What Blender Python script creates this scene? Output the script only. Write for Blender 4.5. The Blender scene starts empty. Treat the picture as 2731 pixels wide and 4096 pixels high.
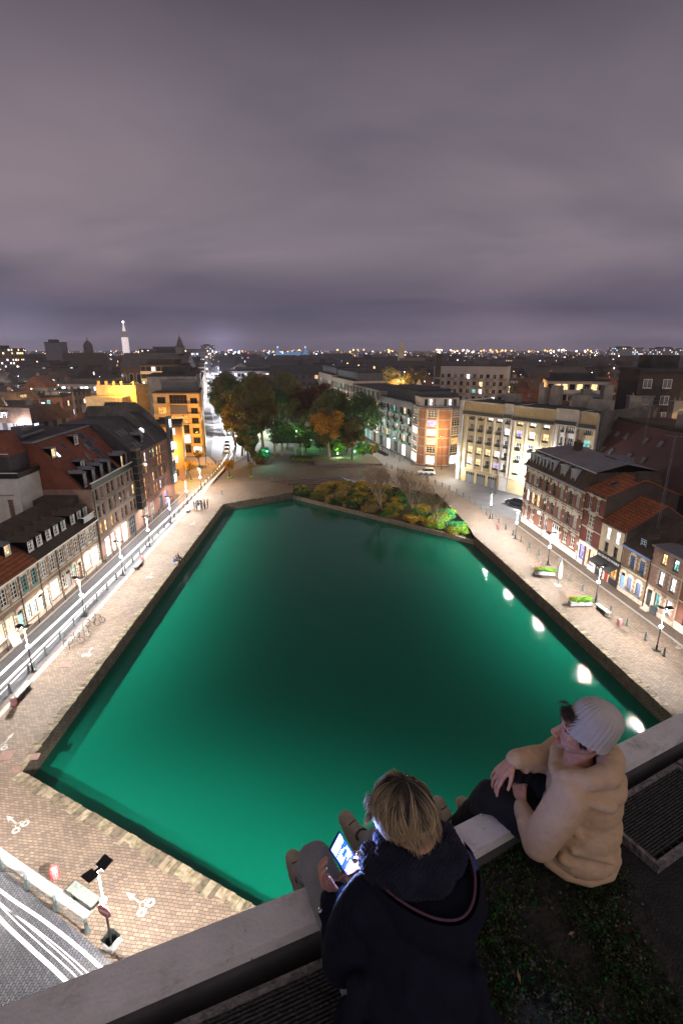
import bpy, bmesh, math, random
import numpy as np
from mathutils import Vector, Matrix, noise
from mathutils.geometry import tessellate_polygon
S = bpy.context.scene
COL = S.collection
R = math.radians
# ------------------------------------------------------------------ camera
H = 27.0
PITCH = 17.6
cd = bpy.data.cameras.new("camera"); cam = bpy.data.objects.new("camera", cd); COL.objects.link(cam)
cam.location = (0, 0, H); cam.rotation_euler = (R(90 - PITCH), 0, 0)
cd.sensor_fit = 'VERTICAL'; cd.sensor_height = 36; cd.lens = 18.0
cd.clip_start = 0.05; cd.clip_end = 20000
S.camera = cam
S.view_settings.view_transform = 'Standard'; S.view_settings.look = 'None'
S.view_settings.exposure = 0.15; S.view_settings.gamma = 1
# ------------------------------------------------------------------ night sky
W = bpy.data.worlds.new("World"); S.world = W; W.use_nodes = True
nt = W.node_tree; nt.nodes.clear()
def N(t, typ, **kw):
    n = t.nodes.new(typ)
    for k, v in kw.items(): setattr(n, k, v)
    return n
def L(t, a, b): t.links.new(a, b)
def math_node(t, op, a, b=None, c=None, clamp=False):
    n = N(t, 'ShaderNodeMath', operation=op); n.use_clamp = clamp
    for i, v in enumerate((a, b, c)):
        if v is None: continue
        if isinstance(v, (int, float)): n.inputs[i].default_value = v
        else: L(t, v, n.inputs[i])
    return n.outputs[0]
def ramp(t, fac, stops, interp='LINEAR'):
    n = N(t, 'ShaderNodeValToRGB'); n.color_ramp.interpolation = interp
    e = n.color_ramp.elements
    while len(e) < len(stops): e.new(0.5)
    for i, (p, c) in enumerate(stops):
        e[i].position = p; e[i].color = (*c, 1) if len(c) == 3 else c
    if fac is not None: L(t, fac, n.inputs[0])
    return n.outputs[0]
def mixc(t, fac, a, b, typ='MIX'):
    n = N(t, 'ShaderNodeMix', data_type='RGBA', blend_type=typ)
    for sock, v in ((n.inputs[0], fac), (n.inputs[6], a), (n.inputs[7], b)):
        if isinstance(v, (int, float)): sock.default_value = v
        elif isinstance(v, tuple): sock.default_value = (*v, 1) if len(v) == 3 else v
        else: L(t, v, sock)
    return n.outputs[2]
tc = N(nt, 'ShaderNodeTexCoord'); sp = N(nt, 'ShaderNodeSeparateXYZ'); L(nt, tc.outputs['Generated'], sp.inputs[0])
x_, y_, z_ = sp.outputs
grad = ramp(nt, z_, [(0.0, (.21, .18, .26)), (.012, (.21, .18, .26)), (.036, (.135, .118, .172)), (.064, (.088, .082, .130)),
                     (.10, (.125, .106, .148)), (.15, (.198, .166, .202)), (.24, (.208, .172, .202)), (.34, (.165, .140, .172)),
                     (.46, (.088, .076, .100)), (.62, (.085, .072, .095)), (1, (.13, .115, .12))])
den = math_node(nt, 'ADD', math_node(nt, 'MAXIMUM', z_, 0.0), 0.20)
cb = N(nt, 'ShaderNodeCombineXYZ')
L(nt, math_node(nt, 'DIVIDE', x_, den), cb.inputs[0]); L(nt, math_node(nt, 'DIVIDE', y_, den), cb.inputs[1])
mp = N(nt, 'ShaderNodeMapping'); L(nt, cb.outputs[0], mp.inputs[0]); mp.inputs['Rotation'].default_value = (0, 0, R(38)); mp.inputs['Scale'].default_value = (.55, .85, 1)
nz = N(nt, 'ShaderNodeTexNoise'); L(nt, mp.outputs[0], nz.inputs['Vector']); nz.inputs['Scale'].default_value = 1.1; nz.inputs['Detail'].default_value = 5; nz.inputs['Roughness'].default_value = .5; nz.inputs['Distortion'].default_value = .6
cl = ramp(nt, nz.outputs[0], [(.28, (.66, .70, .76)), (.5, (1.0, 1.0, 1.0)), (.7, (1.32, 1.24, 1.19))])
sky = mixc(nt, 1.0, grad, cl, 'MULTIPLY')
def glow(axis, power, col):
    d = N(nt, 'ShaderNodeVectorMath', operation='DOT_PRODUCT'); L(nt, tc.outputs['Generated'], d.inputs[0]); d.inputs[1].default_value = Vector(axis).normalized()
    f = math_node(nt, 'POWER', math_node(nt, 'MAXIMUM', d.outputs['Value'], 0.0), power)
    n = N(nt, 'ShaderNodeVectorMath', operation='SCALE'); n.inputs[0].default_value = col; L(nt, f, n.inputs['Scale']); return n.outputs[0]
def addv(a, b):
    n = N(nt, 'ShaderNodeVectorMath', operation='ADD'); L(nt, a, n.inputs[0]); L(nt, b, n.inputs[1]); return n.outputs[0]
sky = addv(sky, glow((-.225, 1, -.01), 1600, (.20, .19, .36)))      # stadium glow on the skyline
sky = addv(sky, glow((-.60, 1, -.01), 500, (.10, .10, .16)))
sky = addv(sky, glow((-.70, 1, -.02), 800, (.16, .07, .04)))
sky = addv(sky, glow((.28, 1, -.02), 120, (.03, .02, .02)))
sky = addv(sky, glow((.35, -1, .62), 2.2, (.56, .49, .45)))        # warm glow added behind the viewer to brighten the foreground men
bg = N(nt, 'ShaderNodeBackground'); L(nt, sky, bg.inputs[0]); bg.inputs[1].default_value = 1.0
out = N(nt, 'ShaderNodeOutputWorld'); L(nt, bg.outputs[0], out.inputs[0])
W.cycles.sampling_method = 'MANUAL'; W.cycles.sample_map_resolution = 512

# ------------------------------------------------------------------ materials
MATS = {}
def newmat(name):
    m = bpy.data.materials.new(name); m.use_nodes = True; t = m.node_tree
    return m, t, t.nodes['Principled BSDF']
def objco(t):
    return N(t, 'ShaderNodeTexCoord').outputs['Object']
def M(name, col, rough=.8, var=.25, vs=1.5, bump=0, bs=20, metal=0, emit=None, es=0, spec=.5, sheen=0):
    if name in MATS: return MATS[name]
    m, t, b = newmat(name); co = objco(t)
    if var:
        n = N(t, 'ShaderNodeTexNoise'); L(t, co, n.inputs['Vector']); n.inputs['Scale'].default_value = vs; n.inputs['Detail'].default_value = 6; n.inputs['Roughness'].default_value = .65
        c = ramp(t, n.outputs[0], [(.3, tuple(v * (1 - var) for v in col)), (.7, tuple(min(1, v * (1 + var)) for v in col))])
        L(t, c, b.inputs['Base Color'])
    else: b.inputs['Base Color'].default_value = (*col, 1)
    b.inputs['Roughness'].default_value = rough; b.inputs['Metallic'].default_value = metal
    b.inputs['Specular IOR Level'].default_value = spec
    if sheen: b.inputs['Sheen Weight'].default_value = sheen; b.inputs['Sheen Roughness'].default_value = .5
    if bump:
        n2 = N(t, 'ShaderNodeTexNoise'); L(t, co, n2.inputs['Vector']); n2.inputs['Scale'].default_value = bs; n2.inputs['Detail'].default_value = 5
        bp = N(t, 'ShaderNodeBump'); bp.inputs['Strength'].default_value = bump; bp.inputs['Distance'].default_value = .05
        L(t, n2.outputs[0], bp.inputs['Height']); L(t, bp.outputs[0], b.inputs['Normal'])
    if emit:
        b.inputs['Emission Color'].default_value = (*emit, 1); b.inputs['Emission Strength'].default_value = es
        m.cycles.emission_sampling = 'NONE'
    MATS[name] = m; return m
def brick(name, c1, c2, mortar, bw=.22, bh=.075, ms=.012, vertical=True, rot=0, rough=.85, bump=.3, stain=.35, sscale=.6, squash=1):
    if name in MATS: return MATS[name]
    m, t, b = newmat(name); co = objco(t)
    if vertical:
        s = N(t, 'ShaderNodeSeparateXYZ'); L(t, co, s.inputs[0]); c = N(t, 'ShaderNodeCombineXYZ')
        L(t, math_node(t, 'ADD', s.outputs[0], s.outputs[1]), c.inputs[0]); L(t, s.outputs[2], c.inputs[1]); vec = c.outputs[0]
    else:
        mp = N(t, 'ShaderNodeMapping'); L(t, co, mp.inputs[0]); mp.inputs['Rotation'].default_value = (0, 0, rot)
        nz = N(t, 'ShaderNodeTexNoise'); L(t, co, nz.inputs['Vector']); nz.inputs['Scale'].default_value = .5
        vm = N(t, 'ShaderNodeVectorMath', operation='MULTIPLY_ADD'); L(t, nz.outputs['Color'], vm.inputs[0]); vm.inputs[1].default_value = (.25, .25, 0); L(t, mp.outputs[0], vm.inputs[2]); vec = vm.outputs[0]
    br = N(t, 'ShaderNodeTexBrick'); L(t, vec, br.inputs['Vector'])
    br.inputs['Color1'].default_value = (*c1, 1); br.inputs['Color2'].default_value = (*c2, 1); br.inputs['Mortar'].default_value = (*mortar, 1)
    br.inputs['Scale'].default_value = 1; br.inputs['Brick Width'].default_value = bw; br.inputs['Row Height'].default_value = bh
    br.inputs['Mortar Size'].default_value = ms; br.inputs['Mortar Smooth'].default_value = .2
    n = N(t, 'ShaderNodeTexNoise'); L(t, co, n.inputs['Vector']); n.inputs['Scale'].default_value = sscale; n.inputs['Detail'].default_value = 7; n.inputs['Roughness'].default_value = .7
    st = ramp(t, n.outputs[0], [(.3, (1 - stain,) * 3), (.7, (1 + stain * .6,) * 3)])
    L(t, mixc(t, 1.0, br.outputs[0], st, 'MULTIPLY'), b.inputs['Base Color'])
    b.inputs['Roughness'].default_value = rough
    bp = N(t, 'ShaderNodeBump'); bp.inputs['Strength'].default_value = bump; bp.inputs['Distance'].default_value = .03; bp.invert = True
    L(t, br.outputs['Fac'], bp.inputs['Height']); L(t, bp.outputs[0], b.inputs['Normal'])
    MATS[name] = m; return m
def paneM(name, col, es=0.0, dark=(.015, .02, .025)):
    """window glass; a lit room behind it gives off light, broken up by curtains and furniture"""
    if name in MATS: return MATS[name]
    m, t, b = newmat(name); b.inputs['Base Color'].default_value = (*dark, 1); b.inputs['Roughness'].default_value = .08
    if es:
        co = objco(t); n = N(t, 'ShaderNodeTexNoise'); L(t, co, n.inputs['Vector']); n.inputs['Scale'].default_value = 2.3; n.inputs['Detail'].default_value = 3
        L(t, ramp(t, n.outputs[0], [(.33, tuple(v * .25 for v in col)), (.5, col), (.68, tuple(min(1, v * 1.5) for v in col))]), b.inputs['Emission Color'])
        b.inputs['Emission Strength'].default_value = es; m.cycles.emission_sampling = 'NONE'
    MATS[name] = m; return m

stone = M('pale_stone', (.42, .36, .29), .8, .3, 2.5, .3, 14)
white_paint = M('white_paint', (.74, .73, .70), .45, .1, 3)
trail_white = M('light_trail_white', (.80, .82, .9), .5, .08, 6)  # near-white colour standing in for the glow of car light trails
worn_paint = M('worn_paint', (.24, .235, .23), .7, .6, 9)
cream_paint = M('cream_paint', (.62, .56, .46), .7, .15, 1.2)
dark_iron = M('dark_iron', (.035, .045, .05), .45, .3, 9, .2, 30, metal=.6)
gun = M('grey_green_iron', (.10, .125, .13), .5, .3, 8, .2, 30, metal=.4)
black = M('black_metal', (.012, .012, .014), .4, 0)
zinc = M('zinc', (.17, .17, .19), .45, .25, 1.5, metal=.4)
slate = brick('slate_roof', (.045, .043, .048), (.07, .066, .068), (.02, .02, .022), .3, .16, .012, rough=.6, stain=.5)
slate_brown = brick('brown_roof', (.060, .043, .032), (.095, .066, .045), (.022, .018, .015), .24, .17, .014, rough=.8, stain=.5)
tile_red = brick('red_tile', (.26, .068, .030), (.18, .048, .022), (.06, .02, .012), .22, .2, .02, rough=.7, stain=.45)
tile_orange = brick('orange_tile', (.42, .125, .035), (.29, .08, .026), (.08, .026, .012), .24, .24, .025, rough=.75, stain=.5, bump=.6)
brick_red = brick('red_brick', (.23, .065, .035), (.16, .045, .028), (.18, .13, .10))
brick_brown = brick('brown_brick', (.24, .14, .085), (.17, .095, .06), (.22, .17, .13))
brick_dark = brick('dark_brick', (.075, .05, .04), (.05, .033, .028), (.05, .04, .035))
brick_pink = brick('pink_brick', (.30, .16, .11), (.22, .11, .08), (.30, .24, .20))
render_cream = M('cream_render', (.55, .47, .36), .85, .18, .8, .15, 25)
render_yellow = M('yellow_render', (.56, .45, .24), .85, .15, .7, .1, 25)
render_white = M('white_render', (.60, .57, .52), .85, .15, .8, .1, 25)
concrete = M('concrete', (.11, .10, .09), .9, .5, .45, .3, 6)
conc_light = M('light_concrete', (.26, .24, .21), .9, .35, .6, .2, 8)
roof_felt = M('roof_felt', (.035, .033, .035), .9, .5, .5, .2, 8)
pane_dark = paneM('glass_dark', (0, 0, 0), 0)
pane_curt = paneM('glass_curtain', (0, 0, 0), 0, (.14, .14, .15))
pane_white = paneM('glass_lit_white', (.95, .9, .95), 2.2)
pane_warm = paneM('glass_lit_warm', (1.0, .62, .28), 1.9)
pane_amber = paneM('glass_lit_amber', (1.0, .42, .10), 1.2)
pane_teal = paneM('glass_lit_teal', (.25, .8, .75), .9)
pane_violet = paneM('glass_lit_violet', (.55, .45, 1.0), 1.2)
shop_lit = paneM('shop_lit', (1, .97, .95), 3.5)
shutter = M('roller_shutter', (.40, .37, .36), .6, .1, 2)

# ------------------------------------------------------------------ object helpers
def tag(o, label, cat, group=None, kind=None):
    if label: o['label'] = label
    if cat: o['category'] = cat
    if group: o['group'] = group
    if kind: o['kind'] = kind
    return o
def empty(name, loc=(0, 0, 0), rz=0, label=None, cat=None, group=None):
    o = bpy.data.objects.new(name, None); COL.objects.link(o); o.location = loc; o.rotation_euler = (0, 0, rz); o.empty_display_size = .3
    return tag(o, label, cat, group)
class MB:
    def __init__(s): s.v = []; s.f = []; s.m = []; s.mi = 0; s.X = None
    def add(s, vs, fs):
        b = len(s.v)
        if s.X is not None: vs = [tuple(s.X @ Vector(p)) for p in vs]
        s.v += [tuple(p) for p in vs]; s.f += [tuple(b + i for i in f) for f in fs]; s.m += [s.mi] * len(fs)
    def box(s, x0, x1, y0, y1, z0, z1):
        s.add([(x0, y0, z0), (x1, y0, z0), (x1, y1, z0), (x0, y1, z0), (x0, y0, z1), (x1, y0, z1), (x1, y1, z1), (x0, y1, z1)],
              [(0, 3, 2, 1), (4, 5, 6, 7), (0, 1, 5, 4), (1, 2, 6, 5), (2, 3, 7, 6), (3, 0, 4, 7)])
    def prism(s, poly, z0, z1, top=True, bot=True):
        n = len(poly); a = sum(poly[i][0] * poly[(i + 1) % n][1] - poly[(i + 1) % n][0] * poly[i][1] for i in range(n))
        if a < 0: poly = poly[::-1]
        vs = [(p[0], p[1], z0) for p in poly] + [(p[0], p[1], z1) for p in poly]
        fs = [(i, (i + 1) % n, n + (i + 1) % n, n + i) for i in range(n)]
        tr = tessellate_polygon([[Vector((p[0], p[1], 0)) for p in poly]])
        for t3 in tr:
            t3 = list(t3)
            c = (Vector(poly[t3[1]]) - Vector(poly[t3[0]])).cross(Vector(poly[t3[2]]) - Vector(poly[t3[0]]))
            if (c if isinstance(c, float) else c) < 0: t3.reverse()
            if top: fs.append(tuple(n + i for i in t3))
            if bot: fs.append(tuple(reversed(t3)))
        s.add(vs, fs)
    def tube(s, p0, p1, r0, r1=None, n=8, cap=True):
        r1 = r0 if r1 is None else r1
        p0 = Vector(p0); p1 = Vector(p1); d = (p1 - p0).normalized()
        a = d.cross(Vector((0, 0, 1)) if abs(d.z) < .9 else Vector((1, 0, 0))).normalized(); b = d.cross(a)
        vs = []
        for p, r in ((p0, r0), (p1, r1)):
            for i in range(n):
                t = 2 * math.pi * i / n; vs.append(p + (a * math.cos(t) - b * math.sin(t)) * r)
        fs = [(i, (i + 1) % n, n + (i + 1) % n, n + i) for i in range(n)]
        if cap: fs += [tuple(range(n - 1, -1, -1)), tuple(range(n, 2 * n))]
        s.add(vs, fs)
    def path(s, pts, rad, n=6):
        """round tube along points, radius constant or per point"""
        P = [Vector(p) for p in pts]; k = len(P); rr = rad if isinstance(rad, (list, tuple)) else [rad] * k
        vs = []; ref = None
        for i, p in enumerate(P):
            d = (P[min(i + 1, k - 1)] - P[max(i - 1, 0)]).normalized()
            if ref is None: ref = Vector((0, 0, 1)) if abs(d.z) < .9 else Vector((1, 0, 0))
            a = d.cross(ref)
            if a.length < 1e-6: a = d.cross(Vector((1, 0, 0)))
            a.normalize(); b = d.cross(a); ref = -b if False else ref
            for j in range(n):
                t = 2 * math.pi * j / n; vs.append(p + (a * math.cos(t) - b * math.sin(t)) * rr[i])
        fs = [(i * n + j, i * n + (j + 1) % n, (i + 1) * n + (j + 1) % n, (i + 1) * n + j) for i in range(k - 1) for j in range(n)]
        fs += [tuple(range(n - 1, -1, -1)), tuple(range((k - 1) * n, k * n))]
        s.add(vs, fs)
    def lathe(s, prof, n=12, c=(0, 0, 0)):
        vs = [(c[0] + r * math.cos(2 * math.pi * j / n), c[1] + r * math.sin(2 * math.pi * j / n), c[2] + z) for r, z in prof for j in range(n)]
        k = len(prof)
        fs = [(i * n + j, i * n + (j + 1) % n, (i + 1) * n + (j + 1) % n, (i + 1) * n + j) for i in range(k - 1) for j in range(n)]
        fs += [tuple(range(n - 1, -1, -1)), tuple(range((k - 1) * n, k * n))]
        s.add(vs, fs)
    def quad(s, a, b, c, d): s.add([a, b, c, d], [(0, 1, 2, 3)])
    def mesh(s, name, mats, smooth=False):
        me = bpy.data.meshes.new(name); me.from_pydata(s.v, [], s.f)
        for m in (mats if isinstance(mats, (list, tuple)) else [mats]): me.materials.append(m)
        me.polygons.foreach_set('material_index', s.m)
        if smooth: me.polygons.foreach_set('use_smooth', [True] * len(s.f))
        me.update(); return me
    def build(s, name, mats, parent=None, smooth=False, loc=(0, 0, 0), rz=0):
        o = bpy.data.objects.new(name, s.mesh(name, mats, smooth)); COL.objects.link(o); o.parent = parent; o.location = loc; o.rotation_euler = (0, 0, rz); return o
def link(name, me, parent=None, loc=(0, 0, 0), rz=0):
    o = bpy.data.objects.new(name, me); COL.objects.link(o); o.parent = parent; o.location = loc; o.rotation_euler = (0, 0, rz); return o
def copy_tree(o, parent=None):
    c = o.copy(); COL.objects.link(c); c.parent = parent
    for ch in list(o.children): copy_tree(ch, c)
    return c
def flat(name, poly, z, m, holes=(), label=None, th=0):
    rings = [poly] + list(holes)
    pts = [p for r in rings for p in r]
    tr = tessellate_polygon([[Vector((p[0], p[1], 0)) for p in r] for r in rings])
    fs = []
    for t3 in tr:
        a, b, c = [Vector(pts[i]) for i in t3]
        fs.append(tuple(t3) if (b - a).cross(c - a) > 0 else tuple(reversed(t3)))
    me = bpy.data.meshes.new(name); me.from_pydata([(p[0], p[1], z) for p in pts], [], fs); me.materials.append(m); me.update()
    o = bpy.data.objects.new(name, me); COL.objects.link(o); tag(o, label, None, None, 'structure'); return o
def strip(pts, w, z, mb=None, w1=None):
    """flat ribbon of width w along ground points"""
    mb = mb or MB(); P = [Vector((p[0], p[1])) for p in pts]; vs = []
    for i, p in enumerate(P):
        d = (P[min(i + 1, len(P) - 1)] - P[max(i - 1, 0)]).normalized(); nn = Vector((-d.y, d.x))
        vs += [(p.x + nn.x * w / 2, p.y + nn.y * w / 2, z), (p.x - nn.x * w / 2, p.y - nn.y * w / 2, z)]
    mb.add(vs, [(2 * i + 1, 2 * i + 3, 2 * i + 2, 2 * i) for i in range(len(P) - 1)]); return mb
def smooth_pts(pts, k=6):
    out = []; P = [Vector(p) for p in pts]
    for i in range(len(P) - 1):
        p0 = P[max(i - 1, 0)]; p1 = P[i]; p2 = P[i + 1]; p3 = P[min(i + 2, len(P) - 1)]
        for j in range(k):
            t = j / k; out.append(tuple(.5 * ((2 * p1) + (p2 - p0) * t + (2 * p0 - 5 * p1 + 4 * p2 - p3) * t * t + (3 * p1 - p0 - 3 * p2 + p3) * t ** 3)))
    out.append(tuple(P[-1])); return out
ORD = ['first', 'second', 'third', 'fourth', 'fifth', 'sixth', 'seventh', 'eighth', 'ninth', 'tenth', 'eleventh', 'twelfth', 'thirteenth', 'fourteenth', 'fifteenth', 'sixteenth']
rnd = random.Random(7)

# ------------------------------------------------------------------ ground, basin, water
BASIN = [(-21.45, 27.5), (-21.7, 89.9), (-9.67, 98.0), (-9.95, 103.1), (-15.86, 107.9), (-.98, 111.9), (3.2, 107.2), (18.8, 96.5), (20.4, 79.0), (20.14, 72.9), (21.3, 65.3), (25.6, 32.8), (27.4, 16.0), (1.0, 16.0)]
WATERZ = -1.35
plaza_m = brick('quay_setts', (.175, .125, .09), (.098, .068, .052), (.045, .035, .028), .30, .17, .018, False, R(7), .8, .35, .28, .35)
plaza_far = brick('square_setts', (.125, .085, .066), (.085, .058, .046), (.04, .03, .026), .26, .15, .02, False, R(-12), .8, .35, .35, .3)
road_setts = brick('road_setts', (.11, .11, .13), (.06, .063, .08), (.02, .02, .024), .22, .14, .02, False, R(90), .45, .6, .3, .5)
asphalt = M('asphalt', (.085, .082, .085), .75, .25, .4, .2, 30)
pave_m = brick('footpath_setts', (.14, .10, .07), (.09, .06, .045), (.04, .03, .025), .22, .13, .018, False, R(90), .8, .35, .35, .5)
granite = M('granite_strip', (.24, .235, .235), .6, .15, 5)
city_ground = M('city_ground', (.03, .027, .027), .9, .5, .02)
flat('ground', [(-9000, -300), (9000, -300), (9000, 12000), (-9000, 12000)], -.06, city_ground, [BASIN], 'dark ground under the city reaching to the horizon')
flat('quay_paving', [(-32.4, 3), (34.6, 3), (34.6, 40), (31.5, 76), (25, 95), (20, 106), (10.5, 122.5), (-30.5, 122.5), (-32.4, 96)], 0, plaza_m, [BASIN], 'pale setts paving the quays all round the basin')
flat('square_paving', [(-28.0, 104.5), (-15.9, 108.1), (-.98, 112.1), (3.3, 107.5), (16.5, 108.5), (10.6, 122), (7.6, 140), (-20.2, 140), (-28.4, 121)], .004, plaza_far, (), 'darker setts of the square between basin and park')
water_m, t, b = newmat('green_water')
b.inputs['Base Color'].default_value = (.0004, .090, .055, 1); b.inputs['Roughness'].default_value = .05; b.inputs['IOR'].default_value = 1.33
co = objco(t)
n1 = N(t, 'ShaderNodeTexNoise'); mpn = N(t, 'ShaderNodeMapping'); L(t, co, mpn.inputs[0]); mpn.inputs['Rotation'].default_value = (0, 0, R(25)); mpn.inputs['Scale'].default_value = (1, 2.2, 1); L(t, mpn.outputs[0], n1.inputs['Vector']); n1.inputs['Scale'].default_value = 8.0; n1.inputs['Detail'].default_value = 3
s = N(t, 'ShaderNodeSeparateXYZ'); L(t, co, s.inputs[0])
rip = N(t, 'ShaderNodeMapRange'); L(t, s.outputs[0], rip.inputs[0]); rip.inputs[1].default_value = 8; rip.inputs[2].default_value = 22; rip.inputs[3].default_value = .04; rip.inputs[4].default_value = .17
bp = N(t, 'ShaderNodeBump'); bp.inputs['Distance'].default_value = .06; L(t, rip.outputs[0], bp.inputs['Strength']); L(t, n1.outputs[0], bp.inputs['Height']); L(t, bp.outputs[0], b.inputs['Normal'])
flat('water', [(-22.5, 15), (28.5, 15), (28.5, 108.5), (-22.5, 108.5)], WATERZ, water_m, (), 'still green water filling the basin')
# quay walls: one wall per side of the basin, each with a coping of worn stones
rubble = brick('rubble_wall', (.20, .165, .12), (.13, .10, .075), (.05, .045, .035), .34, .16, .025, rough=.9, bump=.9, stain=.6, sscale=1.2)
coping_m = brick('coping_stone', (.36, .29, .22), (.25, .20, .15), (.06, .07, .03), .8, .28, .03, False, 0, .85, .7, .5, 1.3)
coping_block_m, t, b = newmat('coping_block'); g = N(t, 'ShaderNodeNewGeometry'); n1 = N(t, 'ShaderNodeTexNoise'); L(t, objco(t), n1.inputs['Vector']); n1.inputs['Scale'].default_value = 3; n1.inputs['Detail'].default_value = 6
L(t, mixc(t, 1.0, ramp(t, g.outputs['Random Per Island'], [(0, (.07, .055, .04)), (.5, (.15, .115, .08)), (1, (.21, .17, .125))]), ramp(t, n1.outputs[0], [(.35, (.45, .5, .35)), (.6, (1.1, 1.1, 1.1))]), 'MULTIPLY'), b.inputs['Base Color']); b.inputs['Roughness'].default_value = .9
def quay_wall(a, b, label, cw=.9, inward=1):
    A = Vector(a); B = Vector(b); Ln = (B - A).length; ang = math.atan2((B - A).y, (B - A).x)
    o = empty('quay_wall', (*a, 0), ang, label, 'quay wall')
    mb = MB(); mb.box(0, Ln, 0, .35, -2.2, -.012); mb.build('wall', rubble, o)
    r = random.Random(int(Ln * 100)); mb = MB(); x = 0
    while x < Ln - .05:
        w = min(r.uniform(.24, .52), Ln - x); dd = cw * r.uniform(.35, .78); z = .012 + r.uniform(0, .035)
        mb.box(x + .012, x + w - .012, -.03 + r.uniform(-.03, .02), dd, -.14, z); x += w
    mb.build('coping', coping_block_m, o)
    return o
quay_wall(BASIN[0], BASIN[1], 'long stone quay wall below the left promenade')
quay_wall(BASIN[1], BASIN[2], 'short stone quay wall at the far end beside the steps', .5)
quay_wall(BASIN[2], BASIN[3], 'small retaining wall at the foot of the steps', .4)
quay_wall(BASIN[9], BASIN[10], 'short stone quay wall beside the garden corner', .6)
quay_wall(BASIN[10], BASIN[11], 'long stone quay wall below the right promenade')
quay_wall(BASIN[11], BASIN[12], 'last stretch of the right quay wall reaching the roof edge')
quay_wall(BASIN[13], BASIN[0], 'near quay wall with grass growing between its coping stones', 1.1)
quay_wall(BASIN[7], BASIN[9 - 1], 'low retaining wall between the planted garden and the right promenade', .35)
quay_wall(BASIN[6], BASIN[7], 'low retaining wall behind the planted garden', .35)
# street surfaces
road_l = [(-30.7, 28), (-30.6, 119), (-31.5, 130), (-34.5, 146), (-53.5, 214), (-200, 800), (-192, 803), (-46.0, 211), (-27.6, 140), (-26.6, 124), (-27.0, 119), (-26.95, 33.5), (-19.3, 21.2), (-11.6, 16.9), (-4, 12), (-9, 6), (-22, 12)]
flat('street', road_l, .004, road_setts, (), 'street of blue-grey setts along the left quay and its curve at the near corner')
ave = [(-35.4, 150), (-36.4, 134), (-55.2, 214), (-212, 800), (-181, 806), (-36.0, 211), (-22, 146), (-24.5, 128), (-29, 128)]
flat('avenue', [(-31.4, 127), (-34.6, 134), (-52.5, 214), (-208, 800), (-184, 806), (-38.0, 211), (-24.4, 146), (-26.4, 127)], .008, asphalt, (), 'asphalt avenue running away beside the park')
flat('side_square', [(-32.4, 96), (-28.9, 97), (-29.6, 121), (-35.0, 133.5), (-46, 133.5), (-48, 100)], .008, M('side_square_setts', (.20, .15, .11), .8, .25, .6, .3, 12), (), 'small paved square under orange light beside the glazed yellow building')
flat('right_road', [(30.0, 79.6), (33, 74), (46, 82), (40, 92.5), (28.5, 106), (34, 124), (46, 150), (44, 152), (29.5, 124.2), (22, 120.6), (17.0, 123.2), (16.8, 130), (8.5, 159), (-10, 235), (-18, 235), (2.5, 158), (10.6, 123), (17.5, 110.4), (22.6, 98.6), (25.4, 85)], .008, asphalt, (), 'asphalt road running along the cream block and brick corner')
flat('right_footpath', [(32.3, 44), (34.6, 36), (34.2, 46), (31.8, 63.5), (29.9, 80.2), (28.15, 79.5), (30.4, 60)], .010, pave_m, (), 'narrow footpath under the right-hand houses')
mb = strip([(28.2, 79.0), (30.35, 60.5), (32.3, 44.3), (33.4, 34)], .28, .05); mb.build('kerb', granite); tag(bpy.data.objects['kerb'], 'pale stone kerb line of the right footpath', None, None, 'structure')
def kerb(pts, w, z, label, h=.0):
    P = [Vector((p[0], p[1])) for p in pts]
    m = strip(pts, w, z); o = m.build('kerb', granite); tag(o, label, None, None, 'structure'); return o
kerb([(-26.42, 31.5), (-26.5, 46), (-26.9, 70), (-27.4, 96), (-27.9, 120)], .42, .012, 'pale granite strip between left promenade and street')
kerb([(-22.9, 23.6), (-19.05, 21.55), (-15.7, 19.85), (-12.6, 18.35)], .5, .012, 'pale granite strip beside the near bench')
kerb([(-20.5, 13.9), (-17.6, 15.3), (-14.4, 16.2), (-13.0, 16.2)], .5, .014, 'pale granite strip in the bottom corner beyond the street') if False else None
kerb([(-31.0, 28), (-30.95, 60), (-31.0, 96)], .25, .06, 'kerb of the left footpath')
flat('left_footpath', [(-32.4, 28), (-31.05, 28), (-31.05, 96.5), (-32.4, 96)], .05, pave_m, (), 'narrow footpath under the left-hand houses')
# white strips on the left street, imitating car light trails in paint
def lane(pts, w, label, z=.016):  # lays one white strip imitating a car light trail
    o = strip(smooth_pts([(p[0], p[1], 0) for p in pts], 5), w, z).build('light_trail', trail_white); tag(o, label, None, None, 'structure'); return o
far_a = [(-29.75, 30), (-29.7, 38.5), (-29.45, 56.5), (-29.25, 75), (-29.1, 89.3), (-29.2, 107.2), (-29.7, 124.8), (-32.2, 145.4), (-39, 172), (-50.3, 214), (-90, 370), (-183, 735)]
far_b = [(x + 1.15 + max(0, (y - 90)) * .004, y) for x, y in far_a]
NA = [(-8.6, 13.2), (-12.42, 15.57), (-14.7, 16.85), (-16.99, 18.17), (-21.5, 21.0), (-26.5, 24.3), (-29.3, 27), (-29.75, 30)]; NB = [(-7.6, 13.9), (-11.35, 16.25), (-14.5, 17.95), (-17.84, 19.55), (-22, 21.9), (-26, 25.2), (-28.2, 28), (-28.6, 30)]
lane(NA, .17, 'white strip imitating a car light trail on the outer side of the near street curve')
lane(NB, .15, 'white strip imitating a car light trail on the inner side of the near street curve')
lane([(x + .22, y + .26) for x, y in NA], .06, 'thin white light trail strip hugging the outer bright one of the near curve')
lane([(x - .28, y - .34) for x, y in NB], .05, 'thin white light trail strip hugging the inner bright one of the near curve')
lane(far_a, .34, 'white strip imitating a car light trail along the houses side of the left street')
lane(far_b, .26, 'white strip imitating a car light trail along the promenade side of the left street')
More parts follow.
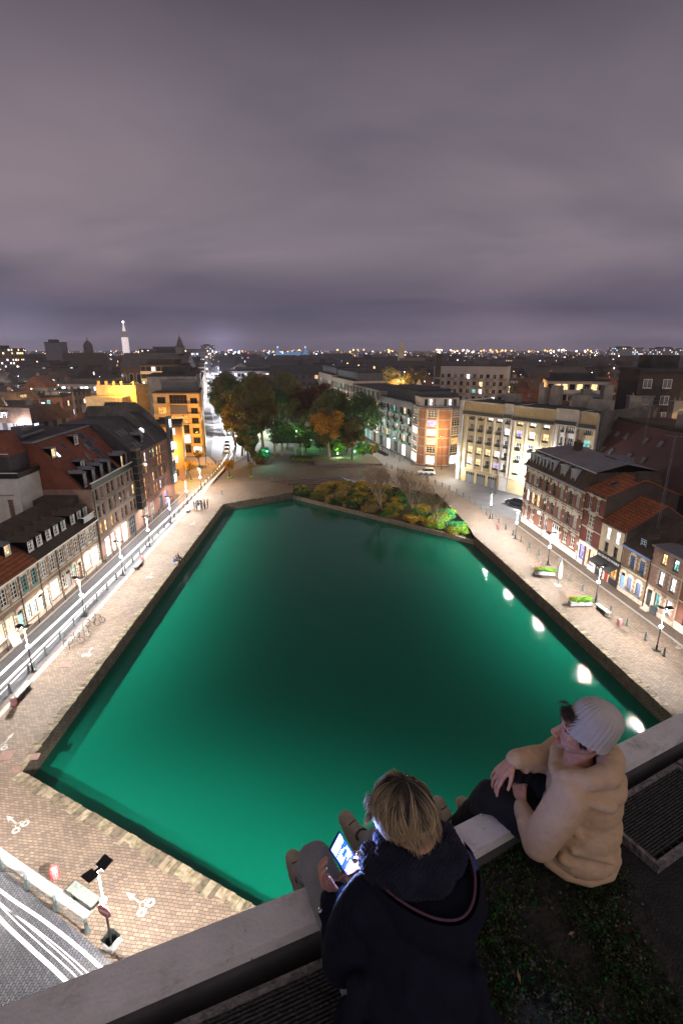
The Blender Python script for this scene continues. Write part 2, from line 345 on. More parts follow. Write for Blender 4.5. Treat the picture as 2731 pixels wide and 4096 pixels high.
lane([(-28.0, 29.6), (-28.0, 40), (-27.95, 60), (-27.9, 90)], .10, 'thin white light trail strip nearest the chained bollards')
lane([(-8.1, 13.5), (-12.0, 15.95), (-14.6, 17.42), (-17.3, 18.85), (-20.5, 20.6)], .05, 'thin white light trail strip between the two bright ones at the near corner')
# bicycle marks painted on the quay
def bike_mark(x, y, rz, label, sc=1.0):
    mb = MB(); z = .018
    mb.add([(-.06, .6, z), (.06, .6, z), (.06, 1.25, z), (-.06, 1.25, z)], [(0, 1, 2, 3)]); mb.add([(-.22, 1.25, z), (.22, 1.25, z), (0, 1.95, z)], [(0, 1, 2)])
    for cx in (-.34, .34):
        vs = []; k = 14
        for i in range(k):
            a = 2 * math.pi * i / k; vs += [(cx + .30 * math.cos(a), .3 * math.sin(a), z), (cx + .12 * math.cos(a), .12 * math.sin(a), z)]
        mb.add(vs, [(2 * i, (2 * i + 2) % (2 * k), (2 * i + 3) % (2 * k), 2 * i + 1) for i in range(k)])
    mb.X = None
    for a, b2 in (((-.3, .1), (-.1, .5)), ((-.1, .5), (.3, .45)), ((.3, .45), (.34, .05)), ((0, .1), (.25, .45))):
        strip([a, b2], .07, z + .001, mb)
    o = mb.build('bicycle_marking', worn_paint, None, False, (x, y, 0), rz); o.scale = (sc * .8, sc * .8, 1); tag(o, label, None, None, 'structure')
bike_mark(-9.9, 18.7, R(60), 'white bicycle and arrow painted beside the near lamp')
bike_mark(-19.0, 23.3, R(60), 'white bicycle and arrow painted at the near left corner')
bike_mark(-24.2, 29.6, R(0), 'white bicycle and arrow painted where the left promenade starts', 1.0)
bike_mark(-23.6, 41.2, R(2), 'white bicycle and arrow painted below the parked bicycles', .9)
bike_mark(-23.9, 58.2, R(2), 'white bicycle and arrow painted between first bench and seated trio', .9)
bike_mark(-24.1, 78.5, R(2), 'white bicycle and arrow painted before the standing group', .9)
bike_mark(32.2, 42.4, R(-7), 'white bicycle and arrow painted beside the nearest right lamp', 1.0)
bike_mark(29.8, 64.0, R(-7), 'white bicycle and arrow painted in front of the shopfront', 1.0)
# manhole plates
for i, (x, y, w, lab) in enumerate([(-24.8, 39.7, .9, 'rusty square hatch in the left promenade'), (-21.3, 28.8, .6, 'dark grated drain near the left corner of the basin'), (-21.9, 27.6, .6, 'light grated drain just outside the basin corner'), (-23.3, 28.9, .9, 'reddish hatch at the start of the left promenade'), (23.6, 66.2, .8, 'reddish hatch in the right promenade'), (25.9, 77.0, .7, 'brown hatch near the far end of the right promenade')]):
    mb = MB(); mb.box(-w / 2, w / 2, -w / 2, w / 2, 0, .02)
    for k in range(5): mb.box(-w / 2 + .05, w / 2 - .05, -w / 2 + .08 + k * w / 5.6, -w / 2 + .12 + k * w / 5.6, .02, .03)
    o = mb.build('hatch', M('rusty_hatch', (.15, .085, .07), .7, .3, 5), None, False, (x, y, .016), R(8)); tag(o, lab, 'hatch')

# ------------------------------------------------------------------ street lamps
def lamp_meshes():
    a = MB(); a.lathe([(.085, 0), (.085, .5), (.055, .62), (.045, 2.35)], 10); a.box(-.32, .32, -.32, .32, 0, .03)
    b = MB(); b.lathe([(.03, 2.6), (.045, 2.7), (.028, 4.1)], 8)
    c = MB(); c.lathe([(.05, 2.33), (.12, 2.38), (.155, 2.47), (.155, 2.53), (.10, 2.60)], 12)
    d = MB(); d.lathe([(.03, 4.1), (.03, 4.45)], 6); d.box(-.07, .07, -.3, .3, 4.40, 4.44)
    p = MB(); p.add([(-.30, .10, 4.40), (.30, .10, 4.40), (.30, .62, 4.50), (-.30, .62, 4.50), (-.30, .10, 4.43), (.30, .10, 4.43), (.30, .62, 4.53), (-.30, .62, 4.53)],
                    [(0, 3, 2, 1), (4, 5, 6, 7), (0, 1, 5, 4), (1, 2, 6, 5), (2, 3, 7, 6), (3, 0, 4, 7)])
    glowm = M('lamp_glow', (1, .95, .85), .4, 0, emit=(1, .95, .82), es=60)
    return (a.mesh('pole', M('lamp_iron', (.04, .055, .055), .45, .2, 6, metal=.5), True), b.mesh('mast', M('mast_glow', (.8, .8, .85), .4, 0, emit=(.85, .85, 1), es=1.0), True), c.mesh('lamp_head', glowm, True),  # mast emission imitates the uplight falling on it
            d.mesh('bracket', black), p.mesh('reflector', black))
LM = lamp_meshes()
def batwing(ld):
    # cut-off optics: the reflector throws the light down and out to about 65 degrees, little above
    ld.use_nodes = True; t = ld.node_tree; e = next(n for n in t.nodes if n.type == 'EMISSION')
    tc = N(t, 'ShaderNodeTexCoord'); s = N(t, 'ShaderNodeSeparateXYZ'); L(t, tc.outputs['Normal'], s.inputs[0])
    c = math_node(t, 'MULTIPLY', s.outputs[2], SGN)
    mr = N(t, 'ShaderNodeMapRange', interpolation_type='SMOOTHSTEP'); L(t, c, mr.inputs[0]); mr.inputs[1].default_value = .19; mr.inputs[2].default_value = .52; mr.inputs[3].default_value = 0; mr.inputs[4].default_value = 1.7
    q = math_node(t, 'DIVIDE', math_node(t, 'MULTIPLY', mr.outputs[0], .42), math_node(t, 'POWER', math_node(t, 'MAXIMUM', c, .3), 1.8))
    as_ = N(t, 'ShaderNodeMapRange'); L(t, s.outputs[1], as_.inputs[0]); as_.inputs[1].default_value = -.1; as_.inputs[2].default_value = .55; as_.inputs[3].default_value = 1.0; as_.inputs[4].default_value = .30   # throws less towards the houses
    L(t, math_node(t, 'ADD', math_node(t, 'MULTIPLY', q, as_.outputs[0]), .13), e.inputs['Strength'])
SGN = -1.0
LIGHTS = {}
def light_data(key, power, col, rad=.12, bw=True):
    if key not in LIGHTS:
        ld = bpy.data.lights.new('lamp_light', 'POINT'); ld.energy = power; ld.color = col; ld.shadow_soft_size = rad
        if bw: batwing(ld)
        LIGHTS[key] = ld
    return LIGHTS[key]
def street_lamp(x, y, rz, label, group, key, power, col, zz=0):
    o = empty('street_lamp', (x, y, zz), rz, label, 'street lamp', group)
    for n_, me in zip(('pole', 'mast', 'lamp_head', 'bracket', 'reflector'), LM): link(n_, me, o)
    link('reflector', LM[4], o, (0, 0, 0), math.pi)
    l = link('lamp_light', light_data(key, power, col), o, (0, 0, 4.25)); return o
WHT = (1.0, .93, .84)
for i, (x, y) in enumerate([(-27.17, 38.8), (-27.25, 48.55), (-27.4, 59.0), (-27.6, 68.9), (-27.8, 79.2), (-28.15, 89.8), (-28.4, 100.3)]):
    street_lamp(x, y, R(90), ORD[i] + ' twin-winged street lamp from the near end on the left quay', 'street lamps along the left quay', 'L', 5200, WHT)
for i, (x, y) in enumerate([(29.64, 42.1), (28.42, 51.7), (27.1, 62.2), (26.0, 72.0), (24.9, 81.7)]):
    street_lamp(x, y, R(-97), ORD[i] + ' glowing street lamp from the near end on the right quay', 'street lamps along the right quay', 'R', 5300, WHT)
street_lamp(-11.1, 17.3, R(150), 'street lamp behind the no-entry sign at the near corner', None, 'N', 6800, WHT)
for x, y, lab in ((-23.4, 21.6, 'street lamp at the street corner just beyond the left picture edge'), (0.5, 12.4, 'street lamp on the near quay directly below the roof edge'), (11.5, 11.0, 'second street lamp on the near quay below the roof edge')):
    street_lamp(x, y, R(180), lab, None, 'N2', 5600, WHT)
# ------------------------------------------------------------------ buildings round the basin
PANES = {'d': pane_dark, 'c': pane_curt, 'w': pane_white, 'o': pane_warm, 'a': pane_amber, 't': pane_teal, 'v': pane_violet, 's': shop_lit, 'x': shutter}
FR = {'white': white_paint, 'dark': M('dark_frame', (.03, .035, .035), .5, 0), 'blue': M('blue_frame', (.12, .22, .50), .5, .1), 'teal': M('teal_frame', (.12, .32, .30), .5, .1), 'grey': M('grey_frame', (.2, .2, .21), .5, 0), 'brown': M('brown_frame', (.12, .07, .04), .6, .1)}
_fm = {}
def frame_mesh(w, h, nx, ny, fc):
    k = (round(w, 2), round(h, 2), nx, ny, fc)
    if k not in _fm:
        a = MB(); t = .07; y0, y1 = .09, .15
        a.box(0, w, y0, y1, 0, t); a.box(0, w, y0, y1, h - t, h); a.box(0, t, y0, y1, t, h - t); a.box(w - t, w, y0, y1, t, h - t)
        for i in range(1, nx): a.box(w * i / nx - .03, w * i / nx + .03, y0 + .01, y1 - .01, t, h - t)
        for i in range(1, ny): a.box(t, w - t, y0 + .015, y1 - .015, h * i / ny - .025, h * i / ny + .025)
        a.box(-.06, w + .06, -.08, .02, -.07, 0)
        _fm[k] = a.mesh('window', [FR[fc]])
    return _fm[k]
def pane_mesh(w, h, pk):
    k = ('p', round(w, 2), round(h, 2), pk)
    if k not in _fm:
        a = MB(); a.quad((.03, .125, .03), (w - .03, .125, .03), (w - .03, .125, h - .03), (.03, .125, h - .03)); _fm[k] = a.mesh('pane', [PANES[pk]])
    return _fm[k]
def window(par, u, y, v, w, h, pk='d', nx=2, ny=3, fc='white', name='window', rz=0):
    f = link(name, frame_mesh(w, h, nx, ny, fc), par, (u, y, v), rz); link('pane', pane_mesh(w, h, pk), f); return f
def wall_holes(mb, Lx, z0, z1, ops, y=0, reveal=.16):
    us = sorted({0, Lx, *[o[0] for o in ops], *[o[1] for o in ops]}); vs = sorted({z0, z1, *[o[2] for o in ops], *[o[3] for o in ops]})
    for i in range(len(us) - 1):
        for j in range(len(vs) - 1):
            cu = (us[i] + us[i + 1]) / 2; cv = (vs[j] + vs[j + 1]) / 2
            if any(o[0] < cu < o[1] and o[2] < cv < o[3] for o in ops): continue
            mb.quad((us[i], y, vs[j]), (us[i + 1], y, vs[j]), (us[i + 1], y, vs[j + 1]), (us[i], y, vs[j + 1]))
    for o in ops:
        a, b2, c, d = o[:4]; e = y + reveal
        mb.quad((a, y, c), (a, y, d), (a, e, d), (a, e, c)); mb.quad((b2, y, c), (b2, e, c), (b2, e, d), (b2, y, d))
        mb.quad((a, y, d), (b2, y, d), (b2, e, d), (a, e, d)); mb.quad((a, y, c), (a, e, c), (b2, e, c), (b2, y, c))
def body(par, Lx, D, Hh, ops, wm, gable=0, z0=0, side=None, name='wall'):
    """front wall with openings, blank sides and back; gable = ridge rise"""
    mb = MB(); wall_holes(mb, Lx, z0, Hh, ops)
    mb.mi = 1
    mb.quad((0, D, z0), (0, 0, z0), (0, 0, Hh), (0, D, Hh)); mb.quad((Lx, 0, z0), (Lx, D, z0), (Lx, D, Hh), (Lx, 0, Hh)); mb.quad((Lx, D, z0), (0, D, z0), (0, D, Hh), (Lx, D, Hh))
    if gable:
        mb.add([(0, 0, Hh), (0, D, Hh), (0, D / 2, Hh + gable)], [(0, 2, 1)]); mb.add([(Lx, 0, Hh), (Lx, D, Hh), (Lx, D / 2, Hh + gable)], [(0, 1, 2)])
    mb.mi = 0
    return mb.build(name, [wm, side or wm], par)
def put_windows(par, ops):
    for o in ops:
        k = o[4] if len(o) > 4 else ('win', 'd', 2, 3, 'white')
        if k[0] == 'win': window(par, o[0], 0, o[2], o[1] - o[0], o[3] - o[2], k[1], k[2], k[3], k[4])
        elif k[0] == 'door':
            w = o[1] - o[0]; h = o[3] - o[2]; mb = MB(); mb.box(0, w, .08, .15, 0, h - .45)
            mb.box(.1, w * .45, .06, .08, .2, h * .4); mb.box(w * .55, w - .1, .06, .08, .2, h * .4); mb.box(.1, w - .1, .06, .08, h * .46, h - .6)
            d = mb.build('door', k[1], par, False, (o[0], 0, o[2])); mb = MB(); mb.box(w - .14, w - .08, .0, .06, 1.0, 1.12); mb.build('handle', dark_iron, d)
            link('pane', pane_mesh(w, .42, k[2]), d, (0, 0, h - .44))
        elif k[0] == 'garage':
            w = o[1] - o[0]; h = o[3] - o[2]; mb = MB(); mb.box(0, w, .1, .15, 0, h)
            for i in range(1, 4): mb.box(w * i / 4 - .02, w * i / 4 + .02, .08, .1, 0, h)
            d = mb.build('garage_door', k[1], par, False, (o[0], 0, o[2])); mb = MB()
            for i in range(4): mb.quad((w * i / 4 + .12, .09, h * .72), (w * (i + 1) / 4 - .12, .09, h * .72), (w * (i + 1) / 4 - .12, .09, h * .92), (w * i / 4 + .12, .09, h * .92))
            mb.build('pane', pane_dark, d)
def gable_roof(par, Lx, D, Hh, rise, m, over=.25, name='roof', x0=0, yo=0, ridge=.5):
    mb = MB(); t = .14; yr = D * ridge; a = rise / yr; b2 = rise / (D - yr)
    F = (x0 - .04, yo - over, Hh - over * a); Rg = (yo + yr, Hh + rise); Bk = (yo + D + over, Hh - over * b2); X0, X1 = x0 - .04, x0 + Lx + .04
    for z in (0, t):
        pass
    vs = [(X0, F[1], F[2]), (X1, F[1], F[2]), (X0, Rg[0], Rg[1]), (X1, Rg[0], Rg[1]), (X0, Bk[0], Bk[1]), (X1, Bk[0], Bk[1])]
    vt = [(x, y, z + t) for x, y, z in vs]
    mb.add(vs + vt, [(0, 2, 3, 1), (2, 4, 5, 3), (6, 7, 9, 8), (8, 9, 11, 10), (0, 1, 7, 6), (5, 4, 10, 11), (0, 6, 8, 2), (2, 8, 10, 4), (1, 3, 9, 7), (3, 5, 11, 9)])
    return mb.build(name, m, par)
def gutter(par, Lx, Hh, m=white_paint, y=-.36, x0=0, h=.12):
    mb = MB(); mb.box(x0, x0 + Lx, y, y + .13, Hh - h - .02, Hh - .02); return mb.build('gutter', m, par)
def drainpipe(par, x, Hh, m=dark_iron):
    mb = MB(); mb.tube((x, -.09, .05), (x, -.09, Hh), .05, n=6); return mb.build('drainpipe', m, par)
def dormer(par, u, y, z, w, h, depth, rm, wm=white_paint, pk='d', fc='white', hip=True, side=None):
    """u centre, y of the front face, z sill"""
    d = empty('dormer', (u, y, z)); d.parent = par
    mb = MB(); wall_holes(mb, w, 0, h, [(.12, w - .12, .12, h - .1)]); mb.v = [(x - w / 2, yy, zz) for x, yy, zz in mb.v]
    mb.mi = 1; mb.quad((-w / 2, depth, h), (-w / 2, 0, 0), (-w / 2, 0, h), (-w / 2, depth, h)); mb.add([(-w / 2, 0, 0), (-w / 2, 0, h), (-w / 2, depth, h)], [(0, 1, 2)]); mb.add([(w / 2, 0, 0), (w / 2, depth, h), (w / 2, 0, h)], [(0, 1, 2)])
    o = mb.build('dormer_wall', [wm, side or rm]); o.parent = d
    window(d, -w / 2 + .12, 0, .12, w - .24, h - .22, pk, 2, 3, fc)
    mb = MB(); e = .12; r = w * .42
    if hip: mb.add([(-w / 2 - e, -e, h), (w / 2 + e, -e, h), (w / 2 + e, depth, h), (-w / 2 - e, depth, h), (0, w * .35, h + r), (0, depth + r, h + r)], [(0, 1, 4), (1, 2, 5, 4), (3, 0, 4, 5), (2, 3, 5), (0, 3, 2, 1)])
    else: mb.box(-w / 2 - e, w / 2 + e, -e, depth, h, h + .1)
    mb.build('dormer_roof', rm, d); return d
def skylight(par, u, y, z, slope, w=.8, h=1.2, pk='d'):
    """lies on a roof of the given slope (rise/run)"""
    s = empty('skylight', (u, y, z)); s.parent = par; s.rotation_euler = (math.atan(slope), 0, 0)
    mb = MB(); mb.box(-w / 2, w / 2, 0, .08, 0, .08); mb.box(-w / 2, w / 2, h - .08, h, 0, .08); mb.box(-w / 2, -w / 2 + .08, .08, h - .08, 0, .08); mb.box(w / 2 - .08, w / 2, .08, h - .08, 0, .08); mb.build('skylight_frame', zinc, s)
    mb = MB(); mb.quad((-w / 2, 0, .06), (w / 2, 0, .06), (w / 2, h, .06), (-w / 2, h, .06)); mb.build('pane', PANES[pk], s)
def chimney(par, x, y, z0, z1, w=.9, d=.5, pots=3, m=brick_dark):
    mb = MB(); mb.box(x - w / 2, x + w / 2, y - d / 2, y + d / 2, z0, z1); mb.box(x - w / 2 - .05, x + w / 2 + .05, y - d / 2 - .05, y + d / 2 + .05, z1, z1 + .1); c = mb.build('chimney', m, par)
    mb = MB()
    for i in range(pots): mb.lathe([(.1, 0), (.12, .03), (.09, .35), (.11, .4)], 8, (x - w / 2 + w * (i + .5) / pots, y, z1 + .1))
    mb.build('chimney_pot', M('terracotta', (.28, .10, .05), .8, .3, 4), c) if pots else None
def stone_trim(par, Lx, ops, bands=(), m=stone, blocks=True, arch=True, y=-.035):
    mb = MB(); r = random.Random(int(Lx * 77))
    for z, h in bands: mb.box(0, Lx, y - .03, .0, z, z + h)
    for o in ops:
        a, b2, c, d = o[:4]
        if blocks:
            z = c - .05; i = 0
            while z < d:
                hh = min(.27, d - z + .02); wd = .28 if i % 2 else .15
                mb.box(a - wd, a - .002, y, -.002, z, z + hh); mb.box(b2 + .002, b2 + wd, y, -.002, z, z + hh); z += .27 if blocks == 2 else .27; i += 1
                if blocks == 2: z += .12
        if arch:
            k = 6; w = b2 - a; rise = .16
            for i in range(k):
                u0 = a - .12 + (w + .24) * i / k; u1 = a - .12 + (w + .24) * (i + 1) / k; um = (u0 + u1) / 2; lift = rise * (1 - ((um - (a + b2) / 2) / (w / 2 + .12)) ** 2)
                mb.box(u0 + .004, u1 - .004, y - (.015 if i % 2 else 0), -.002, d + .02, d + .12 + lift + .12)
    return mb.build('stone_trim', m, par)
def frame_of(P0, P1):
    A = Vector(P0); B = Vector(P1); return (B - A).length, math.atan2((B - A).y, (B - A).x)
WD, WC, WW, WO, WA = [('win', k, 2, 4, 'white') for k in 'dcwoa']
def row(us, w, v0, v1, kinds, nx=2, ny=4, fc='white'):
    return [(u, u + w, v0, v1, ('win', kinds[i % len(kinds)], nx, ny, fc)) for i, u in enumerate(us)]
# ---- five old Flemish houses on the left
def old_house(y0, y1, label, eave, ground, kinds, roofm, dorm=0, roof=True, fc='white', wallm=brick_brown):
    Lx = y1 - y0; o = empty('row_house', (-31.8, y0, 0), R(90), label, 'row house', 'old brick houses along the left quay')
    ops = []
    n = 2 if Lx < 4.6 else 3
    us = [Lx * (i + .5) / n - .5 for i in range(n)]
    ops += row(us, 1.0, eave - 2.35, eave - .62, kinds, 2, 4, fc)
    g = []
    for (a, b2, c, d, k) in ground: g.append((a * Lx, b2 * Lx, c, d, k))
    body(o, Lx, 10, eave, ops + g, wallm, 2.9); put_windows(o, ops + g)
    stone_trim(o, Lx, ops + [x for x in g if x[4][0] != 'shop'], [(0.0, .45), (eave - 2.75, .16), (eave - .16, .12)], blocks=2)
    if roof:
        gable_roof(o, Lx, 10, eave, 2.9, roofm)
    gutter(o, Lx, eave); drainpipe(o, Lx - .08, eave - .2)
    return o
D_ = lambda m, p='d': ('door', m, p)
wd_grey = M('grey_door', (.22, .23, .24), .5, .1); wd_white = M('white_door', (.7, .68, .64), .5, .1); wd_teal = M('teal_door', (.22, .40, .40), .5, .1); wd_blue = M('blue_door', (.16, .34, .62), .5, .1); wd_dark = M('dark_door', (.03, .04, .05), .45, 0); wd_red = M('red_door', (.22, .03, .03), .5, .1)
ws = lambda pk, nx=3, ny=3, fc='white': ('win', pk, nx, ny, fc)
old_house(35.5, 41.0, 'brown brick house cut by the left picture edge, orange roof with a lit skylight', 6.1, [(.1, .38, .5, 2.4, ws('o')), (.45, .62, 0, 2.5, D_(wd_teal)), (.7, .93, .9, 2.4, ws('o'))], 'do', tile_orange)
old_house(41.0, 46.0, 'brown brick house with lit amber ground-floor windows and arched pale door', 6.1, [(.06, .34, .9, 2.5, ws('o')), (.42, .66, .9, 2.5, ws('o')), (.78, .95, 0, 2.4, D_(wd_teal))], 'd', tile_orange)
h2 = old_house(46.0, 49.4, 'narrow old house with cream shutters and a pale green door', 6.1, [(.08, .3, .8, 2.3, ws('t', 2, 3)), (.42, .62, .8, 2.3, ws('t', 2, 3)), (.74, .96, 0, 2.4, D_(M('pale_green_door', (.55, .6, .45), .5, .1)))], 'd', tile_orange, fc='teal')
mb = MB()
for a in (.32, .36, .64, .68): mb.box(a * 3.4 - .06 * 0, a * 3.4 + .1, -.05, -.01, .8, 2.3)
mb.box(.2, 3.3, -.10, -.01, 2.42, 2.62); mb.build('shutter', cream_paint, h2)
dormer(h2, 1.7, 1.6, 7.25, 1.0, 1.2, 2.2, zinc, white_paint, 'o', 'white')
old_house(49.4, 53.0, 'old house with a wide white ground-floor window and brown tiled roof', 6.1, [(.1, .3, 0, 2.4, D_(wd_white, 'w')), (.42, .9, .8, 2.6, ws('w', 4, 3))], 'cd', slate_brown)
old_house(53.0, 58.1, 'old house with a grey door, a narrow teal window and an arched doorway', 6.1, [(.08, .2, .9, 2.5, ws('d', 1, 3)), (.24, .42, 0, 2.5, D_(wd_grey)), (.55, .67, .9, 2.6, ws('t', 1, 3)), (.8, .92, 0, 2.4, D_(M('brown_door', (.12, .06, .04), .5, .1)))], 'dcd', slate_brown)
h5 = old_house(58.1, 62.9, 'last old house before the modern block, large bright white ground-floor window', 6.1, [(.1, .42, .8, 2.6, ws('w', 4, 3)), (.5, .9, .5, 2.7, ws('s', 3, 3))], 'dc', slate_brown)
# dormers of the brown roof
for nm, o_y in (('a', 49.4), ('b', 53.0), ('c', 58.1)):
    ho = [o for o in bpy.data.objects if o.get('category') == 'row house' and abs(o.location.y - o_y) < .1][0]
    for u in {49.4: (.7, 2.3), 53.0: (.5, 2.1, 3.7), 58.1: (.8, 2.4, 4.0)}[o_y]: dormer(ho, u, .75, 6.75, 1.0, 1.25, 2.1, slate_brown, white_paint, 'd', 'white')
hx = [o for o in bpy.data.objects if o.get('category') == 'row house' and abs(o.location.y - 41.0) < .1][0]
skylight(hx, 2.2, 2.0, 7.5, .58, 1.0, 1.3, 'o')
chimney(hx, 4.5, 5, 8.4, 9.8); chimney(h5, 1.0, 7.5, 7.3, 9.9, 1.4, .6, 2, brick_brown)
# ---- modern brick block with red mansard (left)
def modern():
    L_ = 15.1; o = empty('apartment_block', (-31.8, 63.0, 0), R(90), 'modern brick apartment block with red mansard roof, pointed dormers and glass bay', 'apartment block')
    Hh = 10.0; ops = []
    for f, z in enumerate((3.3, 5.6, 7.9)):
        for g in range(4):
            for k in range(2):
                u = .8 + g * 3.4 + k * 1.35
                if u > 13.2: continue
                pk = {(0, 0): 'a', (0, 1): 'o', (0, 2): 'a', (1, 7): 'o', (2, 5): 'd'}.get((f, g * 2 + k), rnd.choice('dcdcd'))
                ops.append((u, u + .75, z + .3, z + 1.85, ('win', pk, 1, 2, 'grey')))
    gr = [(1.6, 3.1, 0, 2.7, ('win', 's', 2, 2, 'grey')), (3.5, 4.6, 0, 2.7, ('win', 'w', 2, 2, 'white')), (5.2, 6.6, 0, 2.7, ('win', 's', 2, 2, 'white')), (7.2, 9.0, 0, 2.8, ('win', 's', 3, 2, 'white')), (9.6, 12.2, 0, 2.8, ('win', 'd', 4, 2, 'grey'))]
    body(o, L_, 17, Hh, ops + gr, brick_pink); put_windows(o, ops + gr)
    mb = MB()
    for z in (2.95, 5.35, 7.65, 9.75): mb.box(0, L_, -.05, 0, z, z + .22)
    for u in (.35, 3.75, 7.15, 10.55):
        for z in (3.2, 5.6, 7.9): mb.box(u, u + .2, -.04, 0, z + .02, z + 2.0)
    mb.build('concrete_band', conc_light, o)
    mb = MB()  # terrace parapet with rail
    mb.box(-.2, L_, -.15, -.05, Hh + .02, Hh + .75); mb.build('terrace_parapet', black, o); mb = MB(); mb.box(-.25, L_, -.2, -.02, Hh + .76, Hh + .86); mb.build('handrail', white_paint, o)
    # mansard roof: steep tiled slope from terrace back to a flat top
    mb = MB(); mb.add([(0, 1.3, Hh), (L_, 1.3, Hh), (L_, 6.5, 15.9), (0, 6.5, 15.9), (0, 14, 15.9), (L_, 14, 15.9), (0, 17, Hh), (L_, 17, Hh)], [(0, 1, 2, 3), (3, 2, 5, 4), (4, 5, 7, 6), (0, 3, 4, 6), (1, 7, 5, 2)])
    mb.build('roof', tile_red, o)
    mb = MB(); mb.box(-.1, L_ + .1, 6.35, 6.65, 15.9, 16.1); mb.box(-.1, .2, 6.65, 14, 15.9, 16.1); mb.box(-.1, L_ + .1, 13.9, 14.1, 15.9, 16.1); mb.build('roof_coping', zinc, o)
    mb = MB(); mb.box(.3, L_, 6.8, 13.8, 15.9, 15.95); mb.build('flat_roof', roof_felt, o)
    mb = MB(); mb.tube((2, 9, 16.3), (8, 9.5, 16.3), .22, n=8); mb.box(5, 7.5, 10.5, 12, 15.9, 17.2); mb.build('duct', zinc, o)
    sl = 5.9 / 5.2
    def on(u, t): return (u, 1.3 + 5.2 * t, Hh + 5.9 * t + .02)
    for u, t, pk, w, h in ((2.3, .62, 'w', .75, 1.3), (5.0, .72, 'd', .6, 1.1), (9.6, .55, 'c', .7, 1.2), (1.6, .22, 'd', .9, 1.3), (3.2, .2, 'c', .7, 1.0), (5.4, .3, 'd', .8, 1.4), (7.6, .36, 'c', .7, 1.3), (12.5, .66, 'd', .7, 1.2)):
        skylight(o, *on(u, t), sl, w, h, pk)
    for k in range(5): skylight(o, *on(10.8, .02 + k * .19), sl, 1.6, 1.25, 'd')
    for u, t, pk in ((-.2 + 1.3, .66, 'o'), (7.8, .74, 'd'), (3.9, .28, 'c')):
        x, y, z = on(u, t); dormer(o, x, y - .15, z, 1.1, 1.25, 1.1, zinc, white_paint, pk, 'white', False)
    for u in (1.0, 3.4, 5.8, 8.2, 12.6, 14.2):
        d = dormer(o, u, 1.1, Hh + .05, .9, 1.9, 1.7, zinc, conc_light, 'o' if u == 12.6 else 'c', 'white')
    # glass bay tower
    mb = MB(); mb.box(13.25, 14.7, -.9, -.02, 3.2, 12.4); g = mb.build('glass_bay', pane_dark, o)
    mb = MB()
    for z in [3.2 + i * 1.15 for i in range(9)]: mb.box(13.2, 14.75, -.95, -.9, z, z + .08); mb.box(13.18, 13.25, -.93, 0, z, z + .08)
    for u in (13.2, 13.7, 14.2, 14.68): mb.box(u, u + .07, -.96, -.9, 3.2, 12.4)
    mb.box(13.15, 14.8, -1.0, 0, 12.4, 12.8); mb.build('bay_frame', FR['brown'], g)
    drainpipe(o, .1, 9.8)
    # near gable end: terraces stepping back, seen over the old houses
    mb = MB(); mb.box(-4.6, -.05, 6.2, 16.5, 0, 12.6); e = mb.build('end_wing', render_white, o)
    mb = MB(); mb.box(-4.0, -.05, 7.2, 16.5, 12.6, 15.0); mb.build('upper_storey', slate, e)
    mb = MB(); mb.add([(-4.1, 7.1, 15.0), (-.05, 7.1, 15.0), (-.05, 16.5, 15.0), (-4.1, 16.5, 15.0), (-2.2, 8.6, 17.6), (-.05, 8.6, 17.6), (-.05, 15, 17.6), (-2.2, 15, 17.6)], [(0, 1, 5, 4), (0, 4, 7, 3), (4, 5, 6, 7), (3, 7, 6, 2)]); mb.build('mansard', tile_red, e)
    mb = MB(); mb.box(-4.75, -4.6, 6.1, 16.5, 12.6, 13.2); mb.box(-4.75, -.1, 6.0, 6.12, 12.6, 13.2); mb.build('terrace_rail', black, e)
    mb = MB(); mb.box(-4.8, -4.58, 6.0, 16.5, 13.2, 13.27); mb.box(-4.2, -4.05, 7.0, 16.5, 15.35, 15.42); mb.build('handrail', white_paint, e)
    for k, (y, pk, w) in enumerate(((13.6, 'x', 1.7), (11.2, 'x', 1.0), (8.2, 'x', 1.7))):
        window(e, -4.02, y + w, 12.75, w, 1.7, pk, 1, 1, 'grey', rz=R(-90))
    window(e, -4.62, 10.2, 10.6, 1.0, 1.2, 'x', 1, 1, 'grey', rz=R(-90)); window(e, -4.62, 8.6, 10.6, 1.6, 1.2, 'x', 1, 1, 'grey', rz=R(-90))
    mb = MB(); mb.box(-3.6, -2.2, 9.6, 12.6, 15.3, 17.0); bx = mb.build('box_dormer', M('brown_clad', (.10, .06, .045), .7, .2, 3), e); window(bx, -3.62, 12.3, 15.5, 2.4, 1.2, 'a', 2, 1, 'grey', rz=R(-90))
    # brick corner between wing and street front, with balconies
    mb = MB(); mb.box(-2.6, -.05, 1.8, 6.1, 0, 9.3); w_ = mb.build('corner_wing', brick_dark, o)
    for z in (5.4, 7.6):
        window(w_, -2.62, 5.6, z - .9, .8, 1.5, 'd', 1, 2, 'dark', rz=R(-90)); window(w_, -2.62, 3.6, z - .9, .8, 1.5, 'd', 1, 2, 'dark', rz=R(-90))
    mb = MB(); mb.box(-2.9, -.05, .2, 1.75, 6.2, 6.4); mb.box(-2.95, -2.85, .1, 5.5, 6.4, 7.1); mb.box(-2.95, 0, .05, .15, 6.4, 7.1); b3 = mb.build('balcony', black, o); mb = MB(); mb.box(-3.0, 0, .02, .18, 7.1, 7.17); mb.box(-3.0, -2.82, .18, 5.5, 7.1, 7.17); mb.build('handrail', white_paint, b3)
    return o
modern()
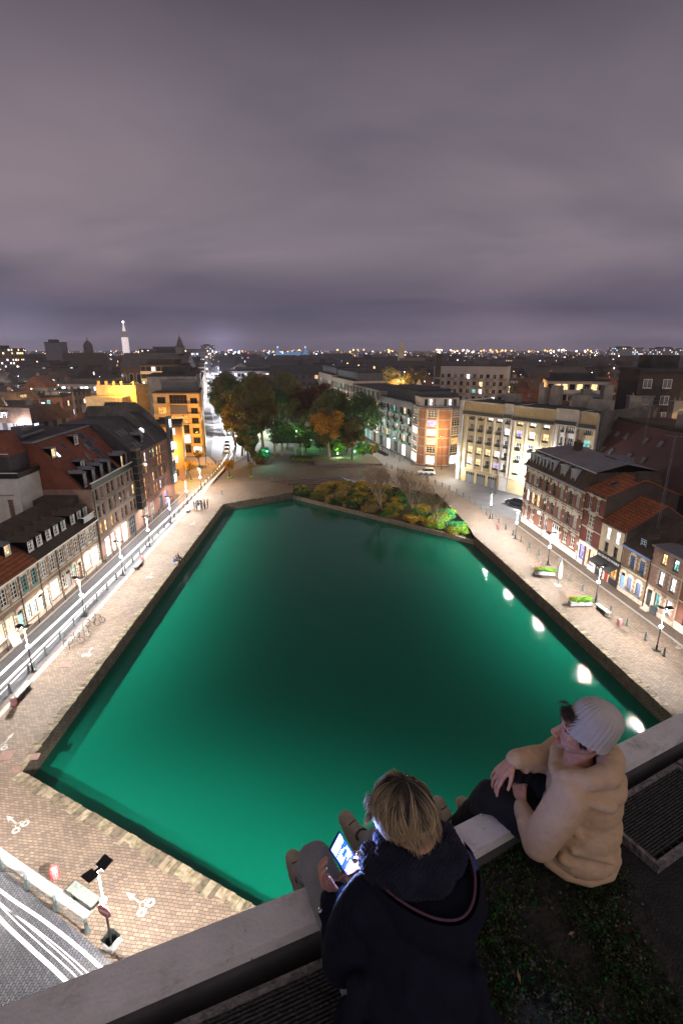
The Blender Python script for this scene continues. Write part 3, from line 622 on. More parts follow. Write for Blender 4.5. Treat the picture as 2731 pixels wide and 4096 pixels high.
# ---- tall red-brown block with raw concrete gable
def tall_left():
    L_ = 16.6; o = empty('apartment_block', (-31.9, 78.3, 0), R(90), 'tall narrow-windowed red brick block with a bare concrete gable, last on the left quay', 'apartment block')
    Hh = 11.6; ops = []
    for f, z in enumerate((3.6, 5.7, 7.8, 9.6)):
        for i, u in enumerate((.8, 2.2, 3.5, 6.2, 7.4, 9.2, 10.6, 12.0)):
            if z > 9 and i > 5: pass
            pk = {(3, 0): 'w', (3, 2): 'w', (2, 2): 'a', (1, 3): 'o', (0, 5): 'w', (3, 5): 'o', (2, 0): 'w'}.get((f, i), rnd.choice('dcdda'))
            ops.append((u, u + .7, z, z + 1.5, ('win', pk, 1, 2, 'grey')))
    gr = [(1.0, 2.6, 0, 2.6, ('win', 'd', 3, 2, 'white')), (3.6, 5.2, 0, 2.6, ('win', 'd', 3, 2, 'white')), (8.2, 9.6, 0, 2.5, ('door', wd_dark, 'd')), (10.8, 12.2, .1, 2.6, ('win', 'v', 2, 2, 'blue'))]
    body(o, L_, 14, Hh, ops + gr, brick_red, side=concrete); put_windows(o, ops + gr)
    # concrete gable profile rising over the roofs
    g = MB(); P = [(0, Hh), (3.0, 15.8), (5.5, 17.9), (11, 17.9), (14, Hh)]
    for x0, x1 in ((9.6, 9.9), (L_ - .3, L_)):
        k = len(P); g.add([(x0, p[0], p[1]) for p in P] + [(x1, p[0], p[1]) for p in P], [tuple(range(k)), tuple(range(2 * k - 1, k - 1, -1))] + [(i, k + i, k + (i + 1) % k, (i + 1) % k) for i in range(k)])
    gg = g.build('concrete_gable', concrete, o)
    mb = MB(); mb.add([(9.58, 2.4, 13.2), (9.58, 1.9, 13.5), (9.58, 1.9, 14.0), (9.58, 2.4, 14.3), (9.58, 2.9, 14.0), (9.58, 2.9, 13.5)], [(5, 4, 3, 2, 1, 0)]); mb.build('hexagonal_window', pane_white, gg)
    window(gg, 9.5, 9.2, 15.2, 1.0, 1.4, 'w', 1, 1, 'grey', rz=R(-90)); window(gg, 9.5, 6.8, 15.6, 1.2, 1.2, 'o', 2, 1, 'grey', rz=R(-90))
    mb = MB(); mb.add([(0, -.1, Hh), (L_, -.1, Hh), (L_, 5.2, 16.2), (0, 5.2, 16.2), (0, 11, 16.2), (L_, 11, 16.2), (0, 14, Hh), (L_, 14, Hh)], [(0, 1, 2, 3), (3, 2, 5, 4), (4, 5, 7, 6), (0, 3, 4, 6), (1, 7, 5, 2)]); mb.build('roof', slate, o)
    sl = 4.6 / 5.3
    for u, t in ((2.0, .5), (3.1, .5), (4.2, .5), (2.6, .1), (3.8, .1), (7.4, .4)): skylight(o, u, -.1 + 5.3 * t, Hh + 4.6 * t + .03, sl, .6, 1.3, 'c')
    dormer(o, 5.6, .9, Hh + .9, 1.0, 1.2, 1.5, zinc, conc_light, 'd', 'grey')
    # corner glass bays on the far edge
    mb = MB(); mb.box(L_ - 1.6, L_ - .1, -.6, -.02, 2.9, 15.4); gb = mb.build('corner_bay', M('bay_glass', (.10, .11, .11), .15, .3, .9), o)
    mb = MB()
    for k in range(7): mb.box(L_ - 1.65, L_ - .05, -.66, -.6, 2.9 + k * 2.05, 3.05 + k * 2.05)
    for u in (L_ - 1.65, L_ - .85, L_ - .1): mb.box(u, u + .07, -.67, -.6, 2.9, 15.4)
    mb.build('bay_frame', FR['grey'], gb)
    for k, pk in enumerate('sdowdw'):
        mb = MB(); mb.quad((L_ - 1.5, -.63, 3.2 + k * 2.05), (L_ - .2, -.63, 3.2 + k * 2.05), (L_ - .2, -.63, 4.7 + k * 2.05), (L_ - 1.5, -.63, 4.7 + k * 2.05)); mb.build('bay_window', PANES[pk], gb)
    drainpipe(o, .1, 11.4)
    mb = MB(); mb.lathe([(.05, 0), (.16, .04), (.16, .2), (.05, .25)], 10, (2.9, -.3, 9.2)); wl = mb.build('wall_light', M('wall_lamp_glow', (1, .8, .6), .4, 0, emit=(1, .8, .6), es=25), o)
    return o
tall_left()
# ---- right side houses
def H_(P0, P1, label, group='houses along the right quay', cat='row house', name='row_house'):
    Lx, a = frame_of(P0, P1); return empty(name, (*P0, 0), a, label, cat, group), Lx
RP = [(29.62, 80.4), (31.49, 63.65), (31.96, 59.43), (32.55, 55.0), (33.1, 50.5), (33.75, 46.2), (34.9, 36.5)]
# A
o, Lx = H_(RP[0], RP[1], 'large red brick and white stone mansion with grey metal mansard roof', None, 'mansion', 'brick_mansion')
ops = []
U = [1.0, 2.7, 4.4, 6.4, 8.6, 10.6, 13.0, 14.7]
for f, (z, h) in enumerate(((3.9, 1.9), (6.8, 1.9))):
    for i, u in enumerate(U):
        pk = {(0, 0): 'w', (0, 1): 'o', (0, 2): 'o'}.get((f, i), 'xxdddxdx'[i] if f else 'dddddxdx'[i])
        ops.append((u, u + .95, z, z + h, ('win', pk, 2, 2, 'grey')))
gr = [(1.0, 1.9, 1.2, 3.1, ws('c', 2, 2)), (2.9, 3.8, 1.2, 3.1, ws('d', 2, 2)), (5.9, 6.6, 1.3, 2.9, ws('d', 1, 2)), (7.4, 8.3, 1.0, 3.0, ws('d', 2, 2)), (9.7, 11.9, 0, 3.1, ('garage', wd_white)), (13.0, 13.9, 1.3, 2.9, ws('d', 2, 3)), (14.9, 15.8, 1.3, 2.9, ws('d', 2, 3))]
body(o, Lx, 10.5, 9.6, ops + gr, brick_red, side=brick_dark); put_windows(o, ops + gr)
stone_trim(o, Lx, ops + [g for g in gr if g[4][0] == 'win'], [(0, .9), (3.4, .14), (3.75, .08), (6.2, .16), (6.55, .1), (9.2, .3)], M('white_stone', (.58, .54, .47), .8, .2, 3, .2, 15), blocks=0)
mb = MB()
for i, u in enumerate(U):
    for z in (5.85, 8.72):
        mb.box(u - .25, u + .1, -.08, -.003, z - .25, z + .32); mb.box(u + .85, u + 1.2, -.08, -.003, z - .25, z + .32); mb.box(u + .3, u + .65, -.1, -.003, z + .05, z + .42)
    for z in (3.5, 6.35): mb.box(u + .1, u + .3, -.12, -.003, z, z + .3); mb.box(u + .65, u + .85, -.12, -.003, z, z + .3)
for u in (.1, 4.0, 8.0, 12.2, Lx - .35):
    for k in range(7): mb.box(u, u + .25, -.06, -.003, 1.0 + k * 1.2, 1.3 + k * 1.2)
mb.build('stone_ornament', M('white_stone', (.58, .54, .47)), o)
mb = MB(); mb.add([(-.2, -.25, 9.6), (Lx + .1, -.25, 9.6), (Lx + .1, 1.0, 12.0), (-.2 + .9, 1.0, 12.0), (.7, 9.5, 12.0), (Lx + .1, 9.5, 12.0), (-.2, 10.6, 9.6), (Lx + .1, 10.6, 9.6)], [(0, 1, 2, 3), (4, 5, 7, 6), (0, 3, 4, 6), (1, 7, 5, 2)]); mb.build('mansard', slate_brown, o)
metal_roof = brick('seam_metal_roof', (.19, .18, .20), (.17, .165, .18), (.07, .07, .075), 9.0, .62, .035, False, R(90), .55, .5, .3, .4)
mb = MB(); mb.add([(.5, .85, 12.02), (Lx + .1, .85, 12.02), (Lx + .1, 5.0, 13.0), (2.6, 5.0, 13.0), (Lx + .1, 9.6, 12.02), (.5, 9.6, 12.02)], [(0, 1, 2, 3), (3, 2, 4, 5), (0, 3, 5)]); mb.build('roof', metal_roof, o)
mb = MB(); mb.box(-.3, Lx + .2, -.55, -.2, 9.45, 9.62); mb.box(.4, Lx + .15, .75, .95, 11.92, 12.06); mb.build('gutter', M('pale_blue_zinc', (.36, .38, .44), .5, .1, 3), o)
for i, u in enumerate((1.3, 3.3, 5.4, 7.6, 10.6, 13.3)):
    dormer(o, u, .05, 9.85, 1.1, 1.75, 1.1, M('pale_blue_zinc', (.36, .38, .44)), M('pale_blue_zinc', (.36, .38, .44)), 'xdddxx'[i] if i != 3 else 'd', 'grey', False)
chimney(o, 6.0, 4.6, 12.5, 13.9, 1.3, .7, 4)
mb = MB(); mb.box(10.8, 13.4, 5.8, 8.4, 12.4, 13.0); mb.build('roof_hatch', zinc, o)
drainpipe(o, 7.2, 9.4); drainpipe(o, .15, 9.4)
mb = MB(); mb.box(5.6, 5.85, -.22, -.02, 3.1, 3.3); mb.build('wall_light', M('wall_lamp_glow', (1, .8, .6)), o)
# B
o, Lx = H_(RP[1], RP[2], 'narrow red brick house with a white shopfront and orange side roof')
ops = [(.9, 1.55, 7.6, 9.3, ws('d', 2, 2)), (2.5, 3.15, 7.6, 9.3, ws('d', 2, 2)), (1.3, 2.6, 5.5, 7.0, ws('c', 2, 3)), (1.3, 2.6, 3.2, 4.9, ws('c', 2, 3))]
gr = [(.4, 1.4, .7, 2.7, ws('v', 2, 2, 'blue')), (1.6, 2.4, 0, 2.7, ('win', 'o', 1, 2, 'blue')), (2.6, 3.9, .7, 2.7, ws('o', 2, 2, 'blue'))]
body(o, Lx, 9.5, 10.0, ops + gr, brick('crimson_brick', (.20, .035, .025), (.15, .03, .02), (.12, .06, .05)), 1.8, side=brick_dark); put_windows(o, ops + gr)
mb = MB()
for a, b2 in ((0, .38), (3.92, Lx)): mb.box(a + .01, b2 - .01, -.06, -.003, 0, 3.0)
mb.box(.38, 3.92, -.06, -.003, 2.72, 3.0); mb.box(.39, 1.38, -.06, -.003, 0, .68); mb.box(2.6, 3.9, -.06, -.003, 0, .68); mb.build('shopfront', white_paint, o)
stone_trim(o, Lx, ops, [(3.02, .14), (5.1, .12), (7.3, .12), (9.5, .12)], M('white_stone', (.58, .54, .47)), blocks=0)
gable_roof(o, Lx, 9.5, 10.0, 1.9, tile_orange); gutter(o, Lx, 10.0, dark_iron); drainpipe(o, .1, 9.8)
chimney(o, 3.7, 4.6, 11.2, 12.8, .5, 1.5, 0, brick_dark); skylight(o, 2.2, 1.6, 10.85, .38, .8, 1.1, 'd')
# C restaurant
o, Lx = H_(RP[2], RP[3], 'cream rendered house above the black restaurant front with its awning')
ops = [(1.0, 1.7, 4.6, 6.2, ('win', 'w', 1, 2, 'white')), (2.75, 3.45, 4.6, 6.2, ('win', 'w', 1, 2, 'white')), (1.0, 1.7, 2.9 + .2, 4.1, ('win', 'd', 1, 2, 'white')), (2.75, 3.45, 3.1, 4.1, ('win', 'd', 1, 2, 'white'))]
ops = [(1.0, 1.75, 5.1, 6.6, ('win', 'w', 1, 2, 'white')), (2.75, 3.5, 5.1, 6.6, ('win', 'w', 1, 2, 'white')), (1.0, 1.75, 3.45, 4.75, ('win', 'd', 1, 2, 'dark')), (2.75, 3.5, 3.45, 4.75, ('win', 'd', 1, 2, 'dark'))]
gr = [(.3, 1.5, .9, 2.3, ('win', 'd', 2, 1, 'dark')), (1.75, 2.55, 0, 2.3, ('door', wd_red, 'a')), (2.75, 4.0, .9, 2.3, ('win', 'a', 2, 1, 'brown'))]
body(o, Lx, 9.0, 7.1, ops + gr, render_cream, 2.9, side=brick_dark); put_windows(o, ops + gr)
mb = MB(); mb.box(.02, Lx - .02, -.07, -.003, 2.35, 3.3); mb.box(.02, .28, -.07, -.003, 0, 2.34); mb.box(4.02, Lx - .02, -.07, -.003, 0, 2.34); mb.box(.29, 1.5, -.07, -.003, 0, .88); mb.box(2.76, 4.0, -.07, -.003, 0, .88)
fas = mb.build('fascia', M('dark_shopfront', (.018, .015, .018), .45, .1, 3), o)
def text_mesh(s, size, m, name, par, loc, rot, ext=.008):
    cu = bpy.data.curves.new(name, 'FONT'); cu.body = s; cu.size = size; cu.extrude = ext; cu.align_x = 'CENTER'
    tmp = bpy.data.objects.new(name, cu); COL.objects.link(tmp); bpy.context.view_layer.update()
    me = bpy.data.meshes.new_from_object(tmp.evaluated_get(bpy.context.evaluated_depsgraph_get())); me.materials.clear(); me.materials.append(m)
    bpy.data.objects.remove(tmp); r = bpy.data.objects.new(name, me); COL.objects.link(r); r.parent = par; r.location = loc; r.rotation_euler = rot; return r
text_mesh('AU QUAI DU WAULT', .42, M('sign_letter', (.85, .85, .85), .5, 0, emit=(1, 1, 1), es=.25), 'lettering', fas, (Lx / 2, -.09, 2.72), (R(90), 0, 0))
mb = MB(); mb.add([(.1, -.08, 2.62), (Lx - .1, -.08, 2.62), (Lx - .1, -1.25, 2.15), (.1, -1.25, 2.15), (.1, -1.27, 1.95), (Lx - .1, -1.27, 1.95)], [(0, 3, 2, 1), (3, 4, 5, 2)]); mb.add([(.1, -.08, 2.60), (Lx - .1, -.08, 2.60), (Lx - .1, -1.24, 2.13), (.1, -1.24, 2.13)], [(0, 1, 2, 3)]); mb.build('awning', M('black_canvas', (.02, .02, .022), .85, .2, 5), o)
gable_roof(o, Lx, 9.0, 7.1, 2.9, tile_orange); gutter(o, Lx, 7.1, dark_iron); drainpipe(o, Lx - .05, 6.9)
# D blue gutter
o, Lx = H_(RP[3], RP[4], 'low brown brick house with blue gutter, blue door and flower boxes')
ops = [(1.35, 2.1, 3.5, 4.9, ws('d', 3, 5, 'blue')), (2.95, 3.7, 3.5, 4.9, ws('d', 3, 5, 'blue'))]
gr = [(.25, .95, 0, 2.4, D_(wd_blue)), (1.45, 2.2, .9, 2.3, ws('c', 3, 5, 'blue')), (2.95, 3.7, .9, 2.3, ws('c', 3, 5, 'blue'))]
body(o, Lx, 9.0, 5.8, ops + gr, brick_brown, 3.0, side=brick_dark); put_windows(o, ops + gr); stone_trim(o, Lx, ops + gr, [(0, .5), (2.95, .12)], blocks=1)
gable_roof(o, Lx, 9.0, 5.8, 3.0, slate_brown); gutter(o, Lx, 5.75, FR['blue'], h=.22); dormer(o, 2.2, .5, 6.05, .95, 1.1, 1.7, slate_brown, wd_blue, 'd', 'white'); drainpipe(o, Lx - .05, 5.5)
fl_red = M('geranium', (.45, .03, .04), .7, .4, 20); leaf_g = M('plant_green', (.06, .16, .03), .8, .4, 12)
for u in (1.35, 2.95):
    for z in (3.3, .7):
        mb = MB(); r = random.Random(int(u * z * 100))
        mb.box(u, u + .75, -.28, -.09, z, z + .14)
        b4 = mb.build('flower_box', M('box_blue', (.12, .2, .3), .6, 0), o); mb = MB()
        for k in range(70):
            x = u + r.random() * .8; y = -.34 + r.random() * .3; zz = z + .1 + r.random() * .28; s_ = .04; mb.mi = 0 if r.random() < .7 else 1
            a = r.random() * 3; mb.quad((x - s_ * math.cos(a), y - s_ * math.sin(a), zz - s_), (x + s_ * math.cos(a), y + s_ * math.sin(a), zz - s_ * .4), (x + s_ * math.cos(a), y + s_ * math.sin(a), zz + s_), (x - s_ * math.cos(a), y - s_ * math.sin(a), zz + s_ * .4))
        mb.build('flowers', [leaf_g, fl_red], b4)
# E
o, Lx = H_(RP[4], RP[5], 'pink brick house with a flat-topped brick dormer storey and dark door')
ops = [(1.3, 2.0, 3.4, 4.9, ('win', 'w', 2, 1, 'dark')), (2.9, 3.6, 3.4, 4.9, ('win', 'w', 2, 1, 'dark')), (1.2, 1.9, 5.7, 6.9, ('win', 'o', 2, 1, 'dark')), (2.8, 3.5, 5.7, 6.9, ('win', 't', 2, 1, 'dark'))]
gr = [(.2, .9, .1, 2.4, D_(wd_dark)), (1.3, 2.0, .9, 2.4, ('win', 't', 2, 1, 'dark')), (2.9, 3.6, .9, 2.4, ('win', 'w', 2, 1, 'dark'))]
body(o, Lx, 4.0, 7.2, ops + gr, brick_pink, side=brick_dark); put_windows(o, ops + gr); stone_trim(o, Lx, ops[:2] + gr, [(0, .5), (5.15, .12), (2.8, .1)], blocks=1)
mb = MB(); mb.box(-.1, Lx + .1, -.3, 4.0, 7.2, 7.4); mb.build('dormer_roof', metal_roof, o); gable_roof(o, Lx, 9.0, 5.6, 3.2, slate_brown, -.9, yo=.2)
mb = MB(); mb.box(.1, 1.0, -.5, -.06, 0, .14); mb.build('doorstep', stone, o); mb = MB(); mb.box(1.1, 2.0, -.16, -.06, .05, .85); mb.build('cellar_cover', wd_dark, o); drainpipe(o, Lx - .05, 7.0, stone)
# F
o, Lx = H_(RP[5], RP[6], 'brick house with arched garage doorway at the right picture edge')
gr = [(.9, 3.1, 0, 2.6, ('garage', wd_dark)), (4.0, 6.2, 0, 2.6, ('garage', wd_dark))]; ops = row((.6, 2.4, 4.4, 6.4), .8, 3.5, 5.1, 'dcdd', 2, 2)
body(o, Lx, 9.0, 7.0, ops + gr, brick_red, 3.0, side=brick_dark); put_windows(o, ops + gr); stone_trim(o, Lx, ops + gr, [(0, .8), (3.05, .12)], M('white_stone', (.58, .54, .47)), blocks=0)
gable_roof(o, Lx, 9.0, 7.0, 3.0, slate_brown); gutter(o, Lx, 7.0, dark_iron)
# ---- cream art-deco apartments
def cream():
    P = [(25.6, 108.4), (35.2, 95.4)]; Lx, a = frame_of(*P)
    o = empty('apartment_block', (*P[0], 0), a, 'six-storey cream and yellow art-deco apartment block above a row of garages', 'apartment block')
    def wing(x0, x1, y, Hh, cols, mlow, z_low=2.8, top=True, lit={}):
        w = empty('wing', (x0, y, 0)); w.parent = o; Lw = x1 - x0; ops = []
        for f in range(5):
            z = 3.4 + f * 2.35
            for i, u in enumerate(cols):
                pk = lit.get((f, i), rnd.choice('ddcddc')); ops.append((u, u + 1.15, z + .45, z + 1.95, ('win', pk, 3, 2, 'white')))
        gr = []
        if x0 == 0: gr = [(1.6 + k * 2.85, 3.9 + k * 2.85, 0, 2.3, ('garage', wd_grey)) for k in range(4) if 4 + k * 2.85 < Lw]
        body(w, Lw, 9, Hh, ops + gr, mlow, side=render_white, name='wall'); put_windows(w, ops + gr)
        mb = MB(); mb.box(0, Lw, -.12, -.003, 2.75, 3.0); mb.box(0, Lw, -.5, -.003, Hh - 2.4 - .25, Hh - 2.4 - .05); mb.box(-.02, Lw + .02, -.25, 0, Hh - .02, Hh + .25)
        for u in [c - .75 for c in cols] + [Lw - .35]: mb.box(u, u + .3, -.2, -.003, 3.0, Hh - 2.7) if u > 0 else None
        mb.build('cornice', render_cream, w)
        mb = MB(); mb.box(.1, Lw - .1, -.48, -.44, Hh - 2.4, Hh - 1.75); mb.build('balcony_rail', dark_iron, w)
        mb = MB()
        for oo in ops: mb.box(oo[0] - .05, oo[1] + .05, -.16, -.12, oo[2] - .05, oo[2] + .35)
        mb.build('window_rail', dark_iron, w)
        mb = MB(); mb.box(-.01, Lw + .01, .3, 9, Hh + .02, Hh + .1); mb.build('flat_roof', roof_felt, w); return w
    w1 = wing(0, 10.2, 0, 16.7, (1.7, 4.0, 6.3, 8.5), render_yellow, lit={(0, 0): 's', (0, 1): 'o', (0, 3): 'v', (1, 0): 'o', (1, 1): 'o', (1, 2): 'o', (1, 3): 'w', (4, 2): 'w', (4, 3): 'w'})
    w2 = wing(10.3, 12.2, -.25, 16.9, (.4,), render_white, lit={(3, 0): 's'})
    w3 = wing(12.3, 21.2, -.3, 16.7, (1.1, 3.8, 6.6), render_yellow, lit={(0, 0): 'w', (4, 0): 'o', (4, 1): 's', (4, 2): 's', (3, 1): 'w', (3, 2): 'o', (3, 0): 'v'})
    w4 = wing(21.3, 25.4, -.6, 17.0, (1.2, 2.6), render_white)
    w5 = wing(25.5, 28.6, -.3, 16.8, (1.1,), render_yellow, lit={(4, 0): 'd', (3, 0): 't'})
    mb = MB(); mb.box(-.9, -.02, -.3, 9.0, 0, 17.0); mb.build('end_pier', render_white, o)
    mb = MB()
    for k in range(5): mb.box(-.88 + k * .18, -.80 + k * .18, -.36, -.302, 3, 16.9)
    mb.build('pier_flute', render_white, o)
    for x, y, w, h in ((6, 5, 3, 1.6), (13, 6, 1.2, 3.2), (15.2, 6.5, 1.6, 3.6), (20.5, 5, 3, 2.2), (24, 4, 4, 1.8)): mb = MB(); mb.box(x, x + w, y, y + 1.6, 16.9, 16.9 + h); mb.build('chimney', conc_light, o)
    mb = MB(); mb.box(28.62, 29.2, .2, 24, 0, 17.2); mb.build('party_wall', concrete, o)
    l = link('lamp_light', light_data('C', 2400, (1, .95, .85), .15, False), o, (-1.1, -1.3, 4.0))
    mb = MB(); mb.box(-.9, -.3, -.9, -.34, 4.1, 4.4); mb.build('wall_lamp', M('lamp_glow', (1, .95, .85)), o)
cream()
# ---- brick corner building
def poly_building(name, pts, Hh, label, cat, wm, group=None, z0=0, roofm=roof_felt):
    o = empty(name, (*pts[0], 0), 0, label, cat, group); q = [(p[0] - pts[0][0], p[1] - pts[0][1]) for p in pts]; return o, q
o, q = poly_building('corner_building', [(17.8, 130.0), (18.5, 124.6), (20.2, 123.0), (22.7, 121.9), (26.0, 122.3), (29.2, 124.4), (31, 136), (20, 140)], 14.6, 'red brick corner building with stacked glazed bays and white bands', 'corner building', brick_red)
red2 = brick('orange_brick', (.25, .085, .045), (.18, .06, .035), (.2, .14, .1))
for i in range(len(q)):
    A = q[i]; B = q[(i + 1) % len(q)]; Lf, ang = frame_of(A, B); Hh = 13.6
    fc = empty('facet', (A[0], A[1], 0), ang); fc.parent = o
    ops = []
    if i in (0, 2, 4) :
        ops = [(.25, Lf - .25, 3.1 + f * 2.15, 4.75 + f * 2.15, ('win', {0: 'ddsdc', 2: 'dowvd', 4: 'dacdc'}[i][f], 4 if Lf > 3 else 3, 3, 'white')) for f in range(5)]
        ops.append((.3, Lf - .3, .4, 2.5, ('win', 's', 3, 1, 'white')))
    mb = MB(); wall_holes(mb, Lf, 0, Hh, ops); mb.build('wall', red2, fc); put_windows(fc, ops)
    mb = MB()
    for f in range(7): mb.box(0, Lf, -.06, -.003, .02 + f * 2.15 + (.25 if f else 0), .22 + f * 2.15 + (.25 if f else 0))
    mb.box(0, .22, -.09, -.003, 0, Hh); mb.box(Lf - .22, Lf, -.09, -.003, 0, Hh); mb.build('white_band', conc_light, fc)
mb = MB(); mb.prism([(p[0] * 1.0, p[1]) for p in q], 13.58, 13.85); mb.build('cornice', zinc, o)
q2 = [(.8 + p[0] * .88, 1.2 + p[1] * .9 + .8) for p in q]
mb = MB(); mb.prism(q2, 13.86, 16.0); pt = mb.build('penthouse', render_white, o)
for k in range(7): window(pt, 2.1 + k * 1.15, -5.2 + 0 * k, 14.2, .7, 1.5, 'dwdddwd'[k], 1, 1, 'dark')
mb = MB(); mb.prism([(p[0] * 1.03 - .2, p[1] * 1.03) for p in q2], 16.02, 16.2); mb.build('flat_roof', roof_felt, o)
# ---- long balcony blocks behind it, along the park's right side
def balcony_block(P0, P1, Hh, label, D=12, green=False, set_back=True, wm=conc_light, ff=2.35, lit=.14, tall=False):
    Lx, a = frame_of(P0, P1); o = empty('apartment_block', (*P0, 0), a, label, 'apartment block', 'balcony blocks right of the park')
    ops = []; n = int(Lx / 2.2); r = random.Random(int(Lx * 13))
    nf = int((Hh - 3.6) / ff)
    for f in range(nf):
        for i in range(n):
            u = .5 + i * (Lx - .6) / n; pk = r.choice('wwot') if r.random() < lit else r.choice('ddddc'); ops.append((u, u + 1.2, 3.9 + f * ff, 5.6 + f * ff, ('win', pk, 2, 1, 'white' if i % 2 else 'dark')))
    for i in range(n // 2):
        u = .6 + i * (Lx - .6) / (n // 2); ops.append((u, u + 2.3, 0.1, 3.0, ('win', r.choice('sdwtd'), 2, 1, 'grey')))
    body(o, Lx, D, Hh, ops, wm); put_windows(o, ops)
    for f in range(nf):
        for i in range(0, n, 2):
            u = .4 + i * (Lx - .6) / n; mb = MB(); mb.box(u, u + 2.9, -.8, -.003, 3.62 + f * ff, 3.74 + f * ff); mb.box(u, u + 2.9, -.84, -.8, 3.70 + f * ff, 4.35 + f * ff)
            mb.build('balcony', M('green_balcony', (.01, .09, .055), .6, .2, 3) if green else conc_light, o)
    mb = MB(); mb.box(0, Lx, -.05, D, Hh, Hh + .2); mb.build('flat_roof', roof_felt, o)
    if set_back: mb = MB(); mb.box(.5, Lx - .5, 2.0, D - 1, Hh + .2, Hh + 2.8); s = mb.build('set_back_storey', M('grey_clad', (.10, .11, .115), .6, .2, 1), o); mb = MB(); mb.box(.3, Lx - .3, 1.7, D - .8, Hh + 2.8, Hh + 3.1); mb.build('roof', roof_felt, s)
    return o
balcony_block((11.2, 152.0), (17.7, 131.0), 14.2, 'grey block with dark green balconies behind the brick corner', green=True, wm=M('grey_panel', (.15, .15, .15), .8, .2, 1))
balcony_block((4.0, 182.0), (11.0, 152.6), 15.6, 'pale concrete block with solar panels on its flat roof, beside the green-balcony block', set_back=False)
balcony_block((-3.6, 212.0), (3.8, 182.6), 16.6, 'stepped pale apartment block behind the right park trees', wm=render_cream)
balcony_block((-10.5, 245.0), (-3.8, 212.6), 17.2, 'farthest pale apartment block at the end of the park', wm=render_cream)
balcony_block((34.0, 196.0), (58.0, 186.0), 21.3, 'broad white slab block with rows of square windows and a dark chimney', wm=M('slab_white', (.36, .35, .37), .8, .15, .4), set_back=False, lit=.2, ff=2.6)
# ------------------------------------------------------------------ trees and planting
def leafmat(name, c, var=.5):
    if name in MATS: return MATS[name]
    m, t, b = newmat(name); co = objco(t); n = N(t, 'ShaderNodeTexNoise'); L(t, co, n.inputs['Vector']); n.inputs['Scale'].default_value = .9; n.inputs['Detail'].default_value = 5
    g = N(t, 'ShaderNodeNewGeometry'); f = math_node(t, 'MULTIPLY_ADD', g.outputs['Random Per Island'], .5, math_node(t, 'MULTIPLY_ADD', n.outputs[0], 1.2, -.35))
    L(t, ramp(t, f, [(.1, tuple(v * (1 - var) for v in c)), (.9, tuple(v * (1 + var) for v in c))]), b.inputs['Base Color'])
    b.inputs['Roughness'].default_value = .7; b.inputs['Specular IOR Level'].default_value = .2
    tr = N(t, 'ShaderNodeBsdfTranslucent'); tr.inputs[0].default_value = (*c, 1); mx = N(t, 'ShaderNodeMixShader'); mx.inputs[0].default_value = .3
    L(t, b.outputs[0], mx.inputs[1]); L(t, tr.outputs[0], mx.inputs[2]); L(t, mx.outputs[0], t.nodes['Material Output'].inputs[0])
    MATS[name] = m; return m
LF = {'brown': leafmat('leaf_brown', (.135, .11, .036)), 'dark': leafmat('leaf_dark', (.045, .085, .03)), 'olive': leafmat('leaf_olive', (.14, .14, .045)), 'gold': leafmat('leaf_gold', (.38, .21, .03)),
      'red': leafmat('leaf_red', (.085, .030, .018)), 'yellow': leafmat('leaf_yellow', (.45, .30, .02)), 'green': leafmat('leaf_green', (.05, .13, .03)), 'lime': leafmat('leaf_lime', (.16, .34, .04)), 'straw': leafmat('leaf_straw', (.20, .15, .06)), 'mint': leafmat('leaf_mint', (.05, .22, .09))}
GF = {'straw': leafmat('shrub_straw', (.34, .25, .10)), 'gold': leafmat('shrub_gold', (.42, .29, .035)), 'olive': leafmat('shrub_olive', (.19, .20, .05)), 'dark': leafmat('shrub_dark', (.05, .13, .04)), 'green': leafmat('shrub_green', (.07, .26, .05)), 'lime': leafmat('shrub_lime', (.28, .50, .07)), 'mint': leafmat('shrub_mint', (.06, .38, .14)), 'red': leafmat('shrub_red', (.12, .04, .03))}
bark = M('bark', (.10, .075, .05), .9, .4, 4, .4, 20)
bark_pale = M('pale_bark', (.28, .22, .14), .85, .35, 3, .3, 14)
def leaves(name, blobs, n, size, mats, seed):
    rs = np.random.RandomState(seed); B = np.array(blobs); wt = B[:, 3] ** 2.2; idx = rs.choice(len(B), n, p=wt / wt.sum())
    d = rs.normal(size=(n, 3)); d /= np.linalg.norm(d, axis=1)[:, None]; rr = rs.uniform(.45, 1.05, n) ** .7
    P = B[idx, :3] + d * (B[idx, 3] * rr)[:, None] * np.array([1, 1, .8])
    nn = d + rs.normal(size=(n, 3)) * .8; nn /= np.linalg.norm(nn, axis=1)[:, None]
    u = np.cross(nn, rs.normal(size=(n, 3))); u /= np.linalg.norm(u, axis=1)[:, None]; v = np.cross(nn, u); sz = (size * rs.uniform(.55, 1.25, n))[:, None]
    V = np.stack([P - u * sz, P - v * sz * .6, P + u * sz, P + v * sz * .6], 1).reshape(-1, 3)
    me = bpy.data.meshes.new(name); me.vertices.add(4 * n); me.vertices.foreach_set('co', V.ravel()); me.loops.add(4 * n); me.loops.foreach_set('vertex_index', np.arange(4 * n, dtype=np.int32)); me.polygons.add(n)
    me.polygons.foreach_set('loop_start', np.arange(0, 4 * n, 4, dtype=np.int32)); me.polygons.foreach_set('loop_total', np.full(n, 4, dtype=np.int32))
    for m in mats: me.materials.append(m)
    me.polygons.foreach_set('material_index', (idx % len(mats)).astype(np.int32)); me.update(calc_edges=True); return me
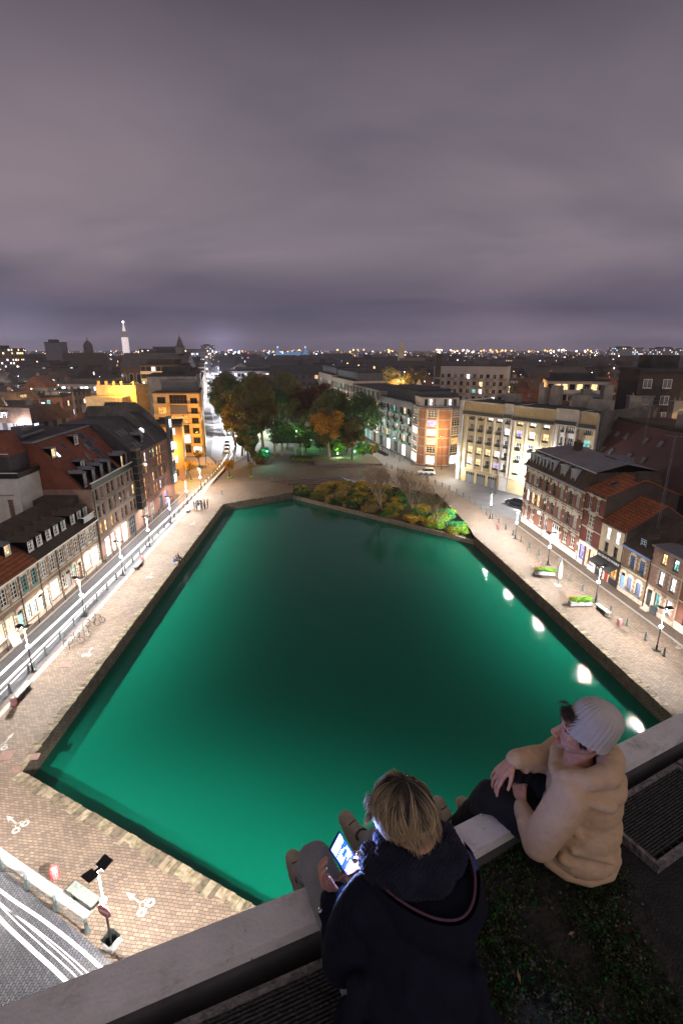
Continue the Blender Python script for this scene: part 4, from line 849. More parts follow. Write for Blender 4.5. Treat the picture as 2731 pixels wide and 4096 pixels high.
def branches(h, spread, seed, n=9, r0=.25, fork=.35, bushy=False):
    r = random.Random(seed); mb = MB(); tips = []
    def grow(p, d, ln, rad, lv):
        pts = [p]; q = Vector(p); dd = Vector(d)
        for k in range(3):
            dd = (dd + Vector((r.uniform(-.18, .18), r.uniform(-.18, .18), r.uniform(-.05, .12)))).normalized(); q = q + dd * ln / 3; pts.append(tuple(q))
        mb.path(pts, [rad, rad * .85, rad * .7, rad * .5], 6 if lv < 2 else 3); tips.append(pts[-1])
        if lv < (4 if bushy else 3):
            for k in range(r.choice((3, 4)) if bushy else r.choice((2, 3))):
                a = r.uniform(0, 6.28); e = r.uniform(.35, .8) * spread; nd = (dd + Vector((math.cos(a) * e, math.sin(a) * e, r.uniform(-.05, .35)))).normalized()
                grow(pts[r.choice((2, 3))], nd, ln * r.uniform(.6, .8), rad * .55, lv + 1)
    if bushy:
        for k in range(4): a = r.uniform(0, 6.28); grow((0, 0, 0), Vector((math.cos(a) * .3, math.sin(a) * .3, 1)).normalized(), h * .38, r0, 0)
    else: grow((0, 0, 0), (0, 0, 1), h * .42, r0, 0)
    return mb, tips
_tm = {}
def tree(x, y, h, cr, keys, label, seed, n=5000, group=None, leaf=.30, z=0, base=.3, cat='tree', barkm=None, name='tree', zs=1.0):
    k = (round(h, 1), cr, tuple(keys), seed % 100)
    if k not in _tm:
        r = random.Random(seed); mb, tips = branches(h, .9, seed, r0=.02 * h + .05); blobs = []
        cz = h * (base + (1 - base) / 2); rz = h * (1 - base) / 2
        for i in range(26):
            while True:
                a = [r.uniform(-1, 1) for _ in range(3)]
                if .25 < sum(v * v for v in a) < 1: break
            q = r.uniform(.22, .38) * cr; blobs.append((a[0] * (cr - q), a[1] * (cr - q), cz + a[2] * (rz - q), q))
        blobs.append((0, 0, cz, cr * .5))
        _tm[k] = (mb.mesh('trunk', barkm or bark, True), leaves('crown', blobs, n, leaf, [LF[q] for q in keys], seed))
    o = empty(name, (x, y, z), (seed * 1.7) % 6.28, label, cat, group); link('trunk', _tm[k][0], o); link('crown', _tm[k][1], o); return o
PG = 'trees of the park beyond the basin'
for i, (x, y, h, cr, ks, lab) in enumerate([
    (-3.0, 128.6, 14.4, 5.6, ('gold', 'gold', 'brown'), 'large golden-brown plane tree with a pale trunk at the front of the park'),
    (2.6, 127.6, 12.5, 3.9, ('olive', 'dark', 'brown'), 'dark narrow tree on the stone bed right of the golden plane'),
    (5.0, 144, 17.5, 6.0, ('dark', 'green', 'dark'), 'dark green round tree at the right edge of the park'),
    (-3.5, 148, 18.5, 6.5, ('dark', 'brown', 'olive'), 'tall dark tree rising behind the golden plane'),
    (-11.5, 158, 18.5, 6.2, ('red', 'brown', 'red'), 'reddish brown tree right of the park gap'),
    (-23.5, 127.5, 11, 3.6, ('brown', 'olive', 'dark'), 'low brown bushy tree at the front left corner of the park'),
    (-26.5, 135, 16.5, 5.0, ('brown', 'brown', 'olive'), 'tall brown tree leaning over the left park edge'),
    (-22.0, 143, 19.0, 5.6, ('brown', 'olive', 'brown'), 'tall rusty brown tree in the front of the left clump'),
    (-31.0, 149, 20.0, 6.0, ('brown', 'dark', 'olive'), 'broad brown and green tree beside the bright avenue'),
    (-25.0, 160, 21.0, 6.4, ('olive', 'brown', 'brown'), 'very tall olive brown tree in the middle of the left clump'),
    (-36.0, 168, 20.5, 6.2, ('dark', 'green', 'olive'), 'deep green tree half hiding the avenue'),
    (-30.0, 183, 21.0, 6.8, ('olive', 'olive', 'dark'), 'olive tree behind the left clump'),
    (-42.0, 192, 21.0, 6.8, ('olive', 'dark', 'brown'), 'olive tree farthest along the avenue side'),
    (-20.5, 176, 17.0, 5.5, ('dark', 'green', 'dark'), 'small dark green tree behind the park gap'),
    (-14.0, 187, 18.5, 6.8, ('straw', 'olive', 'straw'), 'pale straw-coloured tree at the back of the park'),
    (-22.0, 206, 19.5, 7.0, ('straw', 'olive', 'olive'), 'pale olive tree at the very back of the park'),
    (-36.0, 215, 20.0, 7.0, ('olive', 'olive', 'brown'), 'hazy olive tree at the back left of the park'),
    (-6.5, 172, 18.0, 6.4, ('brown', 'dark', 'red'), 'dark brown tree in front of the pale apartment block'),
    (-50.0, 225, 20.5, 7.0, ('dark', 'olive', 'brown'), 'dark tree where the avenue narrows'),
    (-15.5, 144.5, 8.5, 3.6, ('green', 'green', 'lime'), 'low green tree lit from below over the pergola'),
    (-9.8, 140.0, 7.5, 2.6, ('green', 'lime', 'green'), 'small bright green tree beside the pergola'),
    (-19.2, 124.2, 4.6, 2.1, ('green', 'mint', 'dark'), 'teal-lit round bush in front of the left clump'),
    (5.6, 131.5, 5.0, 2.3, ('green', 'mint', 'lime'), 'green-lit bush behind the stone bed'),
    (-1.2, 134.0, 5.0, 2.6, ('green', 'dark', 'lime'), 'green-lit bush under the golden plane'),
    (8.2, 133.0, 3.8, 1.8, ('olive', 'gold', 'green'), 'small yellow-green bush at the street side of the park')]):
    tree(x, y, h, cr * (1.16 if h > 12 and i else 1.05), ks, lab, 100 + i, 15000 if h > 10 else 3600, PG, .27 if h > 10 else .2, base=.17 if h > 8 else .05, barkm=bark_pale if i in (0, 10) else None)
for k, (x, y, h) in enumerate([(-16, 152, 7), (-12, 153, 6), (-19, 150, 8), (-9, 152, 7), (-6, 141, 6), (-14, 168, 9), (1.5, 140, 7)]):
    tree(x, y, h, 3.2, ('dark', 'green', 'dark'), 'dark understorey tree in the middle of the park, behind the pergola', 160 + k % 3, 4500, 'understorey trees behind the pergola', .2, base=.05)
for x, y, h, ks, lab, n in ((-24.7, 110.3, 4.4, ('gold', 'yellow', 'gold'), 'small round golden tree on the square near the street', 900), (-20.1, 111.1, 3.6, ('olive', 'gold', 'brown'), 'thin half-bare sapling on the square', 160), (-32.2, 107.2, 5.2, ('yellow', 'yellow', 'gold'), 'bright yellow street tree under orange light', 1000), (-34.4, 122.0, 4.6, ('yellow', 'gold', 'green'), 'second yellow tree against the glazed building', 900)):
    tree(x, y, h, 1.5 if n > 200 else 1.1, ks, lab, int(h * 100), n, None, .16, base=.35)
    mb = MB(); mb.lathe([(.55, 0), (.6, .12), (.3, .2)], 10); g_ = mb.build('tree_pit', LF['lime'], None, False, (x, y, .01)); tag(g_, 'tuft of green at the foot of the ' + lab.split(' on ')[0].split(' under ')[0].split(' against ')[0], 'plant')
# garden beside the water
gz = -.78
GP = [(-9.67, 98.0), (20.14, 72.9), (20.4, 79.0), (18.8, 96.5), (3.2, 107.2), (-9.95, 103.1)]
flat('garden_soil', GP, gz, M('garden_soil', (.06, .05, .03), .95, .4, 1.2, .5, 8), (), 'dark soil of the planted garden at the far end of the basin')
o = empty('garden_kerb', (-9.67, 98.0, 0), math.atan2(-25.1, 29.81), 'stone edging between water and planted garden', 'stone edging')
mb = MB(); x = 0; r = random.Random(3)
while x < 38.9: w = r.uniform(.7, 1.2); mb.box(x + .01, min(x + w, 38.95), -.02, .42, -2.2, gz + .12 + r.uniform(-.015, .015)); x += w
mb.build('edging_stone', M('edging_stone', (.22, .19, .14), .9, .4, 1.3, .5, 10), o)
_bm = {}
def bush(x, y, z, r_, h, key, label, group, seed=0, sx=1.0, rz=0, cat='shrub', name='shrub'):
    k = (key, seed % 4)
    if k not in _bm:
        rr = random.Random(seed + sum(map(ord, key)) % 97); bl = [(rr.uniform(-.65, .65), rr.uniform(-.65, .65), rr.uniform(.15, .7), rr.uniform(.25, .42)) for _ in range(18)]
        _bm[k] = leaves('shrub', bl, 1300, .095, [GF[key]] * 2, seed)
    o = link(name, _bm[k], None, (x, y, z), rz); o.scale = (r_ * sx, r_, h); tag(o, label, cat, group); return o
def lerp2(a, b, t): return (a[0] + (b[0] - a[0]) * t, a[1] + (b[1] - a[1]) * t)
r = random.Random(11)
rows = 9; JN = 2
for j in range(rows):
    A = lerp2((-9.0, 98.8), (20.0, 74.6), (j + .35) / rows); B = lerp2((-2.0, 105.0), (19.6, 80.5), (j + .3) / rows)
    B = {0: (-8.0, 103.0), 1: (-3, 104.3), 2: (1.5, 105.6), 3: (5.0, 105), 4: (9.0, 102.5), 5: (13.0, 99.5), 6: (17.5, 94), 7: (18.8, 86), 8: (19.6, 80)}[j]
    for jj in range(JN):
     off = (jj - .5) * .75; A_, B_ = (A[0] + off * .64, A[1] - off * .77), (B[0] + off * .64, B[1] - off * .77)
     Ln = math.dist(A, B); n = max(2, int(Ln / 1.15))
     for i in range(n):
        p = lerp2(A_, B_, (i + .5) / n); key = r.choice(['straw', 'gold', 'olive', 'olive', 'dark']) if j < 5 else (r.choice(['dark', 'green', 'gold', 'olive']) if j < 7 else r.choice(['lime', 'mint', 'lime', 'gold']))
        if i == n - 1 and j in (2, 3, 4): key = 'gold'
        names = {'straw': 'dry straw-coloured shrub', 'gold': 'yellow autumn shrub', 'olive': 'dull olive shrub', 'dark': 'dark green shrub', 'green': 'green shrub', 'lime': 'bright lime green shrub', 'mint': 'fresh mint green shrub'}
        bush(p[0] + r.uniform(-.2, .2), p[1] + r.uniform(-.2, .2), gz, r.uniform(1.25, 1.7), r.uniform(.9, 1.5), key, names[key] + ' in the garden rows beside the water', names[key] + 's of the waterside garden', r.randrange(8), 1.1, r.uniform(0, 6))
for i, (x, y) in enumerate([(-1.5, 104.6), (1.2, 105.4), (4.5, 104.6), (7.3, 103.0)]):
    bush(x, y, gz, 1.6, 1.3, 'gold', 'yellow autumn shrub in the garden rows beside the water', 'yellow autumn shrubs of the waterside garden', i, 1.6, -.55)
for i, (x, y, h) in enumerate([(7.2, 88.5, 8.4), (12.8, 86.5, 8.0), (15.6, 80.4, 5.8)]):
    mb, tips = branches(h, .8, 40 + i, r0=.17, bushy=True); o = empty('bare_tree', (x, y, gz), i, ['left bare multi-stemmed tree in the waterside garden', 'middle bare multi-stemmed tree, the widest of three', 'right bare tree nearest the bright green shrubs'][i], 'tree', 'three bare trees of the waterside garden')
    mb.build('branches', M('twig', (.34, .25, .18), .9, .3, 5), o); bl = [(t_[0], t_[1], t_[2], .35) for t_ in tips if t_[2] > h * .45]; 
    link('leaves', leaves('leaves', bl, 1800, .07, [LF['brown'], LF['olive']], i), o)
# steps between square and garden
ST = [(-15.86, 107.9), (-.98, 111.9), (3.2, 107.2), (-9.95, 103.1)]
o = empty('stone_steps', (0, 0, 0), 0, 'wide dark stone steps leading down from the square to the garden', 'steps')
for k in range(6):
    a0 = lerp2(ST[0], ST[3], k / 6); a1 = lerp2(ST[1], ST[2], k / 6); b0 = lerp2(ST[0], ST[3], (k + 1) / 6 + .012); b1 = lerp2(ST[1], ST[2], (k + 1) / 6 + .012)
    mb = MB(); mb.prism([a0, a1, b1, b0], -2, -.02 - .14 * k); mb.build('step', M('dark_step', (.075, .06, .055), .85, .35, 1.0, .3, 9), o)
    e0 = lerp2(ST[0], ST[3], (k + .88) / 6); e1 = lerp2(ST[1], ST[2], (k + .88) / 6); mb = MB(); mb.prism([e0, e1, b1, b0], -.0195 - .14 * k, -.005 - .14 * k); mb.build('nosing', M('pale_nosing', (.17, .14, .125), .85, .3, 1), o)
# park ground, bed and pergola
flat('park_lawn', [(-19.9, 123.4), (-17.6, 123.4), (-17.0, 128), (-15.5, 140), (-21, 235), (-66, 262), (-58, 240), (-37.5, 183), (-24, 140)], .012, M('lawn', (.035, .05, .018), .95, .5, .5, .6, 6), (), 'dark lawn under the left park trees')
flat('park_lawn', [(-12.5, 127), (-4.8, 126.8), (8, 139), (-10, 232), (-18, 232), (-12, 150)], .012, M('lawn', (.035, .05, .018)), (), 'dark lawn under the right park trees')
mb = MB()
for a, b2 in (((-6.0, 122.4), (9.9, 122.4)), ((9.9, 122.4), (8.9, 131)), ((-6.0, 122.4), (-7.2, 131))):
    Lf, ang = frame_of(a, b2); mb.X = Matrix.Translation((*a, 0)) @ Matrix.Rotation(ang, 4, 'Z'); mb.box(0, Lf, 0, .35, 0, .55)
mb.X = None; o = mb.build('raised_bed', M('bed_wall', (.10, .085, .08), .8, .3, 1)); tag(o, 'low dark wall of the raised bed under the plane tree', 'planting bed')
o2 = flat('bed_soil', [(-5.8, 122.8), (9.4, 122.8), (8.5, 131), (-6.9, 131)], .5, M('bed_litter', (.10, .07, .04), .95, .6, 2.5, .5, 10), (), 'leaf litter filling the raised bed')
for i, (x0, y0, x1, y1, ks) in enumerate([(-12.4, 125.8, -4.5, 129.0, 'olive'), (-13.0, 130.0, -6.0, 133.5, 'dark')]):
    for q in range(6): bush(x0 + (x1 - x0) * (q + .5) / 6, y0 + (y1 - y0) * .4, .0, 1.2, .9, ks, ('olive' if i == 0 else 'dark') + ' low shrub of the park hedge bed', 'park bed shrubs', q, 1.1)
for q in range(14): bush(-20.2 - q * 1.15, 124.2 + q * 3.9, 0, 1.3, 1.1, ['red', 'olive', 'dark'][q % 3], {'red': 'reddish', 'olive': 'olive', 'dark': 'dark green'}[['red', 'olive', 'dark'][q % 3]] + ' hedge shrub along the left park path', 'hedge shrubs along the left park path', q, 1.0)
o = empty('pergola', (-18.2, 134.2, 0), R(4), 'dark flat-topped pergola overgrown with leaves in the park', 'pergola'); mb = MB(); mb.box(0, 8.2, 0, 4.2, 3.4, 4.0); mb.build('canopy', M('dark_canopy', (.02, .025, .015), .95, .5, 3, .5, 9), o)
for x in (.3, 2.2, 5.6, 7.7):
    for y in (.2, 3.8): mb = MB(); mb.box(x, x + .35, y, y + .35, 0, 3.4); mb.build('post', conc_light, o)
link('leaves', leaves('leaves', [(x, y, 4.0, .7) for x in np.arange(0, 8.5, .9) for y in (0, 2, 4)], 2600, .16, [LF['dark'], LF['green']], 5), o)
# ------------------------------------------------------------------ street furniture
def bollard_meshes():
    a = MB(); a.lathe([(.16, 0), (.16, .06), (.12, .12), (.085, .55), (.075, .72), (.095, .74), (.095, .78), (.06, .80), (.08, .86), (.055, .93), (.0, .95)], 10); return a.mesh('bollard', gun, True)
def chain_mesh(k=22, sag=.38):
    mb = MB(); P = [Vector((i / k, 0, -sag * 4 * (i / k) * (1 - i / k))) for i in range(k + 1)]
    for i in range(k):
        a, b2 = P[i], P[i + 1]; m_ = (a + b2) / 2; u = (b2 - a); w = Vector((0, 1, 0)) if i % 2 else Vector((-u.z, 0, u.x)).normalized()
        pts = [m_ + (u * .62) * math.cos(t) + w * (.045) * math.sin(t) * (1 if i % 2 else .5) for t in [j * 2 * math.pi / 6 for j in range(7)]]
        mb.path(pts, .0125, 4)
    return mb.mesh('chain', gun)
BM_, CM_ = bollard_meshes(), chain_mesh()
def chain_row(pts, lab, grp, step=2.7, chains=True):
    P = [Vector((*p, 0)) for p in pts]; seg = []; 
    d = [0]; 
    for i in range(len(P) - 1): d.append(d[-1] + (P[i + 1] - P[i]).length)
    n = round(d[-1] / step) if step else len(P) - 1; Q = []
    if not step: Q = P
    else:
        for k in range(n + 1):
            s_ = d[-1] * k / n; i = max(j for j in range(len(d) - 1) if d[j] <= s_ + 1e-6); t = (s_ - d[i]) / (d[i + 1] - d[i]); Q.append(P[i].lerp(P[i + 1], t))
    for k, q in enumerate(Q):
        tag(link('bollard', BM_, None, q + Vector((0, 0, .01)), k), 'cast-iron bollard ' + lab, 'bollard', 'bollards ' + grp)
        if chains and k < len(Q) - 1:
            u = Q[k + 1] - q; c = link('chain', CM_, None, q + Vector((0, 0, .80)), math.atan2(u.y, u.x)); c.scale = (u.length, 1, 1); tag(c, 'sagging iron chain ' + lab, 'chain', 'chains ' + grp)
chain_row([(-27.2, 33.0), (-27.3, 40), (-27.4, 47.2), (-27.6, 57.6), (-27.95, 70.7), (-28.1, 83), (-28.35, 95.8), (-28.8, 112)], 'between left street and promenade', 'along the left promenade')
chain_row([(-29.05, 114.5), (-29.1, 119.4), (-28.6, 124), (-27.0, 131)], 'around the street bend beside the park', 'at the street bend', 2.2, False)
chain_row([(29.9, 38.4), (29.6, 43.3), (28.9, 48.2), (28.5, 53.3), (27.7, 58.3), (27.2, 63.8), (26.4, 70.7), (25.6, 77.9), (25.0, 83.6), (24.5, 88.5), (23.9, 93.3), (22.7, 97.5), (21.8, 100), (19.9, 104.9), (17.3, 109.5), (13.5, 115.8), (10.9, 121.8)], 'between right quay and road', 'along the right quay')
chain_row([(-12.32, 17.55), (-14.39, 18.59), (-16.47, 19.66), (-18.52, 20.73)], 'beside the near bench', 'at the near corner', 0)
tag(link('bollard', BM_, None, (-10.5, 15.6, .01)), 'lone bollard just above the roof edge', 'bollard')
thin = MB(); thin.lathe([(.04, 0), (.04, .85), (.055, .87), (.055, .93), (.03, .95)], 8); thin = thin.mesh('post', dark_iron, True)
for k in range(24): tag(link('post', thin, None, (-31.15, 34 + k * 2.6, .05)), 'thin dark post along the left footpath', 'post', 'posts of the left footpath')
for k in range(22):
    t_ = k / 21; p = lerp2((7.0, 151), (16.6, 124.6), t_ * 1.35) if t_ < .74 else lerp2((16.6, 124.6), (25.5, 119.5), (t_ - .74) / .26); tag(link('post', thin, None, (*p, 0)), 'thin dark post before the brick corner building', 'post', 'posts of the brick corner pavement')
for k in range(8): tag(link('post', thin, None, (-33.5 + k * .55, 117.5 + k * 1.1, 0)), 'thin dark post around the orange-lit square', 'post', 'posts of the orange square')
tag(link('bollard', BM_, None, (-23.3, 96.4, 0)), 'single dark bollard on the far left corner of the quay', 'bollard'); bpy.data.objects[-1] if False else None
# benches
def bench(x, y, rz, label, L_=2.0):
    o = empty('stone_bench', (x, y, 0), rz, label, 'bench', 'stone benches on the quays'); mb = MB(); mb.box(-L_ / 2, L_ / 2, -.27, .27, .40, .50); mb.build('seat', M('bench_stone', (.13, .155, .14), .6, .5, 4, .3, 18), o)
    for u in (-.62, .62): mb = MB(); mb.box(u * L_ / 2 - .1, u * L_ / 2 + .1, -.22, .22, 0, .398); mb.build('leg', M('bench_leg', (.05, .06, .055), .7, .3, 4), o)
bench(-13.2, 19.05, R(-27), 'mottled green stone bench in the near left corner', 1.9)
bench(-26.15, 35.6, R(91), 'stone bench beside the lowest left bin', 2.2); bench(-26.4, 61.3, R(91), 'stone bench halfway up the left promenade', 2.2); bench(-26.6, 85.0, R(91), 'small bench beside the standing group', 1.4); bench(28.1, 49.4, R(-83), 'stone bench on the right quay below the second planter', 2.2)
# wire litter bins
def bin_(x, y, rz, label):
    o = empty('litter_bin', (x, y, 0), rz, label, 'litter bin', 'red wire litter bins'); mb = MB(); wr = M('red_wire', (.38, .04, .03), .5, .15, 6); k = 14
    for i in range(k):
        a = 2 * math.pi * i / k; c, s_ = math.cos(a), math.sin(a); mb.path([(.12 * c, .12 * s_, .12), (.22 * c, .22 * s_, .25), (.24 * c, .24 * s_, .8), (.18 * c, .18 * s_, .92)], .012, 4)
    for z, rr in ((.3, .235), (.6, .25), (.9, .19)): mb.path([(rr * math.cos(t * .449), rr * math.sin(t * .449), z) for t in range(15)], .013, 4)
    mb.build('cage', wr, o); mb = MB(); mb.lathe([(.10, .16), (.19, .3), (.20, .8), (.17, .88)], 12); mb.build('bag', M('bin_bag', (.28, .24, .27), .4, .2, 9, .4, 12), o, True); mb = MB(); mb.tube((0, 0, 0), (0, 0, .2), .05, n=8); mb.build('foot', gun, o)
bin_(-15.2, 20.1, .3, 'red wire bin left of the mottled near bench'); bin_(-25.85, 34.0, 1, 'red wire bin at the foot of the second left bench'); bin_(-26.45, 63.0, 2, 'red wire bin beyond the bench halfway up the left promenade'); bin_(28.3, 46.3, 0, 'red wire bin below the right stone bench')
bin_(24.6, 76.2, 0, 'red and white bin at the far right lamp'); bin_(-14.9, 106.6, 0, 'small red and white bin at the left end of the steps'); bin_(2.4, 112.6, 0, 'small red and white bin at the right end of the steps')
# no-entry sign
o = empty('road_sign', (-10.93, 17.02, 0), R(-30), 'red no-entry sign on a dark pole at the near corner', 'road sign'); mb = MB(); mb.tube((0, 0, 0), (0, 0, 2.6), .035, n=8); mb.build('pole', dark_iron, o)
mb = MB(); mb.box(-.35, .35, -.35, .35, 0, .03); mb.build('base', granite, o)
mb = MB(); mb.X = Matrix.Translation((0, .055, 2.25)) @ Matrix.Rotation(R(90), 4, 'X'); mb.lathe([(.38, 0), (.38, .02)], 28); mb.build('disc', M('sign_back', (.7, .7, .72), .4, 0), o); mb = MB(); mb.X = Matrix.Translation((0, .052, 2.25)) @ Matrix.Rotation(R(90), 4, 'X')
mb.lathe([(.36, -.016), (.36, .0)], 28); mb.X = None; d_ = mb.build('red_face', M('sign_red', (.45, .02, .015), .4, 0), o)
for s_ in (-1, 1):
    mb = MB(); mb.X = Matrix.Translation((0, .05 + (.03 if s_ > 0 else -.0), 2.25)); mb.box(-.25, .25, -.012 if s_ < 0 else .0, 0 if s_ < 0 else .01, -.05, .05)
mb = MB(); mb.box(-.25, .25, .058, .078, 2.20, 2.30); mb.build('white_bar', white_paint, o)
o.rotation_euler.z = R(160)
# parasol
o = empty('parasol', (25.92, 55.95, 0), 0, 'tall folded white parasol standing on the right quay', 'parasol'); mb = MB(); r = random.Random(4)
prof = [(.06, .9), (.22, .95), (.25, 1.3), (.22, 2.2), (.16, 3.1), (.06, 3.6), (.02, 3.66)]; k = 18; vs = []
for rr, z in prof:
    for j in range(k): q = rr * (1 + (.28 if j % 2 else -.12)); vs.append((q * math.cos(j * 2 * math.pi / k), q * math.sin(j * 2 * math.pi / k), z))
mb.add(vs, [(i * k + j, i * k + (j + 1) % k, (i + 1) * k + (j + 1) % k, (i + 1) * k + j) for i in range(len(prof) - 1) for j in range(k)]); mb.build('canopy', M('parasol_cloth', (.62, .62, .58), .85, .15, 3), o, True)
mb = MB(); mb.tube((0, 0, .05), (0, 0, 1.0), .04, n=8); mb.build('pole', zinc, o); mb = MB(); mb.box(-.35, .35, -.35, .35, 0, .06); mb.build('foot', granite, o)
# planters
for i, (x, y, rz, lab) in enumerate([(25.5, 59.1, R(-8), 'row of three grey planter boxes with bright green plants, upper of the two'), (26.4, 51.05, R(-8), 'row of three grey planter boxes with bright green plants, beside the stone bench')]):
    o = empty('planter', (x, y, 0), rz + R(10) * i, lab, 'planter', 'green planters on the right quay')
    for k in range(3):
        mb = MB(); u = (k - 1) * .82; mb.box(u - .38, u + .38, -.35, .35, .04, .45); b5 = mb.build('planter_box', M('planter_grey', (.33, .34, .38), .7, .15, 4), o); link('foliage', leaves('foliage', [(u + dx, dy, .65 + .1 * ((k + i) % 2), .28) for dx in (-.25, 0, .25) for dy in (-.15, .15)], 700, .07, [LF['lime'], LF['lime'] if k else LF['gold']], k + i), b5)
# bicycles
def bike_mesh(col):
    mb = MB()
    for cx in (-.52, .52): mb.path([(cx + .33 * math.cos(t * math.pi / 9), 0, .34 + .33 * math.sin(t * math.pi / 9)) for t in range(19)], .022, 5)
    wheels = mb.mesh('wheel', black); mb = MB()
    for cx in (-.52, .52):
        for j in range(8): a = j * math.pi / 4; mb.path([(cx, 0, .34), (cx + .32 * math.cos(a), 0, .34 + .32 * math.sin(a))], .005, 3)
    sp_ = mb.mesh('spokes', zinc); mb = MB()
    for a, b2 in (((-.52, 0, .34), (-.1, 0, .32)), ((-.52, 0, .34), (-.2, 0, .8)), ((-.2, 0, .8), (-.1, 0, .32)), ((-.1, 0, .32), (.36, 0, .78)), ((-.2, 0, .78), (.35, 0, .86)), ((.52, 0, .34), (.34, 0, .95)), ((-.2, 0, .8), (-.22, 0, .93)), ((.34, -.25, 1.0), (.34, .25, 1.0))): mb.path([a, b2], .02, 5)
    fr = mb.mesh('frame', M('bike_' + col[0], col[1], .4, 0)); mb = MB(); mb.box(-.36, -.08, -.07, .07, .93, .98); sd = mb.mesh('saddle', black); return wheels, sp_, fr, sd
def bicycle(x, y, rz, lab, col, tilt=.12):
    o = empty('bicycle', (x, y, 0), rz, lab, 'bicycle', None); o.rotation_euler = (tilt, 0, rz)
    for n_, me in zip(('wheels', 'spokes', 'frame', 'saddle'), bike_mesh(col)): link(n_, me, o)
bicycle(-25.6, 43.2, R(15), 'dark bicycle lowest of the four on the left racks', ('dark', (.03, .03, .035))); bicycle(-25.45, 44.3, R(5), 'grey bicycle second from the bottom of the left racks', ('grey', (.15, .15, .16)), -.1)
bicycle(-25.5, 46.4, R(20), 'brownish bicycle third from the bottom of the left racks', ('brown', (.14, .10, .07))); bicycle(-25.3, 47.2, R(-5), 'black bicycle topmost of the four on the left racks', ('blk', (.02, .02, .02)), -.1); bicycle(25.2, 60.9, R(-15), 'pink framed bicycle on the right quay', ('pink', (.45, .18, .14)))
for k, (x, y) in enumerate([(-26.0, 42.4), (-25.7, 43.8), (-25.5, 45.2), (-25.6, 46.8)]):
    mb = MB(); mb.path([(0, -.35, 0), (0, -.35, .75), (0, -.25, .85), (0, .25, .85), (0, .35, .75), (0, .35, 0)], .028, 6); tag(mb.build('bike_rack', dark_iron, None, True, (x, y, 0), 1.2), ORD[k] + ' hoop of the left bicycle rack from the bottom', 'bike rack')
for k, (x, y) in enumerate([(26.0, 66.3), (26.2, 64.0), (26.0, 62.0)]):
    mb = MB(); mb.path([(0, -.35, 0), (0, -.35, .75), (0, -.25, .85), (0, .25, .85), (0, .35, .75), (0, .35, 0)], .028, 6); tag(mb.build('bike_rack', gun, None, True, (x, y, 0), .3), ORD[k] + ' empty hoop rack on the right quay, counted from the far end', 'bike rack')
# A-board and footpath barriers on the left
mb = MB(); mb.add([(-.5, -.4, 0), (.5, -.4, 0), (.5, 0, 1.1), (-.5, 0, 1.1), (-.5, .4, 0), (.5, .4, 0)], [(0, 1, 2, 3), (3, 2, 5, 4)]); tag(mb.build('board', M('board_white', (.5, .46, .42), .7, .1, 2), None, False, (-31.3, 43.0, .06), R(70)), 'pale folding board on the left footpath', 'board')
for k, (y, lab) in enumerate([(63.4, 'metal barrier before the last old house'), (79.0, 'metal barrier beside the modern block passage'), (84.5, 'metal barrier beyond the modern block')]):
    mb = MB(); mb.path([(0, -.7, 0), (0, -.7, .9), (0, .7, .9), (0, .7, 0)], .025, 5); mb.path([(0, -.7, .45), (0, .7, .45)], .02, 5); mb.path([(0, -.7, .1), (0, .7, .85)], .015, 4); mb.path([(0, .7, .1), (0, -.7, .85)], .015, 4); tag(mb.build('barrier', dark_iron, None, False, (-31.2, y, .05)), lab, 'barrier')
